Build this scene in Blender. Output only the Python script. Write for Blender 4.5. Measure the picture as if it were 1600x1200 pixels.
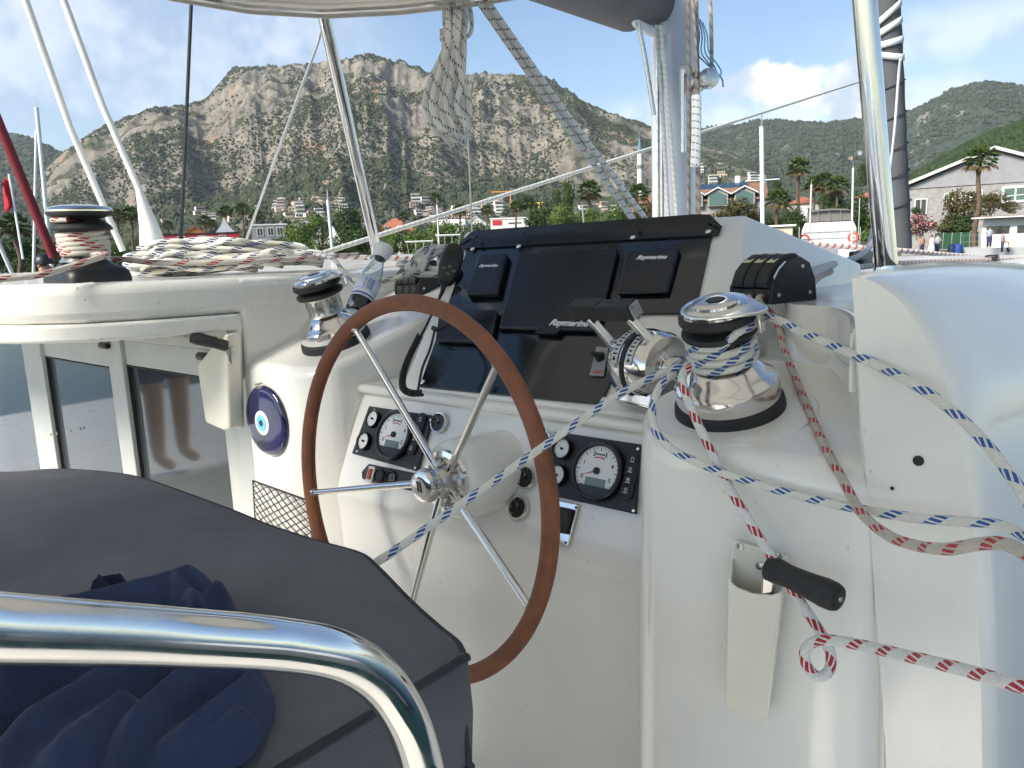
import bpy, bmesh, math, random
import numpy as np
from mathutils import Vector, Matrix
R_ = math.radians
random.seed(7)
for o in list(bpy.data.objects): bpy.data.objects.remove(o)
SC = bpy.context.scene
COL = SC.collection
# ------------------------------------------------------------------ camera
EYE = Vector((0, 0, 3.4))                    # phone held above the helm seat, 3.4 m over the water
FOC = 1200.0 / 1600.0                        # focal length over picture width
PITCH = math.atan((600 - 386) / 1200.0)
ROLL = R_(2.3)
_f = Vector((0, math.cos(PITCH), -math.sin(PITCH)))
_u0 = Vector((0, math.sin(PITCH), math.cos(PITCH)))
_r0 = Vector((1, 0, 0))
_r = _r0 * math.cos(ROLL) - _u0 * math.sin(ROLL)
_u = _u0 * math.cos(ROLL) + _r0 * math.sin(ROLL)
cam_d = bpy.data.cameras.new('camera')
cam_d.sensor_width = 36.0
cam_d.lens = 36.0 * FOC
cam_d.clip_start = 0.02
cam_d.clip_end = 20000
cam = bpy.data.objects.new('camera', cam_d)
COL.objects.link(cam)
M = Matrix((_r, _u, -_f)).transposed().to_4x4()
M.translation = EYE
cam.matrix_world = M
SC.camera = cam
# ------------------------------------------------------------------ sky and sun
SUN_AZ = R_(-128)      # compass bearing of the sun from +Y, clockwise: left and a little behind the viewer
SUN_EL = R_(36)
w = bpy.data.worlds.new('World'); SC.world = w; w.use_nodes = True
nt = w.node_tree; nt.nodes.clear()
def wn(t, **k):
    n = nt.nodes.new(t)
    for a, b in k.items(): setattr(n, a, b)
    return n
def wmath(op, a, b=None, clamp=False):
    n = wn('ShaderNodeMath', operation=op); n.use_clamp = clamp
    for i, v in enumerate((a, b)):
        if v is None: continue
        if hasattr(v, 'links'): nt.links.new(v, n.inputs[i])
        else: n.inputs[i].default_value = v
    return n.outputs[0]
sky = wn('ShaderNodeTexSky', sky_type='NISHITA'); sky.sun_disc = False
sky.sun_elevation = SUN_EL; sky.sun_rotation = SUN_AZ
sky.air_density = 1.0; sky.dust_density = 0.35; sky.ozone_density = 2.2; sky.altitude = 0
tc = wn('ShaderNodeTexCoord')
sep = wn('ShaderNodeSeparateXYZ'); nt.links.new(tc.outputs['Generated'], sep.inputs[0])
zc = wmath('MAXIMUM', sep.outputs[2], 0.0)
den = wmath('ADD', zc, 0.14)
cx_ = wmath('DIVIDE', sep.outputs[0], den); cy_ = wmath('DIVIDE', sep.outputs[1], den)
comb = wn('ShaderNodeCombineXYZ'); nt.links.new(cx_, comb.inputs[0]); nt.links.new(cy_, comb.inputs[1])
def wnoise(vec, scale, detail, rough, off):
    mp = wn('ShaderNodeMapping'); mp.inputs['Location'].default_value = off; nt.links.new(vec, mp.inputs[0])
    n = wn('ShaderNodeTexNoise'); n.inputs['Scale'].default_value = scale; n.inputs['Detail'].default_value = detail
    n.inputs['Roughness'].default_value = rough; nt.links.new(mp.outputs[0], n.inputs[0]); return n.outputs[0]
def wramp(v, a, b):
    n = wn('ShaderNodeMapRange'); n.interpolation_type = 'SMOOTHSTEP'
    n.inputs[1].default_value = a; n.inputs[2].default_value = b; nt.links.new(v, n.inputs[0]); return n.outputs[0]
def wbear(az0, az1, el0, el1, soft_a, soft_e):   # soft window in bearing (degrees) and height
    at = wn('ShaderNodeMath', operation='ARCTAN2'); nt.links.new(sep.outputs[0], at.inputs[0]); nt.links.new(sep.outputs[1], at.inputs[1])
    m = None
    for v, p, q in ((at.outputs[0], R_(az0), R_(az0 + soft_a)), (at.outputs[0], R_(az1 + soft_a), R_(az1)),
                    (sep.outputs[2], math.sin(R_(el0)), math.sin(R_(el0 + soft_e))), (sep.outputs[2], math.sin(R_(el1 + soft_e)), math.sin(R_(el1)))):
        r = wramp(v, p, q); m = r if m is None else wmath('MULTIPLY', m, r)
    return m
thin = wmath('MULTIPLY', wramp(wnoise(comb.outputs[0], 0.9, 4, 0.55, (3.1, 0.4, 0)), 0.52, 0.78), 0.22)
veil = wmath('MULTIPLY', wbear(-60, -18, 4, 24, 14, 9), wramp(wnoise(tc.outputs['Generated'], 3.2, 5, 0.58, (1.3, 2.2, 0.4)), 0.25, 0.62))
veil = wmath('MULTIPLY', veil, 0.62)
strk = wmath("MULTIPLY", wbear(20, 62, 9.0, 12.0, 8, 2.4), 0.45)
low = wmath('MULTIPLY', wbear(2, 34, 5, 8.4, 6, 2.0), 0.5)
puff_n = wnoise(tc.outputs['Generated'], 9.0, 5, 0.56, (2.0, 0.3, 1.5))
puff = wmath('MULTIPLY', wramp(wmath('ADD', puff_n, wmath('MULTIPLY', wbear(11, 23, 5, 10.0, 4, 2.2), 0.26)), 0.66, 0.73), wbear(9, 27, 4, 12.2, 4, 2))
cl = wmath('MAXIMUM', wmath('MAXIMUM', thin, veil), wmath('MAXIMUM', wmath('MAXIMUM', strk, low), puff), clamp=True)
# flat grey-blue bellies and white tops
shade = wramp(wnoise(tc.outputs['Generated'], 14.0, 3, 0.6, (2.0, 0.3, 1.53)), 0.38, 0.60)
ccol = wn('ShaderNodeMix', data_type='RGBA'); nt.links.new(shade, ccol.inputs[0])
ccol.inputs[6].default_value = (4.2, 4.9, 5.9, 1); ccol.inputs[7].default_value = (7.6, 7.7, 7.8, 1)
mix = wn('ShaderNodeMix', data_type='RGBA')
nt.links.new(cl, mix.inputs[0]); nt.links.new(sky.outputs[0], mix.inputs[6]); nt.links.new(ccol.outputs[2], mix.inputs[7])
bg = wn('ShaderNodeBackground'); bg.inputs[1].default_value = 0.084
wo = wn('ShaderNodeOutputWorld')
nt.links.new(mix.outputs[2], bg.inputs[0]); nt.links.new(bg.outputs[0], wo.inputs[0])
sun_d = bpy.data.lights.new('sun', 'SUN'); sun_d.energy = 3.5; sun_d.angle = R_(22.0); sun_d.color = (1.0, 0.93, 0.82)
sun = bpy.data.objects.new('sun', sun_d); COL.objects.link(sun)
_sd = Vector((math.sin(SUN_AZ) * math.cos(SUN_EL), math.cos(SUN_AZ) * math.cos(SUN_EL), math.sin(SUN_EL)))
sun.rotation_euler = _sd.to_track_quat('Z', 'Y').to_euler()
sun.location = _sd * 50
vs = SC.view_settings
vs.view_transform = 'Standard'; vs.look = 'None'; vs.gamma = 1.0; vs.use_curve_mapping = False
vs.exposure = 1.1
SC.cycles.max_bounces = 6; SC.cycles.diffuse_bounces = 3; SC.cycles.glossy_bounces = 4; SC.cycles.transmission_bounces = 6
SC.cycles.caustics_reflective = False; SC.cycles.caustics_refractive = False
SC.cycles.sample_clamp_indirect = 6.0
SC.cycles.use_denoising = True
SC.cycles.use_adaptive_sampling = True; SC.cycles.adaptive_threshold = 0.04
# ------------------------------------------------------------------ bearings and the boat's own axes
HEAD = R_(41)                                 # the boat points 41 degrees to the right of the view
BF = Vector((math.sin(HEAD), math.cos(HEAD), 0)); BS = Vector((math.cos(HEAD), -math.sin(HEAD), 0)); UP = Vector((0, 0, 1))
def B(f, s, z): return EYE + BF * f + BS * s + UP * z          # forward, starboard, up from the eye
def BD(f, s, z): return BF * f + BS * s + UP * z
def ray(x, y): return _r * ((x - 800) / 1200.0) + _f + _u * ((600 - y) / 1200.0)
def U(x, y, d): return EYE + ray(x, y) * d
def PP(x, y, p0, n):
    r = ray(x, y); return EYE + r * ((p0 - EYE).dot(n) / r.dot(n))
def PF(x, y, f): return PP(x, y, B(f, 0, 0), BF)
def PS(x, y, s): return PP(x, y, B(0, s, 0), BS)
def PZ(x, y, z): return PP(x, y, B(0, 0, z), UP)
def GZ(x, y, z): return PP(x, y, Vector((0, 0, z)), UP)        # on a level above the water
def bc(p): q = p - EYE; return (q.dot(BF), q.dot(BS), q.z)
# ------------------------------------------------------------------ materials
MATS = {}
def mat(name, col, rough=0.5, metal=0.0, var=0.0, vscale=8.0, bump=0.0, bscale=60.0, coat=0.0, col2=None, trans=0.0, ior=1.45,
        emit=None, sheen=0.0, spec=0.5, rvar=0.0, alpha=1.0, stretch=None, thr=(0.35, 0.65), sss=0.0):
    if name in MATS: return MATS[name]
    m = bpy.data.materials.new(name); m.use_nodes = True; t = m.node_tree; b = t.nodes['Principled BSDF']
    b.inputs['Base Color'].default_value = (*col, 1); b.inputs['Roughness'].default_value = rough; b.inputs['Metallic'].default_value = metal
    b.inputs['Coat Weight'].default_value = coat; b.inputs['Coat Roughness'].default_value = 0.08
    b.inputs['Transmission Weight'].default_value = trans; b.inputs['IOR'].default_value = ior; b.inputs['Alpha'].default_value = alpha
    b.inputs['Sheen Weight'].default_value = sheen; b.inputs['Specular IOR Level'].default_value = spec
    if sss: b.inputs['Subsurface Weight'].default_value = sss; b.inputs['Subsurface Scale'].default_value = 0.01
    if emit: b.inputs['Emission Color'].default_value = (*emit[:3], 1); b.inputs['Emission Strength'].default_value = emit[3]
    tcn = t.nodes.new('ShaderNodeTexCoord'); src = tcn.outputs['Object']
    if stretch:
        mp = t.nodes.new('ShaderNodeMapping'); mp.inputs['Scale'].default_value = stretch; t.links.new(src, mp.inputs[0]); src = mp.outputs[0]
    if var or col2 or rvar:
        n = t.nodes.new('ShaderNodeTexNoise'); n.inputs['Scale'].default_value = vscale; n.inputs['Detail'].default_value = 5; n.inputs['Roughness'].default_value = 0.6
        t.links.new(src, n.inputs[0])
        mr = t.nodes.new('ShaderNodeMapRange'); mr.inputs[1].default_value = thr[0]; mr.inputs[2].default_value = thr[1]; t.links.new(n.outputs[0], mr.inputs[0])
        if var or col2:
            mx = t.nodes.new('ShaderNodeMix'); mx.data_type = 'RGBA'; t.links.new(mr.outputs[0], mx.inputs[0])
            c2 = col2 if col2 else tuple(c * (1 + var) for c in col)
            c1 = col if col2 else tuple(c * (1 - var) for c in col)
            mx.inputs[6].default_value = (*c1, 1); mx.inputs[7].default_value = (*c2, 1); t.links.new(mx.outputs[2], b.inputs['Base Color'])
        if rvar:
            ma = t.nodes.new('ShaderNodeMath'); ma.operation = 'MULTIPLY_ADD'; ma.inputs[1].default_value = rvar; ma.inputs[2].default_value = rough
            t.links.new(mr.outputs[0], ma.inputs[0]); t.links.new(ma.outputs[0], b.inputs['Roughness'])
    if bump:
        n2 = t.nodes.new('ShaderNodeTexNoise'); n2.inputs['Scale'].default_value = bscale; n2.inputs['Detail'].default_value = 4; t.links.new(src, n2.inputs[0])
        bp = t.nodes.new('ShaderNodeBump'); bp.inputs['Strength'].default_value = bump; bp.inputs['Distance'].default_value = 0.01
        t.links.new(n2.outputs[0], bp.inputs['Height']); t.links.new(bp.outputs[0], b.inputs['Normal'])
    MATS[name] = m
    return m
def rope_mat(name, base, fleck, period, dirt=0.0, width=0.30, dash=0.62, turns=1.0, hi=None):
    # braided rope: UV.x runs along the rope in metres, UV.y once round it
    if name in MATS: return MATS[name]
    m = bpy.data.materials.new(name); m.use_nodes = True; t = m.node_tree; b = t.nodes['Principled BSDF']
    b.inputs['Roughness'].default_value = 0.75; b.inputs['Sheen Weight'].default_value = 0.25
    uv = t.nodes.new('ShaderNodeUVMap'); sp = t.nodes.new('ShaderNodeSeparateXYZ'); t.links.new(uv.outputs[0], sp.inputs[0])
    def mm(op, a, c=None, d=None):
        n = t.nodes.new('ShaderNodeMath'); n.operation = op
        for i, v in enumerate((a, c, d)):
            if v is None: continue
            if hasattr(v, 'links'): t.links.new(v, n.inputs[i])
            else: n.inputs[i].default_value = v
        return n.outputs[0]
    u, v = sp.outputs[0], sp.outputs[1]
    h = mm('FRACT', mm('ADD', mm('DIVIDE', u, period), mm('MULTIPLY', v, turns)))
    m1 = mm('LESS_THAN', h, width)
    st = mm('FRACT', mm('ADD', mm('DIVIDE', u, period * 0.5), mm('MULTIPLY', v, -6.0)))
    m2 = mm('LESS_THAN', st, dash)
    fl = mm('MULTIPLY', m1, m2)
    nz = t.nodes.new('ShaderNodeTexNoise'); nz.inputs['Scale'].default_value = 30; nz.inputs['Detail'].default_value = 5
    tcn = t.nodes.new('ShaderNodeTexCoord'); t.links.new(tcn.outputs['Object'], nz.inputs[0])
    mx0 = t.nodes.new('ShaderNodeMix'); mx0.data_type = 'RGBA'; t.links.new(nz.outputs[0], mx0.inputs[0])
    mx0.inputs[6].default_value = (*[c * (0.82 - dirt) for c in base], 1); mx0.inputs[7].default_value = (*[min(c * 1.1, .85) for c in base], 1)
    mx = t.nodes.new('ShaderNodeMix'); mx.data_type = 'RGBA'; t.links.new(fl, mx.inputs[0]); t.links.new(mx0.outputs[2], mx.inputs[6]); mx.inputs[7].default_value = (*fleck, 1)
    t.links.new(mx.outputs[2], b.inputs['Base Color'])
    k = 150.0
    p = mm('SINE', mm('ADD', mm('MULTIPLY', u, k * 6.283 / 1.0), mm('MULTIPLY', v, 6.283 * 8)))
    q = mm('SINE', mm('SUBTRACT', mm('MULTIPLY', u, k * 6.283 / 1.0), mm('MULTIPLY', v, 6.283 * 8)))
    bp = t.nodes.new('ShaderNodeBump'); bp.inputs['Strength'].default_value = 0.55; bp.inputs['Distance'].default_value = 0.0012
    t.links.new(mm('MAXIMUM', p, q), bp.inputs['Height']); t.links.new(bp.outputs[0], b.inputs['Normal'])
    MATS[name] = m
    return m
# ------------------------------------------------------------------ mesh building
def wloc(o):
    p = Vector(o.location)
    while o.parent: o = o.parent; p += Vector(o.location)
    return p
class MB:
    def __init__(s): s.v = []; s.f = []; s.uv = {}; s.mi = []; s.cur = 0
    def add(s, vs, fs, uvs=None):
        o = len(s.v); s.v += [Vector(p) for p in vs]
        for i, f in enumerate(fs):
            if uvs: s.uv[len(s.f)] = uvs[i]
            s.f.append([o + k for k in f]); s.mi.append(s.cur)
        return s
    def box(s, c, ax, ay, az):      # centre and three half-axis vectors
        vs = [c + ax * i + ay * j + az * k for i in (-1, 1) for j in (-1, 1) for k in (-1, 1)]
        return s.add(vs, [(0, 1, 3, 2), (4, 6, 7, 5), (0, 4, 5, 1), (2, 3, 7, 6), (0, 2, 6, 4), (1, 5, 7, 3)])
    def abox(s, x0, x1, y0, y1, z0, z1):
        return s.box(Vector(((x0 + x1) / 2, (y0 + y1) / 2, (z0 + z1) / 2)), Vector(((x1 - x0) / 2, 0, 0)), Vector((0, (y1 - y0) / 2, 0)), Vector((0, 0, (z1 - z0) / 2)))
    def bbox(s, f0, f1, s0, s1, z0, z1):
        return s.box(B((f0 + f1) / 2, (s0 + s1) / 2, (z0 + z1) / 2), BF * ((f1 - f0) / 2), BS * ((s1 - s0) / 2), UP * ((z1 - z0) / 2))
    def prism(s, pts, off, cap=True):
        n = len(pts); pts = [Vector(p) for p in pts]; q = [p + Vector(off) for p in pts]
        fs = [(i, (i + 1) % n, n + (i + 1) % n, n + i) for i in range(n)]
        if cap: fs += [tuple(range(n - 1, -1, -1)), tuple(range(n, 2 * n))]
        return s.add(pts + q, fs)
    def tube(s, path, r, seg=10, closed=False, cap=True, u0=0.0):
        path = [Vector(p) for p in path]; n = len(path)
        rad = r if callable(r) else (lambda i: r)
        tang = []
        for i in range(n):
            a = path[(i - 1) % n] if (closed or i > 0) else path[i]; c = path[(i + 1) % n] if (closed or i < n - 1) else path[i]
            d = (c - a); tang.append(d.normalized() if d.length > 1e-9 else Vector((0, 0, 1)))
        t0 = tang[0]; up = Vector((0, 0, 1)) if abs(t0.z) < 0.9 else Vector((1, 0, 0))
        nrm = (up - t0 * up.dot(t0)).normalized()
        vs = []; L = [u0]
        for i in range(n):
            if i:
                nrm = (nrm - tang[i] * nrm.dot(tang[i]))
                nrm = nrm.normalized() if nrm.length > 1e-6 else tang[i].orthogonal().normalized()
                L.append(L[-1] + (path[i] - path[i - 1]).length)
            bn = tang[i].cross(nrm)
            for k in range(seg):
                a = 2 * math.pi * k / seg; vs.append(path[i] + (nrm * math.cos(a) + bn * math.sin(a)) * rad(i))
        fs = []; uvs = []
        m = n if closed else n - 1
        for i in range(m):
            j = (i + 1) % n
            for k in range(seg):
                k2 = (k + 1) % seg
                fs.append((i * seg + k, i * seg + k2, j * seg + k2, j * seg + k))
                l0 = L[i]; l1 = L[j] if j > i else L[i] + (path[j] - path[i]).length
                uvs.append([(l0, k / seg), (l0, (k + 1) / seg), (l1, (k + 1) / seg), (l1, k / seg)])
        if cap and not closed:
            fs.append(tuple(range(seg - 1, -1, -1))); uvs.append([(L[0], 0)] * seg)
            fs.append(tuple((n - 1) * seg + k for k in range(seg))); uvs.append([(L[-1], 0)] * seg)
        return s.add(vs, fs, uvs)
    def lathe(s, base, axis, prof, seg=32, cap0=True, cap1=True):   # prof: (radius, height along axis)
        axis = Vector(axis).normalized(); a = axis.orthogonal().normalized(); b = axis.cross(a); n = len(prof)
        vs = [base + axis * h + (a * math.cos(2 * math.pi * k / seg) + b * math.sin(2 * math.pi * k / seg)) * r for r, h in prof for k in range(seg)]
        fs = [(i * seg + k, i * seg + (k + 1) % seg, (i + 1) * seg + (k + 1) % seg, (i + 1) * seg + k) for i in range(n - 1) for k in range(seg)]
        if cap0: fs.append(tuple(range(seg - 1, -1, -1)))
        if cap1: fs.append(tuple((n - 1) * seg + k for k in range(seg)))
        return s.add(vs, fs)
    def grid(s, rows, wrap=False):
        n = len(rows[0]); m = len(rows)
        vs = [p for r in rows for p in r]
        fs = [(i * n + k, i * n + (k + 1) % n, (i + 1) * n + (k + 1) % n, (i + 1) * n + k) for i in range(m - 1) for k in range(n if wrap else n - 1)]
        return s.add(vs, fs)
    def build(s, name, material, parent=None, smooth=35, bevel=0, bseg=2, recalc=False, solid=0, subsurf=0, origin=None):
        me = bpy.data.meshes.new(name)
        if origin is None and parent is None:
            if s.v:
                xs = [p.x for p in s.v]; ys = [p.y for p in s.v]; zs = [p.z for p in s.v]
                origin = Vector(((min(xs) + max(xs)) / 2, (min(ys) + max(ys)) / 2, min(zs)))
        base = origin if parent is None else wloc(parent)
        if origin is None: origin = base
        me.from_pydata([tuple(p - base) for p in s.v], [], s.f)
        if s.uv:
            ul = me.uv_layers.new(name='UVMap')
            for pi, poly in enumerate(me.polygons):
                q = s.uv.get(pi)
                if q:
                    for li, c in zip(poly.loop_indices, q): ul.data[li].uv = c
        ml = material if isinstance(material, (list, tuple)) else [material]
        for m_ in ml: me.materials.append(m_)
        if len(ml) > 1:
            for p, k in zip(me.polygons, s.mi): p.material_index = k
        if recalc:
            bm = bmesh.new(); bm.from_mesh(me); bmesh.ops.recalc_face_normals(bm, faces=bm.faces); bm.to_mesh(me); bm.free()
        if smooth:
            for p in me.polygons: p.use_smooth = True
            me.set_sharp_from_angle(angle=R_(smooth))
        o = bpy.data.objects.new(name, me); COL.objects.link(o)
        if parent is not None: o.parent = parent
        else: o.location = base
        if solid:
            md = o.modifiers.new('solid', 'SOLIDIFY'); md.thickness = solid; md.offset = 0
        if bevel:
            md = o.modifiers.new('bevel', 'BEVEL'); md.width = bevel; md.segments = bseg; md.limit_method = 'ANGLE'; md.angle_limit = R_(32)
            md.use_clamp_overlap = True; md.harden_normals = False
        if subsurf:
            md = o.modifiers.new('sub', 'SUBSURF'); md.levels = subsurf; md.render_levels = subsurf
        return o
def tag(o, label=None, cat=None, group=None, kind=None):
    if label: o['label'] = label
    if cat: o['category'] = cat
    if group: o['group'] = group
    if kind: o['kind'] = kind
    return o
def thing(name, loc, label, cat, group=None):
    o = bpy.data.objects.new(name, None); COL.objects.link(o); o.empty_display_size = 0.05
    o.location = loc; o.matrix_world = Matrix.Translation(loc)
    return tag(o, label, cat, group)
def kids(o): return [c for c in bpy.data.objects if c.parent == o]
def _cp(o, parent):
    d = o.copy(); COL.objects.link(d); d.parent = parent
    for k in KID.get(o.name, ()): _cp(k, d)
    return d
KID = {}
def copy_tree(o, loc, rz=0.0, sc=1.0, label=None):
    if o.name not in KID:
        def walk(x):
            KID[x.name] = [c for c in bpy.data.objects if c.parent == x]
            for c in KID[x.name]: walk(c)
        walk(o)
    c = _cp(o, None); c.location = loc; c.rotation_euler = (0, 0, rz)
    c.scale = (sc, sc, sc) if not isinstance(sc, (tuple, list)) else sc
    if label: c['label'] = label
    return c
def spline(pts, n=12, closed=False):      # Catmull-Rom through the points
    P = [Vector(p) for p in pts]; m = len(P); out = []
    for i in range(m if closed else m - 1):
        p0 = P[(i - 1) % m] if closed or i > 0 else P[0] * 2 - P[1]
        p1 = P[i]; p2 = P[(i + 1) % m]; p3 = P[(i + 2) % m] if closed or i < m - 2 else P[-1] * 2 - P[-2]
        for k in range(n):
            t = k / n; out.append(0.5 * ((2 * p1) + (p2 - p0) * t + (2 * p0 - 5 * p1 + 4 * p2 - p3) * t * t + (3 * p1 - p0 - 3 * p2 + p3) * t ** 3))
    if not closed: out.append(P[-1])
    return out
def text(body, p, right, up, size, material, parent, name='lettering', shear=0.0, bold=0.0, depth=0.0005, align='CENTER', space=1.0):
    cu = bpy.data.curves.new(name, 'FONT'); cu.body = body; cu.size = size; cu.align_x = align; cu.align_y = 'CENTER'
    cu.shear = shear; cu.offset = bold; cu.extrude = depth; cu.resolution_u = 3; cu.space_character = space
    tmp = bpy.data.objects.new('tmp', cu); COL.objects.link(tmp)
    dg = bpy.context.evaluated_depsgraph_get(); me = bpy.data.meshes.new_from_object(tmp.evaluated_get(dg))
    bpy.data.objects.remove(tmp); bpy.data.curves.remove(cu)
    right = Vector(right).normalized(); up = Vector(up); up = (up - right * up.dot(right)).normalized(); n = right.cross(up)
    Mx = Matrix((right, up, n)).transposed().to_4x4(); Mx.translation = p - (wloc(parent) if parent else Vector())
    me.transform(Mx); me.materials.clear(); me.materials.append(material); me.name = name
    o = bpy.data.objects.new(name, me); COL.objects.link(o); o.parent = parent
    return o
# vectorised value noise for terrain
def _hash(ix, iy, seed):
    with np.errstate(over='ignore'):
        h = (ix.astype(np.int64) * 374761393 + iy.astype(np.int64) * 668265263 + seed * 1442695041) & 0x7fffffff
        h = ((h ^ (h >> 13)) * 1274126177) & 0x7fffffff
    return ((h ^ (h >> 16)) & 0xffff) / 65535.0
def vnoise(x, y, seed=0):
    ix = np.floor(x); iy = np.floor(y); fx = x - ix; fy = y - iy
    fx = fx * fx * fx * (fx * (fx * 6 - 15) + 10); fy = fy * fy * fy * (fy * (fy * 6 - 15) + 10)
    a = _hash(ix, iy, seed); b = _hash(ix + 1, iy, seed); c = _hash(ix, iy + 1, seed); d = _hash(ix + 1, iy + 1, seed)
    return (a * (1 - fx) + b * fx) * (1 - fy) + (c * (1 - fx) + d * fx) * fy
def fbm(x, y, oct=5, seed=0, ridged=False):
    s = 0; a = 0.5
    for i in range(oct):
        n = vnoise(x * 2 ** i + 17.3 * i, y * 2 ** i - 9.1 * i, seed + i)
        s = s + a * (1 - abs(2 * n - 1) if ridged else n); a *= 0.5
    return s
# ================================================================== THE PLACE: water, land, mountains
LAND = 1.2
m_water = mat('water', (0.012, 0.035, 0.04), 0.06, bump=0.6, bscale=1.4, stretch=(1, 0.6, 1))
mb = MB(); mb.add([(-9000, -9000, 0), (9000, -9000, 0), (9000, 9000, 0), (-9000, 9000, 0)], [(0, 1, 2, 3)])
tag(mb.build('water', m_water, smooth=0), kind='structure')
m_ground = mat('ground', (0.16, 0.15, 0.11), 0.95, col2=(0.07, 0.09, 0.04), vscale=0.06, bump=0.4, bscale=0.6)
mb = MB(); shore = [(-700, 100), (-220, 72), (-60, 66), (-10, 64), (30, 62), (46, 58), (90, 50), (700, 30)]
top = [Vector((x, y, LAND)) for x, y in shore] + [Vector((6000, 7000, LAND)), Vector((-6000, 7000, LAND))]
mb.prism([p - Vector((0, 0, 2.2)) for p in top], (0, 0, 2.2))
tag(mb.build('ground', m_ground, smooth=0), kind='structure')
m_quay = mat('quay_concrete', (0.36, 0.34, 0.30), 0.9, var=0.2, vscale=0.8)
mb = MB()
for (x0, y0), (x1, y1) in zip(shore[:-1], shore[1:]):
    a = Vector((x0, y0, LAND)); b = Vector((x1, y1, LAND)); n = Vector((-(y1 - y0), x1 - x0, 0)).normalized()
    mb.prism([a - n * 0.3, b - n * 0.3, b + n * 5, a + n * 5], (0, 0, 0.12))
tag(mb.build('quay', m_quay, smooth=0), kind='structure')

def terrain_mat(name, rock, rock2, veg, veg2, bias, scale, warm=None):
    m = bpy.data.materials.new(name); m.use_nodes = True; t = m.node_tree; b = t.nodes['Principled BSDF']
    b.inputs['Roughness'].default_value = 0.95; b.inputs['Specular IOR Level'].default_value = 0.1
    tcn = t.nodes.new('ShaderNodeTexCoord'); g = t.nodes.new('ShaderNodeNewGeometry'); sp = t.nodes.new('ShaderNodeSeparateXYZ'); t.links.new(g.outputs['True Normal'], sp.inputs[0])
    def nz(sc, det=5, ro=0.6, st=None):
        n = t.nodes.new('ShaderNodeTexNoise'); n.inputs['Scale'].default_value = sc; n.inputs['Detail'].default_value = det; n.inputs['Roughness'].default_value = ro
        if st:
            mp = t.nodes.new('ShaderNodeMapping'); mp.inputs['Scale'].default_value = st; t.links.new(tcn.outputs['Object'], mp.inputs[0]); t.links.new(mp.outputs[0], n.inputs[0])
        else: t.links.new(tcn.outputs['Object'], n.inputs[0])
        return n.outputs[0]
    def mth(op, a, c):
        n = t.nodes.new('ShaderNodeMath'); n.operation = op
        for i, v in enumerate((a, c)):
            if hasattr(v, 'links'): t.links.new(v, n.inputs[i])
            else: n.inputs[i].default_value = v
        return n.outputs[0]
    def mixc(f, a, c):
        n = t.nodes.new('ShaderNodeMix'); n.data_type = 'RGBA'; t.links.new(f, n.inputs[0])
        for i, v in ((6, a), (7, c)):
            if hasattr(v, 'links'): t.links.new(v, n.inputs[i])
            else: n.inputs[i].default_value = (*v, 1)
        return n.outputs[2]
    def ramp(v, a, c):
        n = t.nodes.new('ShaderNodeMapRange'); n.interpolation_type = 'SMOOTHSTEP'; n.inputs[1].default_value = a; n.inputs[2].default_value = c; t.links.new(v, n.inputs[0]); return n.outputs[0]
    r = mixc(ramp(nz(scale * 3.2, 8, 0.7, (1, 1, 0.6)), 0.35, 0.68), rock, rock2)
    if warm: r = mixc(mth('MULTIPLY', ramp(nz(scale * 0.5, 3), 0.58, 0.70), 0.6), r, warm)
    v = mixc(ramp(nz(scale * 5, 5), 0.35, 0.65), veg, veg2)
    k = mth('ADD', mth('MULTIPLY', sp.outputs[2], 0.9), mth('MULTIPLY', mth('SUBTRACT', nz(scale * 1.1, 7, 0.68), 0.5), 2.1))
    f = ramp(k, bias - 0.13, bias + 0.13)
    c = mixc(f, r, v)
    t.links.new(c, b.inputs['Base Color'])
    bp = t.nodes.new('ShaderNodeBump'); bp.inputs['Strength'].default_value = 0.9; bp.inputs['Distance'].default_value = 9.0
    t.links.new(nz(scale * 5, 9, 0.75), bp.inputs['Height']); t.links.new(bp.outputs[0], b.inputs['Normal'])
    return m
def az_of(px, py): r = ray(px, py); return math.atan2(r.x, r.y)
def el_of(px, py): r = ray(px, py); return math.atan2(r.z, math.hypot(r.x, r.y))
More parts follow.
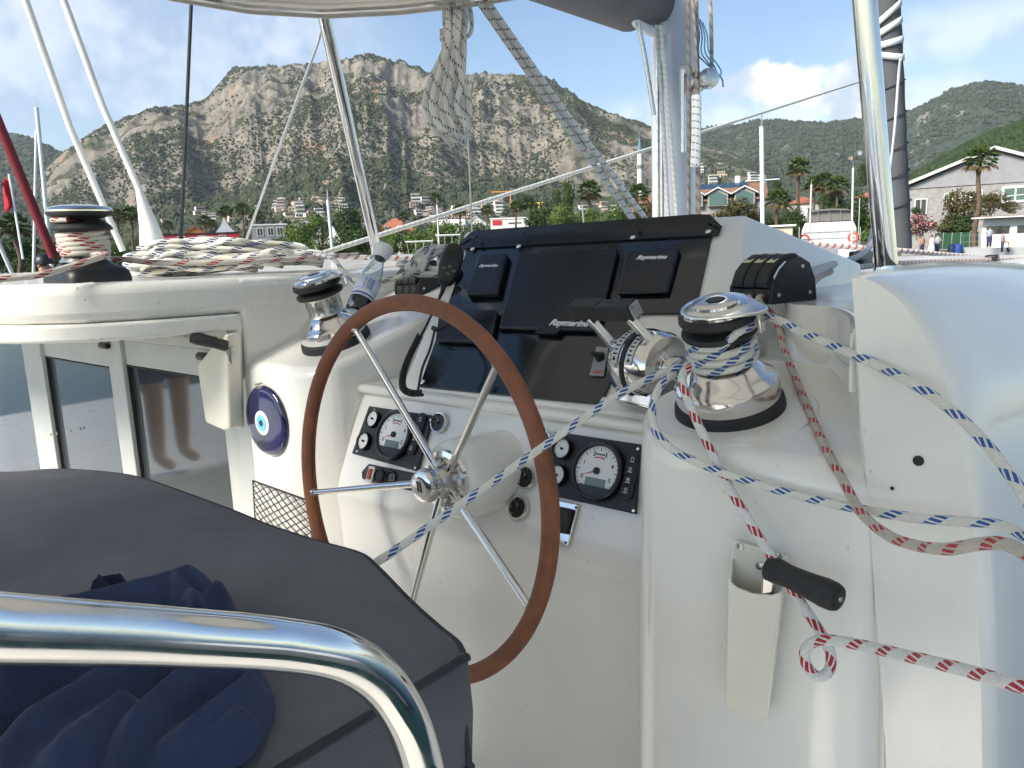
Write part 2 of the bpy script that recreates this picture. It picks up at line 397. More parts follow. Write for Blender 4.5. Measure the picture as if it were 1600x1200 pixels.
class Mountain:
    def __init__(s, name, profile, r0, rr, r1, material, shape, amp, ncol, nrow, seed, cell, z0=LAND):
        az = np.array([az_of(*p) for p in profile]); el = np.array([el_of(*p) for p in profile])
        A = np.linspace(az[0], az[-1], ncol); E = np.interp(A, az, el)
        E = np.convolve(np.pad(E, 3, mode='edge'), np.ones(7) / 7, mode='valid')
        T = np.concatenate([np.linspace(0, 1, nrow), 1 + np.linspace(0.02, 1, 14) ** 1.2 * (r1 - rr) / (rr - r0)])
        RR = rr * (1 + 0.08 * (fbm(A * 9, A * 0, 3, seed) - 0.5) * 2)
        AA, TT = np.meshgrid(A, T); RG = r0 + TT * (RR[None, :] - r0)
        X = np.sin(AA) * RG; Y = np.cos(AA) * RG
        gx, gy = zip(*shape); G = np.interp(TT, gx, gy); G = np.where(TT > 1, np.maximum(0, 1 - (TT - 1) * 1.3), G)
        H = np.tan(E)[None, :] * RR[None, :] + EYE.z - z0
        n1 = fbm(X / cell + 3, Y / cell * 0.6 + 5, 6, seed + 3, True) - 0.55
        n2 = fbm(X / (cell * .22), Y / (cell * .3), 5, seed + 9, True) - 0.5
        n3 = fbm(X / (cell * .07), Y / (cell * .09), 4, seed + 15, True) - 0.5
        gul = fbm(AA * rr / (cell * .4), TT * 1.5, 4, seed + 20, True) - 0.55
        env = np.clip(TT * 2.2, 0, 1)
        Z = H * (G + env * amp * (0.9 * n1 + 0.34 * n2 + 0.5 * gul + 0.10 * n3 * np.clip((TT - .3) * 4, 0, 1)))
        ang = (Z + z0 - EYE.z) / RG; mx = ang.max(0); want = np.tan(E) * (1 + 0.024 * (fbm(A * 150, A * 0 + 2, 5, seed + 30) - .5) * 2)
        k = want / np.maximum(mx, 1e-4); kk = np.convolve(np.pad(k, 4, mode='edge'), np.ones(9) / 9, mode='valid')
        Z = Z * np.clip(kk, .3, 3)[None, :]
        Z = np.maximum(Z, -0.5 * (1 - np.clip(TT * 20, 0, 1)))
        s.X, s.Y, s.Z, s.A, s.T = X, Y, Z + z0, A, T
        nr, nc = X.shape
        v = np.stack([X, Y, s.Z], -1).reshape(-1, 3)
        idx = np.arange(nr * nc).reshape(nr, nc)
        f = np.stack([idx[:-1, :-1], idx[:-1, 1:], idx[1:, 1:], idx[1:, :-1]], -1).reshape(-1, 4)
        me = bpy.data.meshes.new(name); me.vertices.add(len(v)); me.vertices.foreach_set('co', v.ravel().astype(np.float32))
        me.loops.add(f.size); me.loops.foreach_set('vertex_index', f.ravel().astype(np.int32)); me.polygons.add(len(f))
        me.polygons.foreach_set('loop_start', np.arange(0, f.size, 4, dtype=np.int32)); me.polygons.foreach_set('loop_total', np.full(len(f), 4, np.int32))
        me.polygons.foreach_set('use_smooth', np.ones(len(f), bool)); me.update(calc_edges=True); me.validate()
        me.materials.append(material); s.o = bpy.data.objects.new(name, me); COL.objects.link(s.o); tag(s.o, kind='structure')
    def at(s, a, t):           # bilinear height at fractional column / row
        ci = np.clip((a - s.A[0]) / (s.A[1] - s.A[0]), 0, len(s.A) - 1.001); ri = np.clip(np.interp(t, s.T, np.arange(len(s.T))), 0, len(s.T) - 1.001)
        c0 = ci.astype(int); q0 = ri.astype(int); fc = ci - c0; fr = ri - q0
        g = lambda M_: (M_[q0, c0] * (1 - fc) + M_[q0, c0 + 1] * fc) * (1 - fr) + (M_[q0 + 1, c0] * (1 - fc) + M_[q0 + 1, c0 + 1] * fc) * fr
        return g(s.X), g(s.Y), g(s.Z)
    def slope(s, a, t):
        x0, y0, z0 = s.at(a, t); x1, y1, z1 = s.at(a, t + 0.012); return (z1 - z0) / np.maximum(np.hypot(x1 - x0, y1 - y0), 1e-3)
rng = np.random.default_rng(11)
m_rock = terrain_mat('limestone_and_scrub', (0.345, 0.305, 0.245), (0.175, 0.162, 0.14), (0.055, 0.075, 0.035), (0.098, 0.108, 0.05), 0.78, 0.012, (0.46, 0.27, 0.15))
m_far = terrain_mat('far_forest_slope', (0.33, 0.31, 0.28), (0.25, 0.24, 0.22), (0.05, 0.07, 0.05), (0.08, 0.10, 0.065), 0.42, 0.008, (0.40, 0.27, 0.18))
m_near = terrain_mat('pine_slope', (0.2, 0.18, 0.12), (0.15, 0.14, 0.1), (0.03, 0.05, 0.022), (0.055, 0.08, 0.035), 0.05, 0.03)
SH = [(0, 0), (.30, .06), (.46, .15), (.55, .27), (.62, .47), (.70, .60), (.80, .74), (.9, .9), (1, 1)]
SH2 = [(0, 0), (.3, .12), (.5, .3), (.7, .58), (.85, .82), (1, 1)]
far_left = Mountain('mountain', [(-260, 120), (-120, 160), (0, 203), (45, 213), (95, 236), (140, 262), (190, 300)], 900, 2700, 3100, m_far, SH2, 0.2, 160, 70, 5, 420)
far_right = Mountain('mountain', [(960, 262), (1010, 225), (1060, 205), (1100, 198), (1135, 196), (1160, 191), (1205, 186), (1260, 191), (1300, 190), (1345, 186), (1400, 184), (1422, 172), (1450, 160), (1480, 143), (1500, 135), (1545, 129), (1600, 134), (1680, 150), (1800, 190)], 700, 2800, 3200, m_far, SH2, 0.22, 330, 110, 8, 460)
main = Mountain('mountain', [(60, 275), (100, 236), (130, 214), (165, 196), (205, 180), (245, 168), (285, 166), (315, 158), (338, 140), (352, 118), (366, 106), (400, 104), (470, 99), (500, 95), (540, 89), (575, 88), (605, 91), (640, 100), (668, 112), (690, 122), (725, 119), (760, 111), (790, 113), (830, 118), (868, 126), (905, 154), (940, 172), (975, 184), (1010, 196), (1050, 206), (1100, 222), (1150, 238), (1200, 262), (1240, 300)], 420, 1750, 2500, m_rock, SH, 0.26, 700, 230, 21, 300)
near_hill = Mountain('hill', [(1300, 345), (1360, 312), (1400, 292), (1432, 275), (1470, 252), (1510, 228), (1555, 208), (1600, 194), (1680, 175), (1800, 165)], 200, 620, 900, m_near, SH2, 0.10, 150, 60, 33, 120)
# bushes and pines on the slopes: far too many to count
m_scrub = mat('scrub_leaf', (0.040, 0.055, 0.030), 0.95, col2=(0.085, 0.098, 0.055), vscale=0.05, spec=0.1)
def scatter(mt, n, size, tmin, tmax, steep, seed, name, material, label, amin=None, amax=None, tall=1.0, dens=0.5):
    r = np.random.default_rng(seed); a = r.uniform(mt.A[0] if amin is None else amin, mt.A[-1] if amax is None else amax, n * 4); t = np.sqrt(r.uniform(tmin ** 2, tmax ** 2, n * 4))
    x, y, z = mt.at(a, t); sl = mt.slope(a, t); d = fbm(x / 130, y / 130, 4, seed + 1) + 0.25 * fbm(x / 30, y / 30, 3, seed + 2) - dens - np.clip(sl - steep, 0, 2) * 0.35
    keep = np.nonzero(d + r.normal(0, 0.06, n * 4) > 0)[0][:n]
    x, y, z = x[keep], y[keep], z[keep]; k = len(keep); s_ = size * r.uniform(0.5, 1.35, k); ro = r.uniform(0, 6.28, k)
    base = np.array([(1, 0, .35), (0, 1, .4), (-1, 0, .35), (0, -1, .4), (.1, .05, 1.25), (0, 0, -.4)])
    v = np.zeros((k, 6, 3))
    for j in range(6):
        bx, by, bz = base[j]; jit = r.uniform(0.7, 1.3, k)
        v[:, j, 0] = x + s_ * jit * (bx * np.cos(ro) - by * np.sin(ro)); v[:, j, 1] = y + s_ * jit * (bx * np.sin(ro) + by * np.cos(ro)); v[:, j, 2] = z + s_ * bz * tall
    f0 = np.array([(0, 1, 4), (1, 2, 4), (2, 3, 4), (3, 0, 4), (1, 0, 5), (2, 1, 5), (3, 2, 5), (0, 3, 5)])
    f = (f0[None] + 6 * np.arange(k)[:, None, None]).reshape(-1, 3)
    me = bpy.data.meshes.new(name); me.vertices.add(k * 6); me.vertices.foreach_set('co', v.ravel().astype(np.float32))
    me.loops.add(f.size); me.loops.foreach_set('vertex_index', f.ravel().astype(np.int32)); me.polygons.add(len(f))
    me.polygons.foreach_set('loop_start', np.arange(0, f.size, 3, dtype=np.int32)); me.polygons.foreach_set('loop_total', np.full(len(f), 3, np.int32))
    me.update(calc_edges=True); me.materials.append(material); o = bpy.data.objects.new(name, me); COL.objects.link(o); tag(o, label, 'scrub', kind='stuff'); return o
scatter(main, 52000, 2.1, 0.34, 1.02, 1.1, 3, 'scrub', m_scrub, 'dark green bushes dotted over the big limestone mountain', dens=0.57)
scatter(main, 26000, 2.7, 0.10, 0.52, 1.2, 4, 'pine_wood', m_scrub, 'green pine wood along the foot of the big mountain', dens=0.50, tall=1.3)
scatter(far_right, 16000, 4.2, 0.15, 1.02, 1.2, 5, 'forest', m_scrub, 'far dark forest on the hills at the right', dens=0.45, tall=1.2)
scatter(far_left, 4000, 4.2, 0.15, 1.02, 1.2, 6, 'forest', m_scrub, 'far forest on the low hill at the left edge', dens=0.45, tall=1.2)
m_pine = mat('pine_leaf', (0.024, 0.042, 0.018), 0.9, col2=(0.055, 0.082, 0.032), vscale=0.12, spec=0.1)
scatter(near_hill, 9000, 1.9, 0.02, 1.02, 1.4, 7, 'pine_wood', m_pine, 'green pine wood on the hillside behind the grey house', dens=0.25, tall=1.4)
# ================================================================== SHORE: trees, palms, houses, boats, people
m_leaf = [mat('leaf_dark', (0.022, 0.045, 0.014), 0.7, col2=(0.06, 0.095, 0.028), vscale=0.9, spec=0.25),
          mat('leaf_light', (0.06, 0.11, 0.02), 0.7, col2=(0.13, 0.19, 0.045), vscale=0.9, spec=0.25),
          mat('leaf_olive', (0.055, 0.06, 0.022), 0.7, col2=(0.11, 0.085, 0.03), vscale=0.8, spec=0.25)]
m_bark = mat('bark', (0.13, 0.09, 0.06), 0.95, var=0.35, vscale=6, bump=0.6, bscale=14)
m_palmbark = mat('palm_bark', (0.16, 0.11, 0.075), 0.95, col2=(0.075, 0.05, 0.032), vscale=3, bump=1.0, bscale=9, stretch=(1, 1, 3))
m_palm = mat('palm_leaf', (0.04, 0.075, 0.018), 0.6, col2=(0.10, 0.15, 0.04), vscale=1.2, spec=0.3)
m_dry = mat('dry_palm_leaf', (0.20, 0.15, 0.08), 0.9, var=0.3, vscale=2)
m_pink = mat('oleander_flower', (0.62, 0.16, 0.24), 0.7, col2=(0.75, 0.35, 0.40), vscale=3)
CROWNS = {}
def crown_mesh(kind, seed):
    key = (kind, seed)
    if key in CROWNS: return CROWNS[key]
    r = random.Random(seed * 31 + 5); mb = MB(); lobes = []
    for i in range(11):
        a = r.uniform(0, 6.28); q = r.uniform(0.15, 0.62); h = r.uniform(0.2, 0.86)
        lobes.append((Vector((math.cos(a) * q * (1.15 - 0.6 * h), math.sin(a) * q * (1.15 - 0.6 * h), h)), r.uniform(0.20, 0.36)))
    lobes.append((Vector((0, 0, 0.5)), 0.42))
    for c, R0 in lobes:
        for j in range(190):
            d = Vector((r.gauss(0, 1), r.gauss(0, 1), r.gauss(0, 1))).normalized(); p = c + d * R0 * r.uniform(0.62, 1.07); p.z = max(p.z, 0.02)
            s = r.uniform(0.028, 0.058); t = Vector((r.gauss(0, 1), r.gauss(0, 1), r.gauss(0, .6))).normalized(); n = (d + Vector((r.gauss(0, .5), r.gauss(0, .5), r.gauss(0, .5)))).normalized()
            t = (t - n * t.dot(n)).normalized(); b = n.cross(t)
            mb.cur = 1 if (kind == 'flower' and r.random() < 0.42) else 0
            mb.add([p - t * s, p + b * s * .55, p + t * s, p - b * s * .55], [(0, 1, 2, 3)])
    me = bpy.data.meshes.new('crown'); me.from_pydata([tuple(v) for v in mb.v], [], mb.f)
    if kind == 'flower':
        me.materials.append(m_leaf[0]); me.materials.append(m_pink)
        for p, k in zip(me.polygons, mb.mi): p.material_index = k
    else: me.materials.append(m_leaf[{'dark': 0, 'light': 1, 'olive': 2}[kind]])
    CROWNS[key] = me; return me
TRUNK = {}
def trunk_mesh(seed):
    if seed in TRUNK: return TRUNK[seed]
    r = random.Random(seed); mb = MB()
    mb.tube([(0, 0, 0), (.02, 0, .2), (.0, .03, .45), (0, 0, .7)], lambda i: (.055, .042, .034, .016)[i], 8)
    for k in range(5):
        a = k * 1.26 + r.random(); z = .18 + .1 * k
        mb.tube([(0, 0, z), (math.cos(a) * .18, math.sin(a) * .18, z + .16), (math.cos(a) * .36, math.sin(a) * .36, z + .26)], lambda i: (.026, .016, .007)[i], 6)
    me = bpy.data.meshes.new('trunk'); me.from_pydata([tuple(v) for v in mb.v], [], mb.f); me.materials.append(m_bark)
    for p in me.polygons: p.use_smooth = True
    TRUNK[seed] = me; return me
def tree(px, py, wpx, hpx, d, kind, label, seed=1, name='tree', base=LAND, group=None, cat='tree'):
    c = U(px, py, d); w_ = wpx * d / 1200; h_ = hpx * d / 1200
    top = c.z + h_ / 2; bot = max(c.z - h_ / 2, base + 0.1)
    e = thing(name, Vector((c.x, c.y, base)), label, cat, group)
    cr = bpy.data.objects.new('crown', crown_mesh(kind, seed % 4)); COL.objects.link(cr); cr.parent = e
    cr.location = (0, 0, bot - base); cr.scale = (w_ / 1.35, w_ / 1.35, (top - bot) / 1.05); cr.rotation_euler = (0, 0, seed * 1.7)
    tk = bpy.data.objects.new('trunk', trunk_mesh(seed % 3)); COL.objects.link(tk); tk.parent = e; tk.scale = (w_ / 2.0, w_ / 2.0, (top - base) * 0.95)
    return e
def fan_palm_mesh(seed):
    r = random.Random(seed); mb = MB(); dm = MB()
    for i in range(46):
        a = i * 2.399 + r.uniform(-.2, .2); elv = R_(80 - 120 * (i / 46.0)) + r.uniform(-.12, .12); dead = i > 38
        L = r.uniform(0.75, 0.95); d = Vector((math.cos(a) * math.cos(elv), math.sin(a) * math.cos(elv), math.sin(elv)))
        hub = d * L * 0.62 + Vector((0, 0, -0.06)); side = d.cross(UP).normalized(); nn = side.cross(d).normalized(); T = dm if dead else mb
        T.add([Vector((0, 0, 0)) - side * .012, Vector((0, 0, 0)) + side * .012, hub + side * .008, hub - side * .008], [(0, 1, 2, 3)])
        for k in range(11):
            th = R_(-78 + 15.6 * k) + r.uniform(-.06, .06); dir_ = (d * math.cos(th) + side * math.sin(th)); l = L * (0.52 - 0.10 * abs(k - 5) / 5) * r.uniform(.85, 1.1)
            tip = hub + dir_ * l + Vector((0, 0, -0.30 * l * r.uniform(.6, 1.6))); mid = hub + dir_ * l * .55 + nn * 0.02; wv = dir_.cross(nn).normalized() * 0.040
            T.add([hub, mid + wv, tip, mid - wv], [(0, 1, 2), (0, 2, 3)])
    out = []
    for q, mm_, nm in ((mb, m_palm, 'fronds'), (dm, m_dry, 'dead_fronds')):
        me = bpy.data.meshes.new(nm); me.from_pydata([tuple(v) for v in q.v], [], q.f); me.materials.append(mm_); out.append(me)
    return out
PALMS = [fan_palm_mesh(s) for s in (3, 8)]
def palm_trunk():
    mb = MB(); n = 26
    mb.tube([Vector((0.012 * math.sin(i * .35), 0.008 * math.cos(i * .5), i / (n - 1))) for i in range(n)], lambda i: (0.030 - 0.012 * i / n) * (1.12 if i % 2 else 0.95) * (1.35 if i > n - 5 else 1), 10)
    me = bpy.data.meshes.new('trunk'); me.from_pydata([tuple(v) for v in mb.v], [], mb.f); me.materials.append(m_palmbark)
    for p in me.polygons: p.use_smooth = True
    return me
PT = palm_trunk()
def palm(px, py, wpx, d, label, k=0, base=LAND):
    c = U(px, py, d); cr = wpx * d / 1200 / 1.9; h_ = c.z - base
    e = thing('palm_tree', Vector((c.x, c.y, base)), label, 'palm', 'palms along the shore')
    t = bpy.data.objects.new('trunk', PT); COL.objects.link(t); t.parent = e; t.scale = (max(cr * 4.6, 8), max(cr * 4.6, 8), h_)
    t.rotation_euler = (0, 0, k)
    for me in PALMS[k % 2]:
        f = bpy.data.objects.new(me.name, me); COL.objects.link(f); f.parent = e; f.location = (0.012 * math.sin(25 * .35) * 8, 0, h_); f.scale = (cr, cr, cr); f.rotation_euler = (0, 0, k * 1.3)
    return e
for i, (x, y, w_, d, l) in enumerate([
    (182, 338, 30, 150, 'fan palm behind the left white stay'), (203, 334, 32, 150, 'fan palm just right of the left white stay'),
    (262, 352, 20, 230, 'small fan palm left of the black stay'), (320, 345, 24, 200, 'fan palm over the orange gable'), (330, 350, 20, 205, 'shorter fan palm touching the orange gable'),
    (352, 330, 24, 190, 'fan palm over the grey pagoda tent'), (378, 326, 26, 185, 'tallest fan palm of the row behind the rope pile'), (400, 336, 24, 190, 'fan palm crossed by the thin white stay'),
    (455, 360, 22, 150, 'leaning fan palm with a red trunk by the light green tree'),
    (553, 338, 24, 150, 'fan palm left of the shiny bimini post'), (630, 338, 20, 165, 'fan palm in front of the red hipped roof'), (680, 308, 20, 230, 'tall thin fan palm above the hillside houses'),
    (718, 328, 26, 150, 'fan palm in front of the white sheds'), (760, 328, 20, 190, 'fan palm just left of the white shed with a red sign'), (805, 322, 22, 140, 'fan palm with thick trunk before the white shed'),
    (920, 298, 44, 110, 'big fan palm crossed by the heavy double rope'), (996, 302, 40, 105, 'fan palm just left of the mast'),
    (1248, 262, 42, 120, 'tallest fan palm right of the white yacht mast'), (1215, 312, 46, 85, 'low fan palm beside the white yacht mast'), (1286, 284, 40, 112, 'fan palm above the white motor yacht'),
    (1308, 290, 40, 108, 'fan palm just left of the right bimini post'), (1272, 288, 34, 118, 'fan palm behind its taller neighbour above the motor yacht'), (1532, 248, 54, 68, 'fan palm with drooping fronds before the grey gable'),
    (22, 352, 50, 60, 'bushy fan palm behind the red flag')]): palm(x, y, w_, d, l, i)
TREES = [  # px, py, width, height, distance, kind, label
    (90, 405, 60, 46, 70, 'olive', 'olive bush behind the black cap'), (118, 386, 60, 70, 95, 'dark', 'dark tree behind the left winch'), (35, 398, 70, 60, 80, 'dark', 'dark shrub behind the flag staff'), (-30, 385, 90, 90, 80, 'dark', 'dark tree at the left edge'),
    (150, 372, 50, 50, 130, 'dark', 'dark tree above the left winch'), (235, 375, 40, 34, 160, 'dark', 'dark shrub between the two white stays'),
    (470, 372, 58, 52, 100, 'light', 'light green tree right of the rope pile'), (497, 358, 36, 44, 130, 'light', 'light green tree behind the pagoda tent'), (440, 388, 40, 30, 110, 'dark', 'dark shrub behind the end of the rope pile'),
    (545, 345, 56, 50, 150, 'dark', 'dark tree above the pagoda tent'), (558, 380, 66, 48, 90, 'dark', 'dark bush left of the shiny bimini post'), (527, 396, 60, 26, 88, 'dark', 'low dark hedge under the pagoda tent'), (612, 382, 40, 36, 90, 'light', 'green bush right of the shiny bimini post'),
    (655, 378, 62, 44, 92, 'light', 'light green bush under the diagonal rope'), (700, 366, 60, 40, 100, 'light', 'light green bush below the white sheds'), (740, 366, 46, 34, 105, 'dark', 'dark bush behind the instrument hood'), (590, 366, 30, 24, 140, 'dark', 'dark shrub under the red hipped roof'),
    (845, 340, 54, 50, 85, 'dark', 'round dark tree right of the white shed'), (880, 342, 52, 42, 82, 'light', 'light green tree behind the instrument hood'), (912, 346, 50, 34, 84, 'light', 'low light green tree below the big palm'), (960, 346, 60, 44, 80, 'light', 'light green bush under the heavy double rope'), (1004, 335, 44, 44, 84, 'olive', 'olive bush at the foot of the mast'),
    (888, 308, 26, 56, 160, 'dark', 'dark cypress left of the big palm'), (868, 312, 18, 30, 180, 'dark', 'small dark cypress beside the taller one'), (820, 318, 40, 24, 220, 'dark', 'dark tree behind the white shed'),
    (1142, 332, 84, 50, 72, 'olive', 'olive tree in front of the dormer house'), (1182, 348, 50, 40, 74, 'dark', 'dark shrub left of the white yacht mast'), (1236, 345, 44, 44, 80, 'dark', 'dark shrub between the mast and the motor yacht'), (1212, 296, 22, 24, 150, 'dark', 'far dark tree right of the white yacht mast'),
    (1335, 328, 50, 66, 100, 'dark', 'dark tree behind the motor yacht'), (1352, 272, 30, 36, 180, 'dark', 'far dark tree by the right bimini post'), (1300, 320, 50, 40, 110, 'dark', 'dark tree behind the motor yacht canopy'),
    (1500, 335, 78, 66, 74, 'olive', 'large bush in front of the grey house'), (1490, 352, 60, 40, 73, 'dark', 'dark lower bush in front of the grey house'), (1548, 318, 50, 34, 76, 'olive', 'reddish bush under the palm by the grey house'), (1434, 332, 22, 16, 78, 'dark', 'small dark shrub at the grey house corner'),
    (1580, 325, 30, 18, 70, 'olive', 'low shrub under the wide window')]
for i, (x, y, w_, h_, d, k, l) in enumerate(TREES): tree(x, y, w_, h_, d, k, l, i + 2, 'shrub' if ('bush' in l or 'shrub' in l or 'hedge' in l) else 'tree', cat='shrub' if ('bush' in l or 'shrub' in l or 'hedge' in l) else 'tree')
tree(1443, 348, 56, 34, 72, 'flower', 'pink flowering oleander before the grey house', 3, 'flowering_shrub', cat='shrub')
# ---------------------------------------------------------------- houses
m_wallw = mat('white_render', (0.72, 0.70, 0.66), 0.9, var=0.05, vscale=1.5)
m_wallc = mat('cream_render', (0.62, 0.52, 0.40), 0.9, var=0.08, vscale=1.5)
m_tile = mat('clay_tile', (0.36, 0.13, 0.075), 0.85, var=0.25, vscale=2.5, bump=0.5, bscale=6)
m_tileb = mat('brown_shingle', (0.24, 0.13, 0.085), 0.9, var=0.3, vscale=3, bump=0.4, bscale=5)
m_glassd = mat('dark_window', (0.03, 0.04, 0.045), 0.08, spec=0.6)
m_glassg = mat('green_window', (0.07, 0.13, 0.12), 0.12, spec=0.6)
m_grey = mat('grey_cladding', (0.27, 0.27, 0.285), 0.85, var=0.08, vscale=1.2)
m_stone = mat('pale_stone', (0.29, 0.28, 0.272), 0.9, var=0.18, vscale=3, bump=0.4, bscale=5)
m_trim = mat('pale_trim', (0.55, 0.54, 0.52), 0.7)
def frame_at(px, d):
    r = ray(px, 380); a = math.atan2(r.x, r.y); n = Vector((math.sin(a), math.cos(a), 0)); return Vector((math.cos(a), -math.sin(a), 0)), n   # right, away
def house(px, py_eave, wpx, d, depth, ridge_px, wall_m, roof_m, label, roof='hip', windows=(), yaw=0.0, name='house', cat='house', base=LAND, group=None, over=0.4):
    c = U(px, py_eave, d); rt, aw = frame_at(px, d)
    q = Matrix.Rotation(yaw, 3, 'Z'); rt = q @ rt; aw = q @ aw
    hw = wpx * d / 2400; h_ = c.z - base; rz = ridge_px * d / 1200
    e = thing(name, Vector((c.x, c.y, base)), label, cat, group); O = Vector((c.x, c.y, base))
    mb = MB(); mb.box(O + aw * depth / 2 + UP * h_ / 2, rt * hw, aw * depth / 2, UP * h_ / 2)
    if roof == 'front': mb.add([O - rt * hw + UP * h_, O + rt * hw + UP * h_, O + UP * (h_ + rz)], [(0, 1, 2)])
    mb.build('wall', wall_m, e, smooth=0)
    mb = MB(); P = lambda x, y, z: O + rt * x + aw * y + UP * (h_ + z); o_ = over
    if roof == 'hip':
        a = [P(-hw - o_, -o_, 0), P(hw + o_, -o_, 0), P(hw + o_, depth + o_, 0), P(-hw - o_, depth + o_, 0), P(-max(hw - depth / 2, hw * .1), depth / 2, rz), P(max(hw - depth / 2, hw * .1), depth / 2, rz)]
        mb.add(a, [(0, 1, 5, 4), (1, 2, 5), (2, 3, 4, 5), (3, 0, 4), (3, 2, 1, 0)])
    elif roof == 'side':
        for sg in (0, 1):
            y0, y1 = (-o_, depth / 2) if sg == 0 else (depth + o_, depth / 2)
            mb.prism([P(-hw - o_, y0, -.12), P(hw + o_, y0, -.12), P(hw + o_, y1, rz), P(-hw - o_, y1, rz)], (0, 0, 0.18))
    elif roof == 'front':
        for sg in (-1, 1):
            mb.prism([P(sg * (hw + o_ * 2), -o_, -.3), P(sg * (hw + o_ * 2), depth + o_, -.3), P(0, depth + o_, rz + .1), P(0, -o_, rz + .1)], (0, 0, 0.35))
    else: mb.box(P(0, depth / 2, .15), rt * (hw + .15), aw * (depth / 2 + .15), UP * .15)
    mb.build('roof', roof_m, e, smooth=0, recalc=True)
    for (wx, wy, ww, wh, gm) in windows:      # picture-scale offsets from the eave centre
        k = d / 1200; mb = MB(); wc = O + rt * (wx * k) + UP * (h_ + wy * k) - aw * 0.02
        mb.box(wc, rt * (ww * k / 2), aw * 0.05, UP * (wh * k / 2)); pane = mb.build('window', gm, e, smooth=0)
        fr = MB(); t_ = max(0.06, 0.06 * ww * k)
        for dx, dz, sx, sz in ((0, wh * k / 2, ww * k / 2 + t_, t_), (0, -wh * k / 2, ww * k / 2 + t_, t_), (ww * k / 2, 0, t_, wh * k / 2 - t_), (-ww * k / 2, 0, t_, wh * k / 2 - t_), (0, 0, t_ * .6, wh * k / 2 - t_)):
            fr.box(wc + rt * dx + UP * dz - aw * 0.05, rt * sx, aw * 0.05, UP * sz)
        fr.build('frame', m_trim, pane, smooth=0)
    return e, O, rt, aw, h_, rz
# grey gable house on the right
e, O, rt, aw, h_, rz = house(1551, 287, 252, 82, 14, 50, m_stone, m_trim, 'large grey gabled house behind the moored motor yacht', 'front',
    [(-98, -29, 17, 24, m_glassd), (-59, -17, 12, 12, m_glassg), (-22, -14, 18, 10, m_glassd), (31, -18, 33, 22, m_glassg)], over=.7)
k = 82 / 1200; mb = MB(); mb.add([O - rt * 8.2 - aw * .06 + UP * (h_ + .15), O + rt * 8.2 - aw * .06 + UP * (h_ + .15), O - aw * .06 + UP * (h_ + rz - .2)], [(0, 1, 2)])
mb.prism([O - rt * 8.5 - aw * .12 + UP * (h_ + .0), O + rt * 8.5 - aw * .12 + UP * (h_ + .0), O + rt * 8.5 - aw * .12 + UP * (h_ + .15), O - rt * 8.5 - aw * .12 + UP * (h_ + .15)], aw * .1)
mb.build('gable_cladding', m_grey, e, smooth=0)
mb = MB(); mb.box(O - rt * 8.0 - aw * .5 + UP * (h_ - 4.4), rt * 1.1, aw * .4, UP * .05); mb.build('sill', m_trim, e, smooth=0)
# brown house with dormers and solar panels
e, O, rt, aw, h_, rz = house(1132, 312, 120, 90, 12, 26, m_stone, m_tileb, 'brown roofed house with dormers and solar panels right of the mast', 'side', [(-42, -28, 26, 12, m_glassd), (0, -28, 26, 12, m_glassd)])
for dx in (-48, -10, 30):
    kk = 90 / 1200; c = O + rt * dx * kk + UP * (h_ + .2) - aw * .55; hw = 1.15
    mb = MB(); mb.prism([c - rt * hw - UP * .9, c + rt * hw - UP * .9, c + rt * hw + UP * .5, c + UP * 1.0, c - rt * hw + UP * .5], aw * 3.0); dm = mb.build('dormer', m_stone, e, smooth=0)
    mb = MB()
    for sg in (-1, 1): mb.prism([c + rt * sg * (hw + .35) + UP * .32 - aw * .3, c + UP * 1.12 - aw * .3, c + UP * 1.30 - aw * .3, c + rt * sg * (hw + .35) + UP * .50 - aw * .3], aw * 3.4)
    mb.build('dormer_roof', m_trim, dm, smooth=0, recalc=True)
    mb = MB(); mb.prism([c - rt * .95 - UP * .8 - aw * .04, c + rt * .95 - UP * .8 - aw * .04, c + rt * .95 + UP * .25 - aw * .04, c + UP * .72 - aw * .04, c - rt * .95 + UP * .25 - aw * .04], aw * .03); mb.build('window', m_glassg, dm, smooth=0)
m_solar = mat('solar_glass', (0.03, 0.06, 0.10), 0.12, spec=0.7)
for i in range(9):
    kk = 90 / 1200; c = O + rt * (-52 + i * 10.4) * kk + aw * 4.6 + UP * (h_ + 1.75); mb = MB(); mb.box(c, rt * .36, (aw + UP * .7).normalized() * .75, (UP - aw * .7).normalized() * .04); mb.build('solar_panel', m_solar, e, smooth=0)
mb = MB(); mb.lathe(O + rt * 21 * kk + aw * 5.5 + UP * (h_ + 1.9), UP, [(.38, 0), (.38, 1.0), (.3, 1.08)], 14); mb.build('water_tank', m_wallw, e)
# red hipped house, sheds, tents
e, O, rt, aw, h_, rz = house(618, 362, 62, 170, 9, 22, m_wallw, m_tile, 'white house with red hipped roof right of the bimini post', 'hip', [(10, 6, 5, 6, m_glassd), (-14, 6, 5, 6, m_glassd)])
mb = MB(); c = O + rt * .7 + UP * (h_ + .3) - aw * .4; mb.prism([c - rt * 1.5, c + rt * 1.5, c + UP * 1.1], aw * 2.5); g = mb.build('dormer', m_wallw, e, smooth=0)
mb = MB(); mb.box(c + UP * .35 - aw * .03, rt * .8, aw * .03, UP * .3); mb.build('window', m_glassd, g, smooth=0)
e, O, rt, aw, h_, rz = house(797, 342, 62, 165, 8, 5, m_wallw, m_wallw, 'white flat shed with a red sign behind the instrument hood', 'flat', (), name='shed', cat='shed')
m_redp = mat('red_paint', (0.55, 0.03, 0.05), 0.5); mb = MB(); mb.box(O - rt * 2.8 - UP * -.9 + UP * (h_ - 1.6) - aw * .06, rt * 1.0, aw * .05, UP * .5); mb.build('sign', m_redp, e, smooth=0)
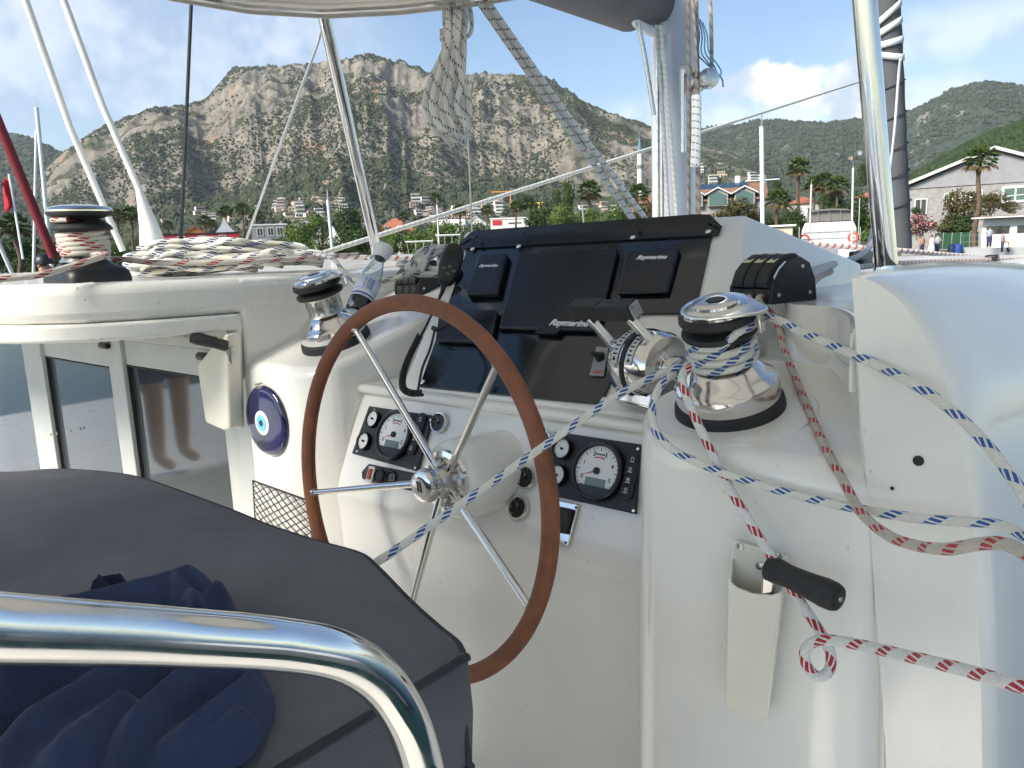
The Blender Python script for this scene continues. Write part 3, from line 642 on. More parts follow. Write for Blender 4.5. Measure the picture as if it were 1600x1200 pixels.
mb = MB(); mb.box(O + rt * 1.0 + UP * (h_ - .9) - aw * .05, rt * 1.4, aw * .04, UP * .12); mb.box(O + rt * 1.0 + UP * (h_ - 1.5) - aw * .05, rt * .06, aw * .04, UP * .5); mb.build('lettering', m_glassd, e, smooth=0)
house(705, 352, 40, 190, 10, 9, m_wallw, m_wallw, 'white gabled shed left of the diagonal rope', 'side', (), name='shed', cat='shed')
house(744, 352, 36, 195, 10, 12, m_wallw, m_trim, 'white gabled shed behind the thin white line', 'front', (), name='shed', cat='shed', over=.2)
m_red = mat('red_wall', (0.55, 0.05, 0.06), 0.7, var=0.1, vscale=1); m_tarp = mat('black_tarp', (0.02, 0.022, 0.025), 0.7); m_orange = mat('orange_wall', (0.6, 0.22, 0.06), 0.8)
house(315, 366, 110, 175, 8, 4, m_red, m_tarp, 'red restaurant with black awning behind the rope pile', 'flat', [(-30, -6, 10, 7, m_glassd), (0, -6, 10, 7, m_glassd), (30, -6, 10, 7, m_glassd)], name='restaurant', cat='restaurant')
house(305, 366, 34, 200, 7, 10, m_orange, m_tile, 'small orange gabled kiosk left of the palms', 'front', (), name='kiosk', cat='kiosk', over=.3)
house(420, 352, 52, 180, 9, 5, m_grey, m_wallw, 'grey flat roofed block behind the rope pile', 'flat', [(-14, -10, 9, 12, m_glassd), (2, -10, 9, 12, m_glassd), (16, -10, 9, 12, m_glassd)], name='building', cat='building')
house(478, 352, 44, 210, 9, 8, m_wallw, m_grey, 'grey hipped house right of the rope pile', 'hip', [(-6, -6, 6, 6, m_glassd)])
house(1255, 318, 46, 125, 8, 12, m_wallw, m_tile, 'red roofed house behind the palms and motor yacht', 'hip', [(-8, -12, 7, 10, m_glassd), (10, -12, 7, 10, m_glassd)])
house(1365, 308, 60, 130, 9, 12, m_grey, m_tile, 'red roofed grey house behind the right bimini post', 'hip', [(-22, -12, 7, 9, m_glassd), (20, -12, 7, 9, m_glassd)])
house(1012, 318, 46, 115, 8, 16, m_tileb, m_tileb, 'brown roofed house just left of the mast', 'hip', [(-6, -8, 8, 7, m_glassd)])
house(1120, 297, 30, 230, 9, 6, m_wallw, m_wallw, 'white rooftop block behind the dormer house', 'flat', [(-8, -6, 5, 5, m_glassd)], name='building', cat='building')
m_tent = mat('white_canvas', (0.78, 0.77, 0.74), 0.8, var=0.05, vscale=2); m_tentg = mat('grey_canvas', (0.34, 0.36, 0.40), 0.8)
def pagoda(px, py_eave, wpx, rise, d, m_, label, depth_=None):
    c = U(px, py_eave, d); rt, aw = frame_at(px, d); hw = wpx * d / 2400; O = Vector((c.x, c.y, LAND)); h_ = c.z - LAND; rz = rise * d / 1200
    e = thing('pagoda_tent', O, label, 'tent'); rows = []
    for t, z in ((1.08, -.25), (1.05, 0), (.62, .28), (.32, .58), (.12, .88), (.02, 1.0)):
        rows.append([O + (rt * a + aw * b) * hw * t + UP * (h_ + z * (rz if z > 0 else 1)) + aw * hw for a, b in ((-1, -1), (0, -1), (1, -1), (1, 0), (1, 1), (0, 1), (-1, 1), (-1, 0))])
    mb = MB(); mb.grid(rows, wrap=True); mb.build('canopy', m_, e, smooth=50, solid=.03)
    for a in (-1, 1):
        for b in (-1, 1): mb = MB(); mb.tube([O + (rt * a + aw * b + aw) * hw, O + (rt * a + aw * b + aw) * hw + UP * h_], .06, 6); mb.build('post', m_trim, e)
    return e
pagoda(522, 384, 36, 30, 105, m_tent, 'white pagoda tent behind the chrome winch')
pagoda(352, 362, 26, 22, 180, m_tentg, 'grey pagoda tent roof behind the rope pile')
# minaret
def minaret():
    c = U(1000, 284, 420); O = Vector((c.x, c.y, LAND)); e = thing('minaret', O, 'white minaret with blue spire left of the mast', 'minaret'); k = 420 / 1200; H = U(1000, 250, 420).z - LAND
    mb = MB(); mb.lathe(O, UP, [(4.4 * k, 0), (4.4 * k, H - 12 * k), (4.8 * k, H - 10 * k), (3.9 * k, H - 9 * k), (3.8 * k, H + 10 * k)], 18); mb.build('shaft', m_wallw, e)
    mb = MB(); mb.lathe(O + UP * (H - 14 * k), UP, [(4.4 * k, 0), (6.0 * k, 3 * k), (6.2 * k, 6 * k), (5.8 * k, 6.2 * k)], 18); mb.build('balcony', m_stone, e)
    mb = MB(); mb.lathe(O + UP * (H + 10 * k), UP, [(4.4 * k, 0), (3.4 * k, 6 * k), (1.6 * k, 18 * k), (.3 * k, 25 * k)], 18); mb.build('spire', mat('blue_spire', (0.10, 0.20, 0.28), 0.5), e)
    mb = MB(); mb.tube([O + UP * (H + 34 * k), O + UP * (H + 42 * k)], .25 * k, 6); mb.build('finial', mat('gilt', (0.6, 0.4, 0.15), 0.4, 0.8), e)
minaret()
def crane(px, py, hpx, jib, d, col, label):
    c = U(px, py, d); O = Vector((c.x, c.y, c.z - hpx * d / 1200)); rt, aw = frame_at(px, d); k = d / 1200; e = thing('crane', O, label, 'crane'); m_ = mat('crane_' + col, {'orange': (0.65, 0.26, 0.06), 'yellow': (0.7, 0.5, 0.08)}[col], 0.6)
    mb = MB(); mb.box(O + UP * hpx * k / 2, rt * .9 * k, aw * .9 * k, UP * hpx * k / 2); mb.build('tower', m_, e, smooth=0)
    mb = MB(); mb.box(O + UP * (hpx * k) - rt * jib * k * .35, rt * jib * k * .65, aw * .5 * k, UP * .8 * k); mb.build('jib', m_, e, smooth=0)
crane(797, 299, 26, 30, 560, 'orange', 'orange tower crane on the hillside')
crane(842, 317, 14, 24, 520, 'yellow', 'yellow tower crane above the round dark tree')
# hillside houses, one by one
rh = random.Random(5)
def villa_mesh(seed, wm):
    r = random.Random(seed); mb = MB(); z = 0
    for i in range(2 + seed % 2):
        w_ = r.uniform(.75, 1.1) * (1 - .15 * i); x = r.uniform(-.12, .12); mb.cur = 0; mb.abox(x - w_, x + w_, -.6 + .25 * i, .8, z, z + .55)
        mb.cur = 1
        for kx in range(3 + seed % 2): cx = x - w_ + (kx + .5) * 2 * w_ / (3 + seed % 2); mb.abox(cx - .17, cx + .17, -.63 + .25 * i, -.60 + .25 * i, z + .12, z + .42)
        mb.cur = 2; mb.abox(x - w_ - .05, x + w_ + .05, -.66 + .25 * i, .85, z + .55, z + .62); z += .62
    me = bpy.data.meshes.new('villa'); me.from_pydata([tuple(v) for v in mb.v], [], mb.f); me.materials.append(wm); me.materials.append(m_glassd); me.materials.append(m_tile if seed % 3 == 1 else wm)
    for p, k_ in zip(me.polygons, mb.mi): p.material_index = k_
    return me
VM = [villa_mesh(s, m_wallw if s % 2 else m_wallc) for s in range(6)]
clus = [(430, 540, 318, 350, 34, 640, 'whitewashed houses on the hillside above the rope pile'), (640, 670, 318, 330, 3, 700, 'lone pale houses in the pine wood above the red roof'), (655, 740, 330, 352, 26, 520, 'pale houses on the slope behind the white sheds'), (740, 800, 322, 336, 8, 520, 'pale houses on the slope left of the orange crane'), (890, 990, 322, 345, 16, 480, 'pale houses seen below the big palm'), (1060, 1200, 268, 292, 6, 560, 'pale houses on the slope behind the dormer house'), (255, 420, 340, 352, 9, 420, 'pale houses behind the palms left of the thin stay'), (1290, 1345, 232, 262, 3, 900, 'lone white houses high on the right slope')]
def ground_hit(px, py):
    az, te = az_of(px, py), math.tan(el_of(px, py)); best = None
    for mt in (main, far_right):
        if not (mt.A[0] < az < mt.A[-1]): continue
        T = np.linspace(0.02, 1, 240); x, y, z = mt.at(np.full(240, az), T); r = np.hypot(x, y); hit = np.nonzero((z - EYE.z) / r >= te)[0]
        if len(hit) and (best is None or r[hit[0]] < best[0]): best = (r[hit[0]], Vector((x[hit[0]], y[hit[0]], z[hit[0]])))
    return best
words = ('lowest', 'low', 'middle', 'upper', 'topmost')
for x0, x1, y0, y1, n, d, l in clus:
    for i in range(n):
        px = rh.uniform(x0, x1); py = rh.uniform(y0, y1); hit = ground_hit(px, py)
        if hit is None: continue
        dd, p = hit; s = rh.uniform(3.2, 5.2) * min(1.5, dd / 650)
        o = bpy.data.objects.new('hillside_house', VM[rh.randrange(6)]); COL.objects.link(o); o.location = (p.x, p.y, p.z - .3 * s); o.scale = (s, s, s); o.rotation_euler = (0, 0, rh.uniform(-.5, .5) - math.atan2(p.x, p.y))
        tag(o, l.replace('houses', 'house'), 'house', l)
# shrubs that close the gaps along the shore
sh_l = 'low green shrub in the hedge along the shore'
for i in range(46):
    px = -20 + i * 36 + rh.uniform(-14, 14); hz = 386 - .04 * (px - 800)
    if 1395 < px < 1480 or 245 < px < 455: continue
    tree(px, hz - rh.uniform(2, 16), rh.uniform(44, 70), rh.uniform(34, 54), rh.uniform(92, 128), rh.choice(('dark', 'dark', 'light', 'olive')), sh_l, i, 'shrub', group='shrubs along the shore', cat='shrub')
# ================================================================== OUR CATAMARAN: body
def gel_mat(name, col, rough, dirt):
    m = bpy.data.materials.new(name); m.use_nodes = True; t = m.node_tree; b = t.nodes['Principled BSDF']
    b.inputs['Coat Weight'].default_value = 0.35; b.inputs['Coat Roughness'].default_value = 0.06
    tcn = t.nodes.new('ShaderNodeTexCoord')
    def nz(sc, det, st=(1, 1, 1)):
        mp = t.nodes.new('ShaderNodeMapping'); mp.inputs['Scale'].default_value = st; t.links.new(tcn.outputs['Object'], mp.inputs[0])
        n = t.nodes.new('ShaderNodeTexNoise'); n.inputs['Scale'].default_value = sc; n.inputs['Detail'].default_value = det; n.inputs['Roughness'].default_value = .62; t.links.new(mp.outputs[0], n.inputs[0]); return n.outputs[0]
    def rmp(v, a, c, lo=0, hi=1):
        n = t.nodes.new('ShaderNodeMapRange'); n.inputs[1].default_value = a; n.inputs[2].default_value = c; n.inputs[3].default_value = lo; n.inputs[4].default_value = hi; t.links.new(v, n.inputs[0]); return n.outputs[0]
    def mixc(f, a, c):
        n = t.nodes.new('ShaderNodeMix'); n.data_type = 'RGBA'; t.links.new(f, n.inputs[0])
        for i, v in ((6, a), (7, c)):
            if hasattr(v, 'links'): t.links.new(v, n.inputs[i])
            else: n.inputs[i].default_value = (*v, 1)
        return n.outputs[2]
    c = mixc(rmp(nz(3.0, 3), .3, .7), col, tuple(x * 0.94 for x in col))
    c = mixc(rmp(nz(9, 5, (1, 1, .25)), .58, .85, 0, dirt), c, (0.50, 0.44, 0.34))          # faint runs of grime
    c = mixc(rmp(nz(55, 2), .735, .76, 0, dirt * 1.6), c, (0.22, 0.19, 0.15))               # specks
    t.links.new(c, b.inputs['Base Color'])
    t.links.new(rmp(nz(7, 4), .3, .7, rough, rough + .06), b.inputs['Roughness'])
    bp = t.nodes.new('ShaderNodeBump'); bp.inputs['Strength'].default_value = .05; bp.inputs['Distance'].default_value = .003; t.links.new(nz(22, 2), bp.inputs['Height']); t.links.new(bp.outputs[0], b.inputs['Normal'])
    MATS[name] = m
    return m
m_gel = gel_mat('white_gelcoat', (0.86, 0.845, 0.79), 0.15, 0.17)
m_gel2 = gel_mat('cabin_gelcoat', (0.83, 0.815, 0.76), 0.24, 0.38)
m_deck = gel_mat('deck_gelcoat', (0.82, 0.81, 0.77), 0.26, 0.15)
m_chrome = mat('polished_steel', (0.74, 0.73, 0.71), 0.06, 1.0, rvar=0.14, vscale=18, bump=0.02, bscale=20)
m_steel = mat('worn_steel', (0.56, 0.55, 0.52), 0.22, 1.0, var=0.12, vscale=30, rvar=0.15)
m_black = mat('black_plastic', (0.012, 0.013, 0.014), 0.42, var=0.2, vscale=40, bump=0.05, bscale=300)
m_rubber = mat('black_rubber', (0.022, 0.023, 0.024), 0.6, var=0.2, vscale=30)
m_gloss = mat('black_acrylic', (0.006, 0.009, 0.012), 0.05, coat=0.4, rvar=0.08, vscale=5)
m_satin = mat('black_satin_cover', (0.008, 0.010, 0.013), 0.27)
m_white = mat('white_print', (0.8, 0.8, 0.8), 0.5)
m_alu = mat('painted_aluminium', (0.52, 0.535, 0.51), 0.38, var=0.04, vscale=10)
cat_ = thing('catamaran', B(1.6, -1.5, -1.9), 'white catamaran seen from its helm station', 'catamaran')
P1 = B(1.245, 0, -0.324); N1 = BD(-1, 0, 1.12).normalized(); UP1 = BD(1.12, 0, 1).normalized()        # slope of the black instrument panel
P2 = B(1.235, 0, -0.36); N2 = BD(-1, 0, .45).normalized(); UP2 = BD(.45, 0, 1).normalized()            # slope of the engine dash
def p1(x, y, h=0.0): return PP(x, y, P1 + N1 * h, N1)
def p2(x, y, h=0.0): return PP(x, y, P2 + N2 * h, N2)
f1 = lambda z: 1.245 + 1.12 * (z + .324)
f2 = lambda z: 1.235 + .45 * (z + .36)
# roof of the saloon with its rounded aft edge
edge = [(2.2, -1.95), (1.12, -1.95), (1.02, -1.965), (.86, -1.99), (.74, -2.04), (.64, -2.14), (.56, -2.3), (.5, -2.7), (.45, -3.2), (.45, -4.6)]
zt = [-.052, -.052, -.051, -.049, -.047, -.044, -.040, -.036, -.034, -.034]
def slab(name, m_, zt, dz, inset=0.0, bev=.02):
    mb = MB(); T = [B(f + inset, s - inset * .6, z) for (f, s), z in zip(edge, zt)] + [B(5.2, -4.6, -.02), B(5.2, -2.2, -.05)]
    mb.prism([p - UP * dz for p in T], UP * dz); return mb.build(name, m_, cat_, bevel=bev, bseg=4, recalc=True)
slab('cabin_roof', m_gel2, zt, .10, bev=.028)
mb = MB(); T = [B(f - .012, s + .006, z - .0985) for (f, s), z in zip(edge[1:], zt[1:])]
Q = [B(f + .10, s - .10, z - .104) for (f, s), z in zip(edge[1:], zt[1:])]
mb.prism([p - UP * .045 for p in T + Q[::-1]], UP * .045); mb.build('roof_beam', m_gel2, cat_, bevel=.008, bseg=3, recalc=True)
mb = MB(); mb.bbox(1.075, 1.10, -2.045, -2.015, -.165, -.115); mb.build('beam_bracket', m_steel, cat_, bevel=.003)
# left block: face with the glass charm, sloping shelf with the winch
sl = lambda f: -.29 + .30 * (f - 1.12)
mb = MB()
ol = [(1.12, -1.985), (1.115, -1.72), (1.125, -1.655), (1.165, -1.605), (1.25, -1.59), (1.55, -1.585), (1.95, -1.585), (1.95, -1.985)]
mb.add([B(f, s, sl(f)) for f, s in ol] + [B(f + (.01 if i < 3 else 0), s, -1.9) for i, (f, s) in enumerate(ol)], [tuple(range(8))] + [(i, i + 8, (i + 1) % 8 + 8, (i + 1) % 8) for i in range(8)])
mb.build('shelf_block', m_gel, cat_, bevel=.022, bseg=4, recalc=True)
mb = MB(); mb.bbox(1.122, 2.3, -2.004, -1.952, -.34, -.056); mb.build('block_upstand', m_gel, cat_, bevel=.012, bseg=3)
# instrument dash and lower console wall
mb = MB(); prof = [(1.62, -.335), (1.228, -.335), (1.220, -.343), (1.222, -.356), (1.2365, -.362), (1.150, -.555), (1.134, -.596), (1.131, -.612), (1.136, -.64), (1.142, -.80), (1.150, -1.9), (1.62, -1.9)]
mb.prism([B(f, -1.60, z) for f, z in prof], BS * .96); mb.build('dash', m_gel, cat_, bevel=.006, bseg=3, recalc=True)
# ridge that frames the dash on its lower side
# sloping housing behind the black panel
mb = MB(); zb, zt_ = -.336, .052
V = [B(f1(zb), -1.445, zb), B(f1(zb), -.70, zb), B(f1(zt_), -.742, zt_), B(f1(zt_), -1.612, zt_), B(2.30, -1.60, -.06), B(2.05, -.60, -.075), B(2.05, -.60, -.45), B(2.3, -1.6, -.45),
     B(1.45, -.655, -.19)]
mb.add(V, [(0, 1, 2, 3), (3, 2, 5, 4), (1, 8, 2), (8, 5, 2), (8, 6, 5), (1, 6, 8), (0, 3, 4, 7), (0, 7, 6, 1), (4, 5, 6, 7)]); mb.build('panel_housing', m_gel, cat_, bevel=.016, bseg=3, recalc=True)
# column under the right winch
AXW = BD(-.26, 0, .966)
mb = MB(); rows = []
cF, cS = 1.115, -.515
for t, z, k in ((0, -.262, .80), (0, -.264, .93), (0, -.275, .985), (0, -.30, 1.0), (0, -.5, 1.02), (0, -.9, 1.06), (0, -1.9, 1.1)):
    row = []
    for j in range(48):
        a = 2 * math.pi * j / 48; c_, s_ = math.cos(a), math.sin(a); e = 2 / (2.8 if s_ < 0 else 7.0)
        df = math.copysign(abs(c_) ** e, c_) * (.150 if c_ < 0 else .25) * k; ds = math.copysign(abs(s_) ** e, s_) * (.27 if s_ > 0 else .118) * k
        row.append(B(cF + df, cS + ds, z + (.22 * df if z > -.31 else .0)))
    rows.append(row)
mb.grid(rows, wrap=True); mb.add(rows[0], [tuple(range(48))]); mb.build('winch_column', m_gel, cat_, smooth=50, recalc=True)
mb = MB(); mb.lathe(B(1.105, -.513, -.285), AXW, [(.135, 0), (.133, .018), (.128, .024), (.05, .026)], 48, cap1=True); mb.build('winch_plinth', m_gel, cat_, smooth=40)
# wall right of the column, running aft into the coaming
mb = MB(); zt3 = -.118
wl = [(1.62, -.60), (1.36, -.52), (1.30, -.42), (1.16, -.345), (.985, -.2975)]
rows = [[B(f, s, z0) for f, s in wl] for z0 in (zt3,)]
rows = []
for z0, sh in ((zt3, 0), (-.30, .010), (-.60, .035), (-1.0, .062), (-1.9, .09)): rows.append([B(f - (.02 if z0 < zt3 else 0) * 0, s + (.068 * min(1, max(0, (-.052 - z0) / .64)) if i == 4 else sh * .6), z0) for i, (f, s) in enumerate(wl)])
rows = [[sp for sp in spline(r, 6)] for r in rows]
mb.grid(rows); mb.build('side_wall', m_gel, cat_, smooth=60, solid=.012)
# coaming: narrow body beside the helm with a rounded top that falls away to starboard
sec = [(-.300, -.052), (-.275, -.058), (-.238, -.088), (-.203, -.148), (-.180, -.21), (-.164, -.28), (-.148, -.40), (-.128, -.64), (-.10, -1.1), (-.05, -1.9)]
sec = [(p.x, p.y) for p in spline([(a, b, 0) for a, b in sec], 5)]
mb = MB(); rows = []
n = len(sec)
def station(f, w, up):
    return [B(f, s + w * min(1, max(0, (i / (n - 1)) * 2.6)), z + up * max(0, 1 - i / (n * .35))) for i, (s, z) in enumerate(sec)]
rows = [station(.980, 0, 0), station(.983, .005, .000), station(.990, .011, .001), station(1.00, .016, .002), station(1.05, .027, .003), station(1.12, .042, .003), station(1.25, .075, .003), station(1.45, .115, .000), station(1.7, .15, -.012), station(1.95, .19, -.04), station(2.1, .21, -.075)]
mb.grid(rows)
left = [B(.980, -.300 + .068 * min(1, max(0, (-.052 - z) / .64)), z) for (s, z) in sec]
mb.grid([left, rows[0]])
mb.build('coaming', m_gel, cat_, smooth=48, recalc=False)
mb = MB(); q = PF(1435, 720, .979); mb.lathe(q, -BF, [(.0062, -.0005), (.0062, .0006)], 16); mb.build('drain_hole', m_black, cat_)
mb = MB(); q = PF(1394, 763, .979); mb.lathe(q, -BF, [(.0024, -.0005), (.0024, .0006)], 12); mb.build('screw_hole', m_black, cat_)
# decks
mb = MB(); mb.prism([B(f, s, -.20) for f, s in [(1.62, -.605), (1.365, -.523), (1.305, -.425), (1.165, -.35), (.99, -.302), (1.05, -.27), (1.5, -.24), (2.2, -.2), (2.3, -.8), (1.9, -.75)]], UP * .081); mb.build('clutch_shelf', m_gel, cat_, bevel=.006, bseg=3, recalc=True)
mb = MB(); ol = [(1.9, -.62), (1.9, -.22), (2.3, -.02), (3.2, .10), (3.9, -.1), (4.25, -.7), (4.3, -2.5), (2.25, -1.9), (2.1, -.9)]
mb.prism([B(f, s, -.21) for f, s in ol], UP * .085); mb.build('side_deck', m_deck, cat_, bevel=.03, bseg=3, recalc=True)
mb = MB(); mb.prism([B(f, s, -.9) for f, s in [(4.2, .2), (6.4, -.1), (7.6, -.9), (7.6, -4.4), (4.2, -4.8)]], UP * .25); mb.build('foredeck', m_deck, cat_, bevel=.03, recalc=True)
mb = MB(); mb.bbox(-2.4, .12, .42, .8, -1.9, -.62); mb.build('unseen_aft_coaming', m_gel, cat_, bevel=.06, bseg=4)  # out of view, added so the chrome rail mirrors white instead of water
mb = MB(); mb.bbox(-2.5, -2.0, -4.6, .41, -1.9, -.75); mb.build('unseen_aft_bench', m_gel, cat_, bevel=.05, bseg=4)  # unseen block astern, added as a white surface for the chrome to reflect
mb = MB(); mb.bbox(-1.4, 1.15, -.62, .41, -1.899, -1.50); mb.build('unseen_helm_step', m_deck, cat_, bevel=.03)  # unseen floor under the camera, added to reflect pale in the chrome
mb = MB(); mb.prism([B(f, s, -1.95) for f, s in [(-2.2, -4.8), (-2.2, .5), (1.3, .5), (1.3, -4.8)]], UP * .05); mb.build('cockpit_sole', m_deck, cat_)
mb = MB(); mb.prism([B(f, s, -3.3) for f, s in [(-2.6, .6), (3.5, .75), (7.6, -.4), (7.6, -1.2), (3.5, -1.0), (-2.6, -1.2)]], UP * 1.38); mb.build('hull', m_deck, cat_, bevel=.05)
# wheel pedestal
WN = (BF * -.995 + BS * -.051 + UP * .081).normalized(); WC = EYE + (U(639.85, 764.2, 1.652) - EYE) * .9125; WR = .365
mb = MB(); hb = WC - WN * .098
mb.lathe(hb, -WN, [(.058, -.002), (.070, 0), (.078, .008), (.083, .022), (.086, .05), (.090, .30)], 48, cap0=True); mb.build('wheel_pedestal', m_gel, cat_, smooth=50)
# saloon doors under the roof
dF = 1.24
def dq(x, y, f=None): return PF(x, y, dF if f is None else f)
def bar(name, pts, th, m_=m_alu, par=cat_, bev=.004):
    mb = MB(); mb.prism(pts, BF * th); return mb.build(name, m_, par, bevel=bev, recalc=True)
ztop, zbot = -.285, -1.9
def sx(px, py): return bc(dq(px, py))[1]
s_l0, s_l1, s_m0, s_m1, s_r0, s_r1 = sx(50, 600), sx(78, 600), sx(182, 600), sx(203, 600), sx(352, 640), sx(376, 640)
def rect(s0, s1, z0, z1, f=dF): return [B(f, s0, z0), B(f, s1, z0), B(f, s1, z1), B(f, s0, z1)]
door_parts = []
bar('door_frame', rect(s_l0, s_l1, zbot, ztop, dF - .02), .05); bar('door_frame', rect(s_m0, s_m1, zbot, ztop, dF - .02), .05)
bar('door_frame', rect(s_r0, s_r1, zbot, ztop, dF - .01), .05); bar('door_frame', rect(s_r1 + .008, s_r1 + .12, zbot, ztop + .1, dF - .02), .05)
bar('door_track', rect(-5.0, s_r1 + .12, ztop, ztop + .035, dF - .03), .08); bar('door_header', rect(-5.0, s_r1 + .15, ztop + .037, -.10, dF), .05, m_gel2)
bar('door_rail', rect(s_l1 + .004, s_m0 - .004, ztop - .12, ztop - .004, dF - .005), .03); bar('door_rail', rect(s_m1 + .004, s_r0 - .004, ztop - .10, ztop - .004, dF - .005), .03); bar('door_rail', rect(-5.0, s_l0 - .004, ztop - .03, ztop - .004, dF - .005), .03)
m_pane = mat('tinted_door_glass', (0.040, 0.050, 0.052), 0.04, spec=0.7, coat=0.5)
pane_l = bar('pane', rect(s_l1, s_m0, zbot, ztop - .11, dF + .008), .008, m_pane, bev=0); pane_r = bar('pane', rect(s_m1, s_r0, zbot, ztop - .09, dF + .008), .008, m_pane, bev=0); bar('pane', rect(-5.0, s_l0, zbot, ztop - .03, dF + .008), .008, m_pane, bev=0)
m_seal = mat('rubber_seal', (0.02, 0.022, 0.022), 0.6)
for s0, s1, zz in ((s_l1, s_m0, ztop - .12), (s_m1, s_r0, ztop - .10)):
    mb = MB()
    for a_, b_ in ((s0 + .001, s0 + .006), (s1 - .006, s1 - .001)): mb.bbox(dF - .004, dF + .007, a_, b_, zbot, zz)
    mb.bbox(dF - .004, dF + .007, s0 + .0065, s1 - .0065, zz - .007, zz - .002); mb.build('door_seal', m_seal, cat_, smooth=0)
for px, py in ((163, 540), (318, 557)):
    q = dq(px, py, dF - .03); mb = MB(); mb.lathe(q - BS * .035, BS, [(.010, 0), (.0135, .006), (.0135, .06), (.010, .07)], 14); mb.build('door_handle', m_black, cat_)
for px, py in ((62, 556), (73, 554), (80, 679), (89, 677), (104, 674), (109, 673)):
    q = dq(px, py, dF - .021); mb = MB(); mb.lathe(q, -BF, [(.007, 0), (.006, .003), (.001, .004)], 10); mb.build('screw', m_steel, cat_)
# ================================================================== HELM: wheel, panel, gauges, throttle
def ring_pts(c, n, r, k=64):
    a = n.cross(UP).normalized(); b = a.cross(n).normalized(); return [c + (a * math.cos(2 * math.pi * i / k) + b * math.sin(2 * math.pi * i / k)) * r for i in range(k)], a, b
m_leather = mat('brown_leather', (0.225, 0.083, 0.040), 0.52, var=0.28, vscale=11, bump=0.22, bscale=320, rvar=.15)
wh = thing('steering_wheel', WC, 'large steering wheel with brown leather rim and five steel spokes', 'steering wheel')
rp, wa, wb = ring_pts(WC, WN, WR, 96)
mb = MB(); mb.tube(rp, .0158, 16, closed=True); rim = mb.build('rim', m_leather, wh, smooth=60)
mb = MB(); mb.tube([p - (p - WC).normalized() * .0157 for p in rp], .0012, 6, closed=True); mb.build('seam', mat('leather_seam', (0.12, 0.04, 0.015), 0.7), rim)
hub = WC - WN * .085
for k in range(5):
    a = R_(-12 + 72 * k); d = wa * math.cos(a) + wb * math.sin(a); e = WC + d * (WR - .012); s0 = hub + d * .026
    mb = MB(); mb.tube([s0, s0.lerp(e, .5), e], lambda i: (.0085, .0078, .0065)[i], 12); sp_ = mb.build('spoke', m_chrome, wh)
    mb = MB(); mb.lathe(e - d * .004, d, [(.009, 0), (.010, .002), (.0095, .005)], 12); mb.build('ferrule', m_steel, sp_)
mb = MB(); mb.lathe(hub - WN * .016, WN, [(.018, 0), (.032, .004), (.034, .02), (.030, .032), (.024, .036), (.020, .040)], 32); hb_ = mb.build('hub', m_steel, wh)
mb = MB(); mb.lathe(hub + WN * .026, WN, [(.014, 0), (.030, .003), (.0335, .008), (.0335, .024), (.031, .030), (.024, .034), (.016, .0345)], 32); cap = mb.build('hub_cap', m_chrome, wh)
mb = MB()
for j in range(28):
    a = 2 * math.pi * j / 28; d = wa * math.cos(a) + wb * math.sin(a); mb.box(hub + WN * .042 + d * .0335, d * .0009, WN.cross(d) * .0018, WN * .007)
mb.build('knurl', m_steel, cap)
mb = MB()
for o_ in (-.004, .004): mb.box(hub + WN * .0608 + wa * o_, wa * .0022, (wb + wa * .3).normalized() * .011, WN * .0006)
mb.build('emblem', m_black, cap)
mb = MB(); fl0 = WC - WN * .098
mb.lathe(fl0 - WN * .004, WN, [(.064, 0), (.066, .004), (.063, .012), (.052, .014), (.046, .007), (.030, .006), (.024, .014)], 40); fl = mb.build('flange', m_chrome, wh)
for j in range(6):
    a = 2 * math.pi * j / 6 + .3; d = wa * math.cos(a) + wb * math.sin(a); mb = MB(); mb.lathe(fl0 + WN * .002 + d * .037, WN, [(.006, 0), (.005, .004), (.001, .005)], 8); mb.build('bolt', m_steel, fl)
# ---------------------------------------------------------------- black instrument panel
ip = thing('instrument_panel', p1(850, 560), 'glossy black instrument panel under a curved black hood', 'instrument panel')
ol = [(735, 381), (1118, 352), (1087, 492), (1001, 493), (941, 634), (657, 606)]
mb = MB(); mb.prism([p1(x, y, .001) for x, y in ol], N1 * .006); mb.build('face_plate', m_gloss, ip, bevel=.0012, recalc=True)
hd = MB(); pr = [(.000, .006), (.030, .0075), (.038, .011), (.046, .0165), (.055, .022), (.0565, .019), (.047, .0125), (.040, .007), (.031, .0035), (.000, .002)]
def hl(u): return P1 + BS * u + UP1 * .50
rows = []; hs = -1.572; he = -.775
base_ = B(f1(0.0), 0, 0.0)
for k in range(25):
    t = k / 24; s_ = hs + (he - hs) * t; e_ = min(1, min(t, 1 - t) * 14); e_ = math.sqrt(max(0, 1 - (1 - e_) ** 2)) * .55 + .45
    rows.append([base_ + BS * s_ + UP1 * (a * (e_ if a > .03 else 1) - .012 + .012 * t) + N1 * (b * e_ + .006) for a, b in pr])
hd.grid(rows, wrap=True); hd.add(rows[0], [tuple(range(len(pr)))]); hd.add(rows[-1], [tuple(range(len(pr)))]); hd.build('hood', m_satin, ip, smooth=40, recalc=True)
for x, y in ((739, 389), (811, 385), (989, 371), (1107, 362), (660, 597), (944, 625), (1072, 480)):
    mb = MB(); mb.lathe(p1(x, y, .006 if y > 400 else .013), N1, [(.0075, 0), (.0075, .002), (.004, .0045), (.0006, .005)], 14); mb.build('screw', m_chrome, ip)
for x, y in ((744, 371), (816, 367), (993, 352)):
    mb = MB(); mb.lathe(p1(x, y, .030), N1, [(.006, 0), (.006, .002), (.001, .004)], 12); mb.build('screw', m_black, ip)
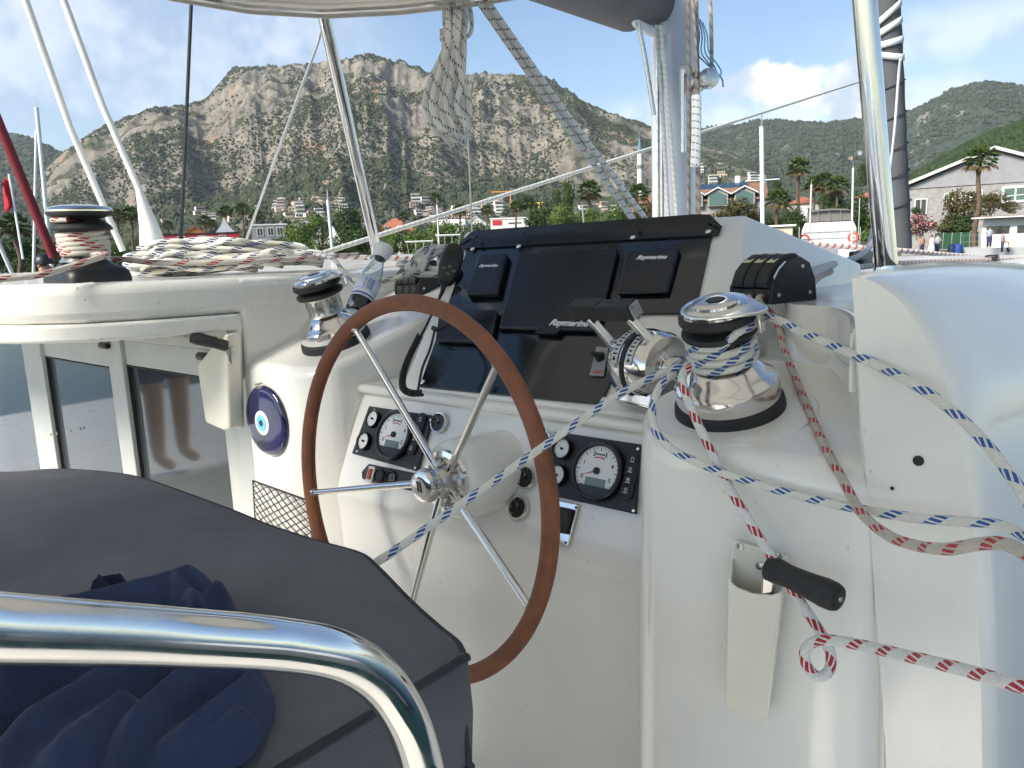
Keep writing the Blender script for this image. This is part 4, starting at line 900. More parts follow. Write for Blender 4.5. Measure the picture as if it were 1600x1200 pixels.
def unit(name, quad, h, m_, label, bev=.006):
    c = sum((p1(x, y, .007) for x, y in quad), Vector()) / len(quad); e = thing(name, c, label, 'display'); mb = MB()
    mb.prism([p1(x, y, .0075) for x, y in quad], N1 * h); mb.build('cover', m_, e, bevel=bev, bseg=3, recalc=True); return e
m_logo = mat('white_logo', (0.75, 0.76, 0.78), 0.4)
eL = unit('display', [(752, 404), (797, 402), (782, 466), (733, 468)], .018, m_satin, 'small covered display at the left of the instrument panel')
text('Raymarine', p1(763, 415, .0265), BS, UP1, .0150, m_logo, eL, shear=.3, bold=.0004)
eC = unit('display', [(812, 401), (968, 394), (938, 522), (782, 518)], .013, m_satin, 'wide covered chart display in the middle of the instrument panel', .008)
text('Raymarine', p1(889, 505, .0215), BS, UP1, .0250, m_logo, eC, shear=.3, bold=.0006)
mb = MB(); mb.prism([p1(x, y, .010) for x, y in ((845, 517), (880, 518), (872, 526), (838, 524))], N1 * .011); mb.build('tab', m_satin, eC, bevel=.002, recalc=True)
eR = unit('display', [(980, 398), (1064, 392), (1045, 462), (967, 464)], .012, m_satin, 'small covered display at the right of the instrument panel')
text('Raymarine', p1(1018, 402, .0205), BS, UP1, .0180, m_logo, eR, shear=.3, bold=.0005)
eP = unit('autopilot_keypad', [(690, 490), (781, 489), (772, 541), (684, 537)], .015, m_satin, 'small black covered control unit at lower left of the instrument panel'); eP['category'] = 'control unit'
mb = MB()
for j in range(9): a = p1(694, 496 + j * 4.6, .0228); b = p1(752, 497 + j * 4.6, .0228); mb.tube([a, b], .0009, 5)
mb.build('rib', m_black, eP)
mb = MB(); c = p1(705, 432, .007); mb.lathe(c, N1, [(.034, 0), (.034, .010), (.028, .016), (.010, .018)], 28); o = mb.build('speaker_grille', m_black); tag(o, 'round black grille at the left edge of the instrument panel', 'grille')
kp = thing('key_switch', p1(936, 566, .007), 'small grey switch plate with black knob beside the throttle', 'switch')
mb = MB(); mb.prism([p1(x, y, .008) for x, y in ((933, 543), (952, 545), (944, 589), (922, 588))], N1 * .004); mb.build('plate', mat('grey_label', (0.30, 0.30, 0.31), 0.45), kp, bevel=.001, recalc=True)
mb = MB(); q = p1(938, 560, .012); mb.lathe(q, N1, [(.010, 0), (.009, .012), (.005, .014)], 18); mb.box(q + N1 * .014, BS * .014, UP1 * .0035, N1 * .004); mb.build('knob', m_black, kp)
mr_ = mat('red_print', (0.5, 0.04, 0.04), 0.5); mb = MB()
for j in range(5): mb.box(p1(928 + 3 * j, 581, .0125), BS * .0014, UP1 * (.0035 if j % 2 else .0028), N1 * .0003)
mb.build('print', mr_, kp, smooth=0)
# ---------------------------------------------------------------- gauges
m_dial = mat('white_dial', (0.74, 0.75, 0.74), 0.35); m_ink = mat('black_ink', (0.01, 0.01, 0.01), 0.6); m_redink = mat('red_ink', (0.5, 0.03, 0.03), 0.6)
m_lcd = mat('lcd_glass', (0.16, 0.20, 0.18), 0.15, spec=0.6); m_bezel = mat('gauge_bezel', (0.010, 0.010, 0.011), 0.28)
def gauge(par, c, r, dial, bez, marks=10, needle=210, tach=False, h=.012, rim=1.0):
    mb = MB(); mb.lathe(c, N2, [(r, 0), (r * 1.0, h * .8), (r * .95, h), (r * .86, h * .96), (r * .83, h * .55)], 40, cap1=False); g = mb.build('gauge', bez, par, smooth=40)
    mb = MB(); mb.lathe(c + N2 * (h * .45), N2, [(r * .84, 0), (r * .84, .0006)], 36); mb.build('dial', dial, g)
    ink = m_white if dial is m_bezel else m_ink; mb = MB(); rr = r * .80
    for k in range(marks * (4 if tach else 1) + 1):
        a = R_(225 - 270 * k / (marks * (4 if tach else 1))); big = (k % 4 == 0) or not tach; d = BS * math.cos(a) + UP2 * math.sin(a); t_ = d.cross(N2)
        mb.box(c + N2 * (h * .45 + .0011) + d * (rr - r * (.06 if big else .035)), d * r * (.055 if big else .03), t_ * r * (.012 if big else .006), N2 * .0003)
    mb.build('scale_mark', ink, g, smooth=0)
    a = R_(needle); d = BS * math.cos(a) + UP2 * math.sin(a); t_ = d.cross(N2); mb = MB(); q = c + N2 * (h * .45 + .003)
    mb.add([q - t_ * r * .03, q + d * r * .62, q + t_ * r * .03, q - d * r * .12], [(0, 1, 2, 3)]); mb.build('needle', m_redink if tach else ink, g, smooth=0)
    mb = MB(); mb.lathe(c + N2 * (h * .45 + .0005), N2, [(r * .12, 0), (r * .12, .004), (r * .08, .006)], 16); mb.build('needle_hub', m_bezel, g)
    if tach:
        q = c + N2 * (h * .45 + .0008) - UP2 * r * .40 + BS * r * .02
        mb = MB(); mb.box(q, BS * r * .40, UP2 * r * .16, N2 * .0006); mb.build('lcd', m_lcd, g, smooth=0)
        for k, ch in enumerate('012345'):
            a = R_(205 - 46 * k); text(ch, c + N2 * (h * .45 + .0010) + (BS * math.cos(a) + UP2 * math.sin(a)) * r * .60, BS, UP2, r * .22, m_ink, g, 'numeral', bold=.0002, depth=.0001)
        mb = MB(); q = c + N2 * (h * .45 + .0012) + UP2 * r * .40
        for k in range(-4, 5): a = R_(90 + k * 6); d = BS * math.cos(a) + UP2 * math.sin(a); mb.box(c + N2 * (h * .45 + .0012) + d * r * .46, d.cross(N2) * r * .026, d * r * .018, N2 * .0002)
        mb.build('red_band', m_redink, g, smooth=0)
        mb = MB()
        for j in range(7): mb.box(c + N2 * (h * .45 + .0010) + UP2 * r * .56 + BS * r * (.055 * (j - 3)), BS * r * .018, UP2 * r * .03, N2 * .0002)
        mb.build('print', m_ink, g, smooth=0)
        mb = MB(); mb.prism([c + N2 * (h * .45 + .001) + (BS * math.cos(R_(t)) + UP2 * math.sin(R_(t))) * r * .84 for t in range(218, 323, 8)], N2 * .004); mb.build('button_bar', m_bezel, g, smooth=0, recalc=True)
    return g
def engine_panel(quad, tach, tr, smalls, sr, pill, label, flip=1):
    c = sum((p2(x, y) for x, y in quad), Vector()) / 4; e = thing('engine_panel', c, label, 'engine panel', 'engine panels on the dash')
    mb = MB(); mb.prism([p2(x, y, .001) for x, y in quad], N2 * .006); mb.build('plate', m_black, e, bevel=.002, recalc=True)
    gauge(e, p2(*tach, .007), tr, m_dial, m_bezel, 6, 200, True, .016)
    for s_ in smalls: gauge(e, p2(*s_, .007), sr, m_dial, m_bezel, 8, 150, False, .012)
    a, b = pill; mb = MB(); pa, pb = p2(*a, .007), p2(*b, .007); d = (pb - pa).normalized(); w_ = d.cross(N2)
    pts = [pa + (w_ * math.cos(t) - d * math.sin(t)) * .0135 for t in [math.pi * k / 8 for k in range(9)]] + [pb - (w_ * math.cos(t) - d * math.sin(t)) * .0135 for t in [math.pi * k / 8 for k in range(9)]]
    mb.prism(pts, N2 * .006); pl = mb.build('button_strip', m_rubber, e, bevel=.0015, recalc=True)
    for k, gl in enumerate(('Q', '%', 'HH', 'O')):
        q = pa.lerp(pb, (k + .15) / 3.3) + N2 * .0068; mb = MB(); mb.box(q, BS * .0095, UP2 * .0085, N2 * .0010); bt_ = mb.build('button', m_black, pl, bevel=.001)
        text(gl, q + N2 * .0014 + UP2 * .0018, BS, UP2, .0075, m_white, bt_, 'symbol', depth=.0001) if False else None
        mb = MB(); n_ = 10; ri = .0028
        for j in range(n_):
            aa = 2 * math.pi * j / n_
            if k == 0 and j in (7, 8): continue
            if k == 2: break
            dd = BS * math.cos(aa) + UP2 * math.sin(aa); mb.box(q + N2 * .0013 + UP2 * .0018 + dd * ri, dd.cross(N2) * .0010, dd * .0004, N2 * .0002)
        if k == 2:
            for j in range(3): mb.box(q + N2 * .0013 + UP2 * (.0035 - .0018 * j), BS * .003, UP2 * .0005, N2 * .0002)
        for j in range(4): mb.box(q + N2 * .0013 - UP2 * .0038 + BS * (-.0036 + .0024 * j), BS * .0009, UP2 * .0007, N2 * .0002)
        mb.build('symbol', m_white, pl, smooth=0)
    for (x, y), (dx, dy) in zip(quad, ((6, 5), (-6, 6), (-6, -6), (6, -4))):
        mb = MB(); mb.lathe(p2(x + dx, y + dy, .007), N2, [(.0034, 0), (.003, .0012), (.0008, .0016)], 10); mb.build('screw', m_chrome, e)
    return e
engine_panel([(579, 635), (679, 650), (655, 737), (552, 709)], (619, 680), .062, [(585, 655), (571, 690)], .0235, ((661, 654), (645, 703)), 'left engine panel, partly hidden behind the wheel hub')
engine_panel([(869, 675), (1003, 695), (996, 804), (846, 771)], (936, 737), .0585, [(881, 702), (873, 743)], .0225, ((992, 717), (980, 770)), 'right engine panel with big white rev counter beside the wheel rim')
for x, y, l in ((688, 661, 'small round steel gauge just above the wheel pedestal'), (849, 690, 'small round steel gauge behind the upper right wheel rim'), (824, 747, 'upper small round gauge between pedestal and wheel rim'), (812, 794, 'lower small round gauge between pedestal and wheel rim')):
    e = thing('gauge', p2(x, y), l, 'gauge', 'small round gauges on the dash'); gauge(e, p2(x, y, .001), .0245, m_bezel, m_chrome, 6, 120, False, .010); e.name = 'small_gauge'
# sockets strip
e = thing('socket_panel', p2(605, 745), 'black strip with a red switch and charging sockets under the left engine panel', 'socket panel')
mb = MB(); q4 = [(578, 725), (652, 740), (648, 768), (590, 755), (568, 749), (567, 738)]; mb.prism([p2(x, y, .001) for x, y in q4], N2 * .006); mb.build('plate', m_black, e, bevel=.003, recalc=True)
mb = MB(); c = p2(579, 741, .007); mb.box(c, BS * .012, UP2 * .020, N2 * .002); fr = mb.build('switch_frame', m_alu, e, bevel=.001); mb = MB(); mb.box(c + N2 * .003, BS * .006, UP2 * .013, N2 * .003); mb.build('rocker', mat('red_rocker', (0.35, 0.06, 0.03), 0.4), fr, bevel=.001)
for x, y in ((594, 744), (612, 747)): mb = MB(); mb.lathe(p2(x, y, .006), N2, [(.0185, 0), (.018, .006), (.014, .008), (.013, .004)], 26); mb.build('socket_cap', m_rubber, e)
mb = MB()
for j in range(3):
    for i in range(3): mb.box(p2(609 + i * 3, 742 + j * 4, .0148), BS * .0018, UP2 * .0015, N2 * .0002)
mb.build('symbol', mat('grey_print', (0.25, 0.25, 0.26), 0.6), e, smooth=0)
# anchor windlass remote in a chrome frame
e = thing('rocker_switch', p2(880, 818), 'black rocker switch in chrome frame below the right engine panel', 'switch')
mb = MB(); mb.prism([p2(x, y, .001) for x, y in ((862, 779), (906, 789), (889, 855), (847, 846))], N2 * .005); mb.build('frame', m_chrome, e, bevel=.002, recalc=True)
mb = MB(); mb.prism([p2(x, y, .006) for x, y in ((866, 790), (897, 796), (887, 835), (857, 829))], N2 * .016); mb.build('rocker', m_rubber, e, bevel=.004, recalc=True)
for x, y in ((900, 793), (884, 848)): mb = MB(); mb.lathe(p2(x, y, .006), N2, [(.003, 0), (.001, .001)], 10); mb.build('screw', m_black, e)
# ---------------------------------------------------------------- throttle
TC = U(1012, 570, 1.46); TA = (BS * .96 + BF * -.28).normalized(); TU = UP; TFd = TA.cross(UP).normalized()
th = thing('throttle_control', TC - UP * .08, 'chrome twin lever throttle with black grips', 'throttle')
mb = MB(); mb.lathe(TC - TA * .052, TA, [(.040, 0), (.060, .004), (.066, .012), (.067, .048)], 44); mb.build('drum', m_chrome, th, smooth=40)
mb = MB(); mb.lathe(TC - TA * .004, TA, [(.064, 0), (.0695, .001), (.0695, .010), (.064, .011)], 44); mb.build('gasket', m_rubber, th, smooth=40)
mb = MB(); mb.lathe(TC + TA * .007, TA, [(.067, 0), (.066, .036), (.058, .048), (.03, .054)], 44); mb.build('drum', m_chrome, th, smooth=40)
mb = MB(); mb.box(TC - UP * .058 - TA * .0 + BF * .03, TA * .062, BF * .075, UP * .020); mb.build('base', m_chrome, th, bevel=.012, bseg=3)
m_lab = mat('black_white_scale', (0.7, 0.7, 0.7), 0.5)
aft = (BF * -1).normalized(); aft = (aft - TA * aft.dot(TA)).normalized(); upT = TA.cross(aft) if TA.cross(aft).z > 0 else -TA.cross(aft)
for off in (-.020, .020):
    mb = MB(); rows = []
    for k in range(13):
        a = R_(8 + 6.2 * k); d = aft * math.cos(a) + upT * math.sin(a); rows.append([TC + TA * (off + w_) + d * .0682 for w_ in (-.0085, .0085)])
    mb.grid(rows); sc_ = mb.build('scale', m_lab, th, smooth=60, solid=.0006)
    mb = MB()
    for k in range(9):
        a = R_(16 + 7.2 * k); d = aft * math.cos(a) + upT * math.sin(a); t_ = TA.cross(d); q = TC + TA * off + d * .0690
        if k == 0: mb.add([q - t_ * .005, q + TA * .005 + t_ * .004, q - TA * .005 + t_ * .004], [(0, 1, 2)])
        else: mb.box(q, TA * (.0055 if k % 2 else .0035), t_ * .0016, d * .0002)
    mb.build('scale_mark', m_ink, sc_, smooth=0)
def lever(p0, p1_, g0, g1, w_):
    mb = MB(); d = (p1_ - p0); n_ = d.normalized(); sd = (TA - n_ * TA.dot(n_)).normalized(); ot = n_.cross(sd)
    mb.box((p0 + p1_) / 2, d / 2, sd * w_, ot * .0085); lv = mb.build('lever', m_chrome, th, bevel=.003)
    gd = (g1 - g0); gn = gd.normalized(); mb = MB(); o2 = (n_ - gn * n_.dot(gn)).normalized(); mb.box((g0 + g1) / 2, gd / 2, o2 * .0165, gn.cross(o2) * .0145); mb.build('grip', m_rubber, lv, bevel=.003)
    mb = MB(); mb.box(g1 + gn * .001, gn * .0012, o2 * .0145, gn.cross(o2) * .0125); mb.build('end_plate', m_steel, lv, bevel=.001)
pR = TC + TA * .070 + UP * .0; lever(pR, U(984, 497, 1.40), U(941, 485, 1.455), U(993, 484, 1.385), .0075)
pL = TC - TA * .058; lever(pL, U(921, 497, 1.50), U(897, 483, 1.535), U(942, 483, 1.468), .0075)
mb = MB(); mb.lathe(TC + TA * .05, TA, [(.022, 0), (.022, .018), (.024, .020), (.024, .034), (.018, .038)], 24); pv = mb.build('pivot', m_chrome, th)
mb = MB(); mb.lathe(TC + TA * .0885, TA, [(.015, 0), (.013, .002)], 20); mb.build('cap', m_bezel, pv)
q = TC + TA * .0915; mb = MB(); mb.add([q + UP * .007, q - UP * .005 + TFd * .007, q - UP * .005 - TFd * .007], [(0, 1, 2)]); mb.build('emblem', mat('gold_print', (0.5, 0.38, 0.15), 0.4), pv, smooth=0)
mb = MB(); mb.lathe(TC - TA * .078, TA, [(.014, 0), (.018, .004), (.018, .026)], 20); mb.build('pivot', m_chrome, th)
# ================================================================== ON THE BOAT: bimini, winches, clutches, ropes, seat, small gear
m_canvas = mat('bimini_canvas', (0.78, 0.77, 0.72), 0.85, var=0.05, vscale=6, bump=0.15, bscale=120)
_t = m_canvas.node_tree; _tr = _t.nodes.new('ShaderNodeBsdfTranslucent'); _tr.inputs[0].default_value = (0.88, 0.86, 0.80, 1); _mx = _t.nodes.new('ShaderNodeMixShader'); _mx.inputs[0].default_value = 0.5
_o = _t.nodes['Material Output']; _t.links.new(_t.nodes['Principled BSDF'].outputs[0], _mx.inputs[1]); _t.links.new(_tr.outputs[0], _mx.inputs[2]); _t.links.new(_mx.outputs[0], _o.inputs[0])
bim = thing('bimini', B(.1, -.6, .6), 'cream bimini awning on polished steel posts over the helm', 'bimini')
ol = [(-1.9, -1.85), (.6, -1.86), (.98, -1.86), (1.16, -1.83), (1.33, -1.74), (1.46, -1.60), (1.57, -1.42), (1.66, -1.2), (1.72, -.9), (1.75, -.5), (1.74, .3), (1.6, .75), (-1.9, .8)]
mb = MB(); cz = lambda f, s: .668 - .03 * ((s + .55) / 1.3) ** 2 - .012 * f * f * .4
O_ = [B(f, s, cz(f, s)) for f, s in ol]; C0 = B(0, -.55, .72)
def ringk(k, dz=0): return [C0.lerp(p, k) + UP * (dz - (0 if k < 1 else 0)) for p in O_]
rows = [[C0.lerp(p, k) + UP * (.0 + .0 * k) for p in O_] for k in (.02, .35, .7, .93, 1.0)] + [[p - UP * .028 for p in O_]] + [[C0.lerp(p, .985) - UP * .033 for p in O_]]
mb.grid(rows, wrap=True); mb.add(rows[0], [tuple(range(len(ol)))]); mb.build('canopy', m_canvas, bim, smooth=40, solid=.004)
mb = MB(); mb.tube([C0.lerp(p, .972) - UP * .022 for p in O_], .0125, 10, closed=True); mb.build('hoop', m_chrome, bim)
for f in (-.6, .55):
    mb = MB(); mb.tube(spline([B(f, -1.80, .60), B(f, -1.2, .665), B(f, -.5, .69), B(f, .2, .665), B(f, .72, .61)], 8), .0125, 10); mb.build('cross_bar', m_chrome, bim)
for a, b in ((U(590, 398, 2.6), U(497, -16, 2.0)), (U(1386, 432, 1.25), U(1348, -40, 1.145))):
    mb = MB(); mb.tube([a, a.lerp(b, .5), b + (b - a) * .12], .0175, 20); pst = mb.build('post', m_chrome, bim)
    mb = MB(); mb.lathe(a - UP * .012, UP, [(.038, 0), (.038, .006), (.022, .012), (.020, .03)], 24); mb.build('post_foot', m_chrome, pst)
for f, s in ((-1.75, -1.75), (-1.75, .7)): mb = MB(); mb.tube([B(f, s, -1.9), B(f, s, .62)], .0175, 14); mb.build('post', m_chrome, bim)
# ---------------------------------------------------------------- winches
def frame(ax):
    a = (BS - ax * BS.dot(ax)).normalized(); return a, ax.cross(a)
def winch(name, base, ax, k, label, kind='chrome', arm=0.0, star=True, kz=1.0):
    ax = ax.normalized(); a, b = frame(ax); e = thing(name, base, label, 'winch'); ax0 = ax; ax = ax * kz; L = lambda pr: [(r * k, h * k * kz) for r, h in pr]
    mb = MB(); mb.lathe(base, ax, L([(.093, 0), (.094, .004), (.092, .018), (.088, .021)]), 48); mb.build('base_ring', m_rubber, e, smooth=40)
    skirt = [(.086, .021), (.0875, .026), (.0875, .050), (.084, .055), (.078, .058), (.070, .066), (.062, .075), (.054, .081), (.049, .085)]
    mb = MB(); mb.lathe(base, ax, L(skirt), 56); mb.build('skirt', m_chrome, e, smooth=30)
    mb = MB(); mb.lathe(base, ax, L([(.049, .085), (.0455, .09), (.0455, .128), (.049, .134)]), 40); mb.build('drum', m_steel, e, smooth=40)
    mb = MB()
    for j in range(18):
        an = 2 * math.pi * j / 18; d = a * math.cos(an) + b * math.sin(an); mb.box(base + (ax * .109 + d * .0458) * k, d * .0012 * k, ax.cross(d) * .0028 * k, ax * .017 * k)
    mb.build('grip_rib', m_steel, e)
    mb = MB(); mb.lathe(base, ax, L([(.049, .134), (.060, .136), (.0625, .140), (.0615, .145), (.048, .149)]), 48); mb.build('jaw', m_rubber, e, smooth=40)
    mb = MB(); mb.lathe(base, ax, L([(.047, .155), (.060, .158), (.064, .163), (.063, .172), (.056, .176)]), 48); mb.build('jaw', m_rubber, e, smooth=40)
    mb = MB(); mb.lathe(base, ax, L([(.058, .175), (.0575, .181), (.050, .185), (.040, .186), (.039, .190), (.034, .192), (.0165, .192), (.0155, .180)]), 48, cap1=True); cp = mb.build('cap', m_chrome if kind == 'chrome' else m_steel, e, smooth=35)
    mb = MB(); pts = []
    for j in range(16):
        an = 2 * math.pi * j / 16; r = (.0145 if j % 2 else .0105) * k; pts.append(base + ax * .1905 * k + (a * math.cos(an) + b * math.sin(an)) * r)
    mb.prism(pts, ax * .0022 * k); mb.build('star_socket', m_black, cp, smooth=0, recalc=True)
    d = a * math.cos(arm) + b * math.sin(arm); sd = ax.cross(d)
    mb = MB(); c = base + ax * .178 * k
    mb.prism([c + (d * math.cos(t) * 1.0 + sd * math.sin(t)) * .057 * k for t in [R_(70 + 220 * i / 10) for i in range(11)]] + [c + d * .086 * k - sd * .014 * k, c + d * .094 * k, c + d * .086 * k + sd * .012 * k], ax * .006 * k); mb.build('stripper_arm', m_chrome, cp, bevel=.002, recalc=True)
    mb = MB(); q = base + (d * .075) * k; mb.prism([q + ax * z * k + sd * y * k for z, y in ((.146, -.006), (.18, -.008), (.18, .008), (.146, .006))], d * .008 * k); mb.build('stripper_finger', m_chrome, cp, bevel=.002, recalc=True)
    return e, a, b
W1 = B(1.105, -.513, -.262); AX1 = BD(-.29, 0, .957).normalized(); armR = R_(8)
K1 = .90; KZ = .945
w1, a1, b1 = winch('winch', W1, AX1, K1, 'big chrome winch with blue flecked rope wraps beside the throttle', arm=R_(-8), kz=1.05)
W2 = B(1.285, -1.755, -.2405); AX2 = BD(-.287, 0, .958).normalized()
w2, a2, b2 = winch('winch', W2, AX2, 1.03, 'bare chrome winch leaning on the shelf beside the bottle', arm=R_(25))
# the left winch has a square black drive base
W3 = B(.825, -2.19, -.064); w3 = thing('winch', W3, 'winch with black base and red flecked rope at the far left', 'winch'); k3 = 1.0; AX3 = (UP * 1 + BS * .03).normalized(); a3, b3 = frame(AX3)
rows = []
for z, s_ in ((-.020, 1.0), (.028, .985), (.042, .95), (.052, .86), (.060, .74), (.070, .60), (.076, .5)):
    row = []
    for j in range(40):
        an = 2 * math.pi * j / 40; e_ = 2 / (5.0 if z < .055 else 3.0); c_, n_ = math.cos(an), math.sin(an); row.append(W3 + UP * z + (BS * math.copysign(abs(c_) ** e_, c_) * .112 + BF * math.copysign(abs(n_) ** e_, n_) * .085) * s_)
    rows.append(row)
mb = MB(); mb.grid(rows, wrap=True); mb.add(rows[-1], [tuple(range(40))]); mb.add(rows[0], [tuple(range(39, -1, -1))]); bs = mb.build('base', m_black, w3, smooth=45)
def basep(px, py): return PP(px, py, W3 - BF * .0855, BF)
mb = MB()
for j in range(6): mb.box(basep(130 + 3.2 * j, 443.5 - .3 * j) - BF * .001, BS * .0021, UP * .0026, BF * .0006)
mb.build('print', m_white, bs, smooth=0); q = basep(111, 446); mb = MB(); mb.prism([q - BS * .006 - UP * .005, q + BS * .006 - UP * .005, q + UP * .006], -BF * .0012); mb.build('warning_sign', m_white, bs, smooth=0)
mb = MB(); mb.lathe(W3, AX3, [(.062, 0.0705), (.055, 0.0791), (.050, 0.0860), (.050, 0.1419), (.056, 0.1479)], 40); mb.build('drum', m_steel, w3, smooth=40)
mb = MB(); mb.lathe(W3, AX3, [(.056, 0.1479), (.072, 0.1514), (.074, 0.1565), (.068, 0.1651), (.052, 0.1720)], 48); mb.build('jaw', m_rubber, w3, smooth=40)
mb = MB(); mb.lathe(W3, AX3, [(.052, 0.1823), (.076, 0.1883), (.079, 0.1935), (.078, 0.1995)], 48); mb.build('jaw', m_rubber, w3, smooth=40)
mb = MB(); mb.lathe(W3, AX3, [(.079, 0.1987), (.079, 0.2030), (.074, 0.2090), (.060, 0.2133), (.030, 0.2167), (.012, 0.2167)], 48); mb.build('cap', m_chrome, w3, smooth=35)
# ---------------------------------------------------------------- rope clutches
m_sticker = mat('pale_sticker', (0.62, 0.58, 0.36), 0.6)
def clutch(name, O, fw, rt, k, label):
    e = thing(name, O, label, 'rope clutch'); up = UP; Pt = lambda x, y, z: O + rt * x * k + fw * y * k + up * z * k
    side = [(0, 0), (0, .036), (.028, .075), (.06, .098), (.095, .102), (.128, .088), (.150, .05), (.158, 0)]
    for x in (-.062, .053):
        mb = MB(); mb.prism([Pt(x, y, z) for y, z in side], rt * .009 * k); mb.build('cheek', m_black, e, bevel=.003 * k, recalc=True)
    mb = MB(); mb.prism([Pt(-.0528, y, z) for y, z in [(.002, 0), (.002, .034), (.03, .040), (.15, .040), (.152, 0)]], rt * .1056 * k); mb.build('body', m_black, e, bevel=.002, recalc=True)
    lev = [(-.004, .036), (-.006, .050), (.006, .074), (.030, .094), (.060, .108), (.092, .110), (.118, .098), (.112, .09), (.09, .098), (.060, .095), (.036, .080), (.016, .058), (.012, .040)]
    for j, x in enumerate((-.0505, -.0165, .0175)):
        mb = MB(); mb.prism([Pt(x, y, z) for y, z in lev], rt * .0315 * k); lv = mb.build('lever', m_rubber, e, bevel=.003 * k, recalc=True)
        mb = MB(); 
        fr = lambda t, w_: Pt(x + .0157 + w_, .030 + .040 * t, .0950 + .0145 * t - .003 * (t - .5) ** 2)
        for w0, w1_, t0, t1 in ((-.010, .010, -.15, .12), (-.010, .010, .88, 1.1), (-.010, -.006, .12, .88), (.006, .010, .12, .88)):
            mb.add([fr(t0, w0), fr(t0, w1_), fr(t1, w1_), fr(t1, w0)], [(0, 1, 2, 3)])
        mb.build('sticker', m_sticker, lv, smooth=0, solid=.001)
        mb = MB(); mb.lathe(Pt(x + .0157, .003, .018), -fw, [(.0125 * k, 0), (.0125 * k, .003), (.009 * k, .004)], 18); mb.build('fairlead', m_rubber, e)
    for y, z in ((.02, .02), (.13, .02), (.10, .08)): mb = MB(); mb.lathe(Pt(.0622, y, z), rt, [(.005 * k, 0), (.004 * k, .002)], 10); mb.build('screw', m_steel, e)
    return e, Pt
rtc = (BS * .96 + BF * -.28).normalized(); fwc = (BF * .96 + BS * .28).normalized()
O1 = U(1172, 492, 1.405); O1.z = (EYE.z - .119)
cl1, C1 = clutch('rope_clutch', O1, fwc, rtc, .80, 'triple black rope clutch behind the big chrome winch')
O2 = B(1.62, -1.83, -.135); cl2, C2 = clutch('rope_clutch', O2, BF, BS, .95, 'triple black rope clutch behind the water bottle')
# ---------------------------------------------------------------- helm seat and rail
m_cush = mat('charcoal_canvas', (0.122, 0.126, 0.137), 0.95, var=0.12, vscale=7, bump=0.35, bscale=420, sheen=0.1, spec=.2)
m_cushd = mat('charcoal_piping', (0.035, 0.038, 0.045), 0.85, bump=0.2, bscale=400)
seat = thing('helm_seat', B(0.1, -1.2, -.52), 'charcoal padded helm seat cushion with piped edges', 'seat')
fo = [(.30, -2.05), (.438, -1.74), (.515, -1.66), (.565, -1.55), (.59, -1.43), (.592, -1.14), (.588, -1.02), (.592, -.90), (.600, -.81), (.586, -.755), (.545, -.645), (.522, -.575), (.506, -.525), (.480, -.508), (.40, -.507), (-.55, -.515), (-.62, -.56), (-.62, -2.0)]
fo = [(p.x, p.y) for p in spline([(a, b, 0) for a, b in fo], 9, closed=True)]
ZS = -.400; cen = Vector((0.05, -1.2, 0)); rows = []
def srow(k, z): return [B(cen.x + (f - cen.x) * k, cen.y + (s - cen.y) * k, z) for f, s in fo]
for k, z in ((.985, ZS - .135), (.998, ZS - .12), (1.003, ZS - .06), (1.0, ZS - .006)): rows.append(srow(k, z))
for i in range(34):
    k = .992 * (1 - i / 34.0) ** .9 + .004; q = srow(k, 0); xx = np.array([bc(p)[0] for p in q]); yy = np.array([bc(p)[1] for p in q])
    wr_ = (fbm(xx * 3 + yy * 6, yy * 5 - xx * 9, 3, 41, True) - .5) * .006 + (fbm(xx * 16, yy * 16, 3, 44) - .5) * .003
    base_h = .018 * min(1, (1 - k) * 5.5) ** .5
    rows.append([p + UP * (ZS + base_h + float(wv) * min(1, (1 - k) * 9)) for p, wv in zip(q, wr_)])
mb = MB(); mb.grid(rows, wrap=True); mb.add(rows[-1], [tuple(range(len(fo)))]); mb.build('cushion', m_cush, seat, smooth=50, recalc=True)
mb = MB(); mb.tube(srow(1.0005, ZS - .001), .0042, 8, closed=True); mb.build('piping', m_cushd, seat)
mb = MB(); mb.tube(srow(.999, ZS - .122), .0035, 8, closed=True); mb.build('piping', m_cushd, seat)
mb = MB(); mb.tube([B(.49, -.512 - .002, ZS - .001) + UP * .0, B(.49, -.503, ZS - .12)], .003, 6); mb.build('piping', m_cushd, seat)
mb = MB(); mb.bbox(-.5, .42, -1.9, -.62, -1.88, ZS - .14); mb.build('pedestal', m_gel2, seat, bevel=.03)
rail = MB(); pts = spline([U(-420, 962, .27), U(-200, 972, .305), U(0, 982, .350), U(250, 994, .42), U(430, 1006, .475), U(530, 1024, .508), U(592, 1062, .535), U(630, 1115, .555), U(654, 1180, .575), U(668, 1260, .595), U(676, 1420, .66)], 14)
rail.tube(pts, .0163, 24); o = rail.build('grab_rail', m_chrome); tag(o, 'thick polished steel grab rail bending down in front of the seat', 'rail')
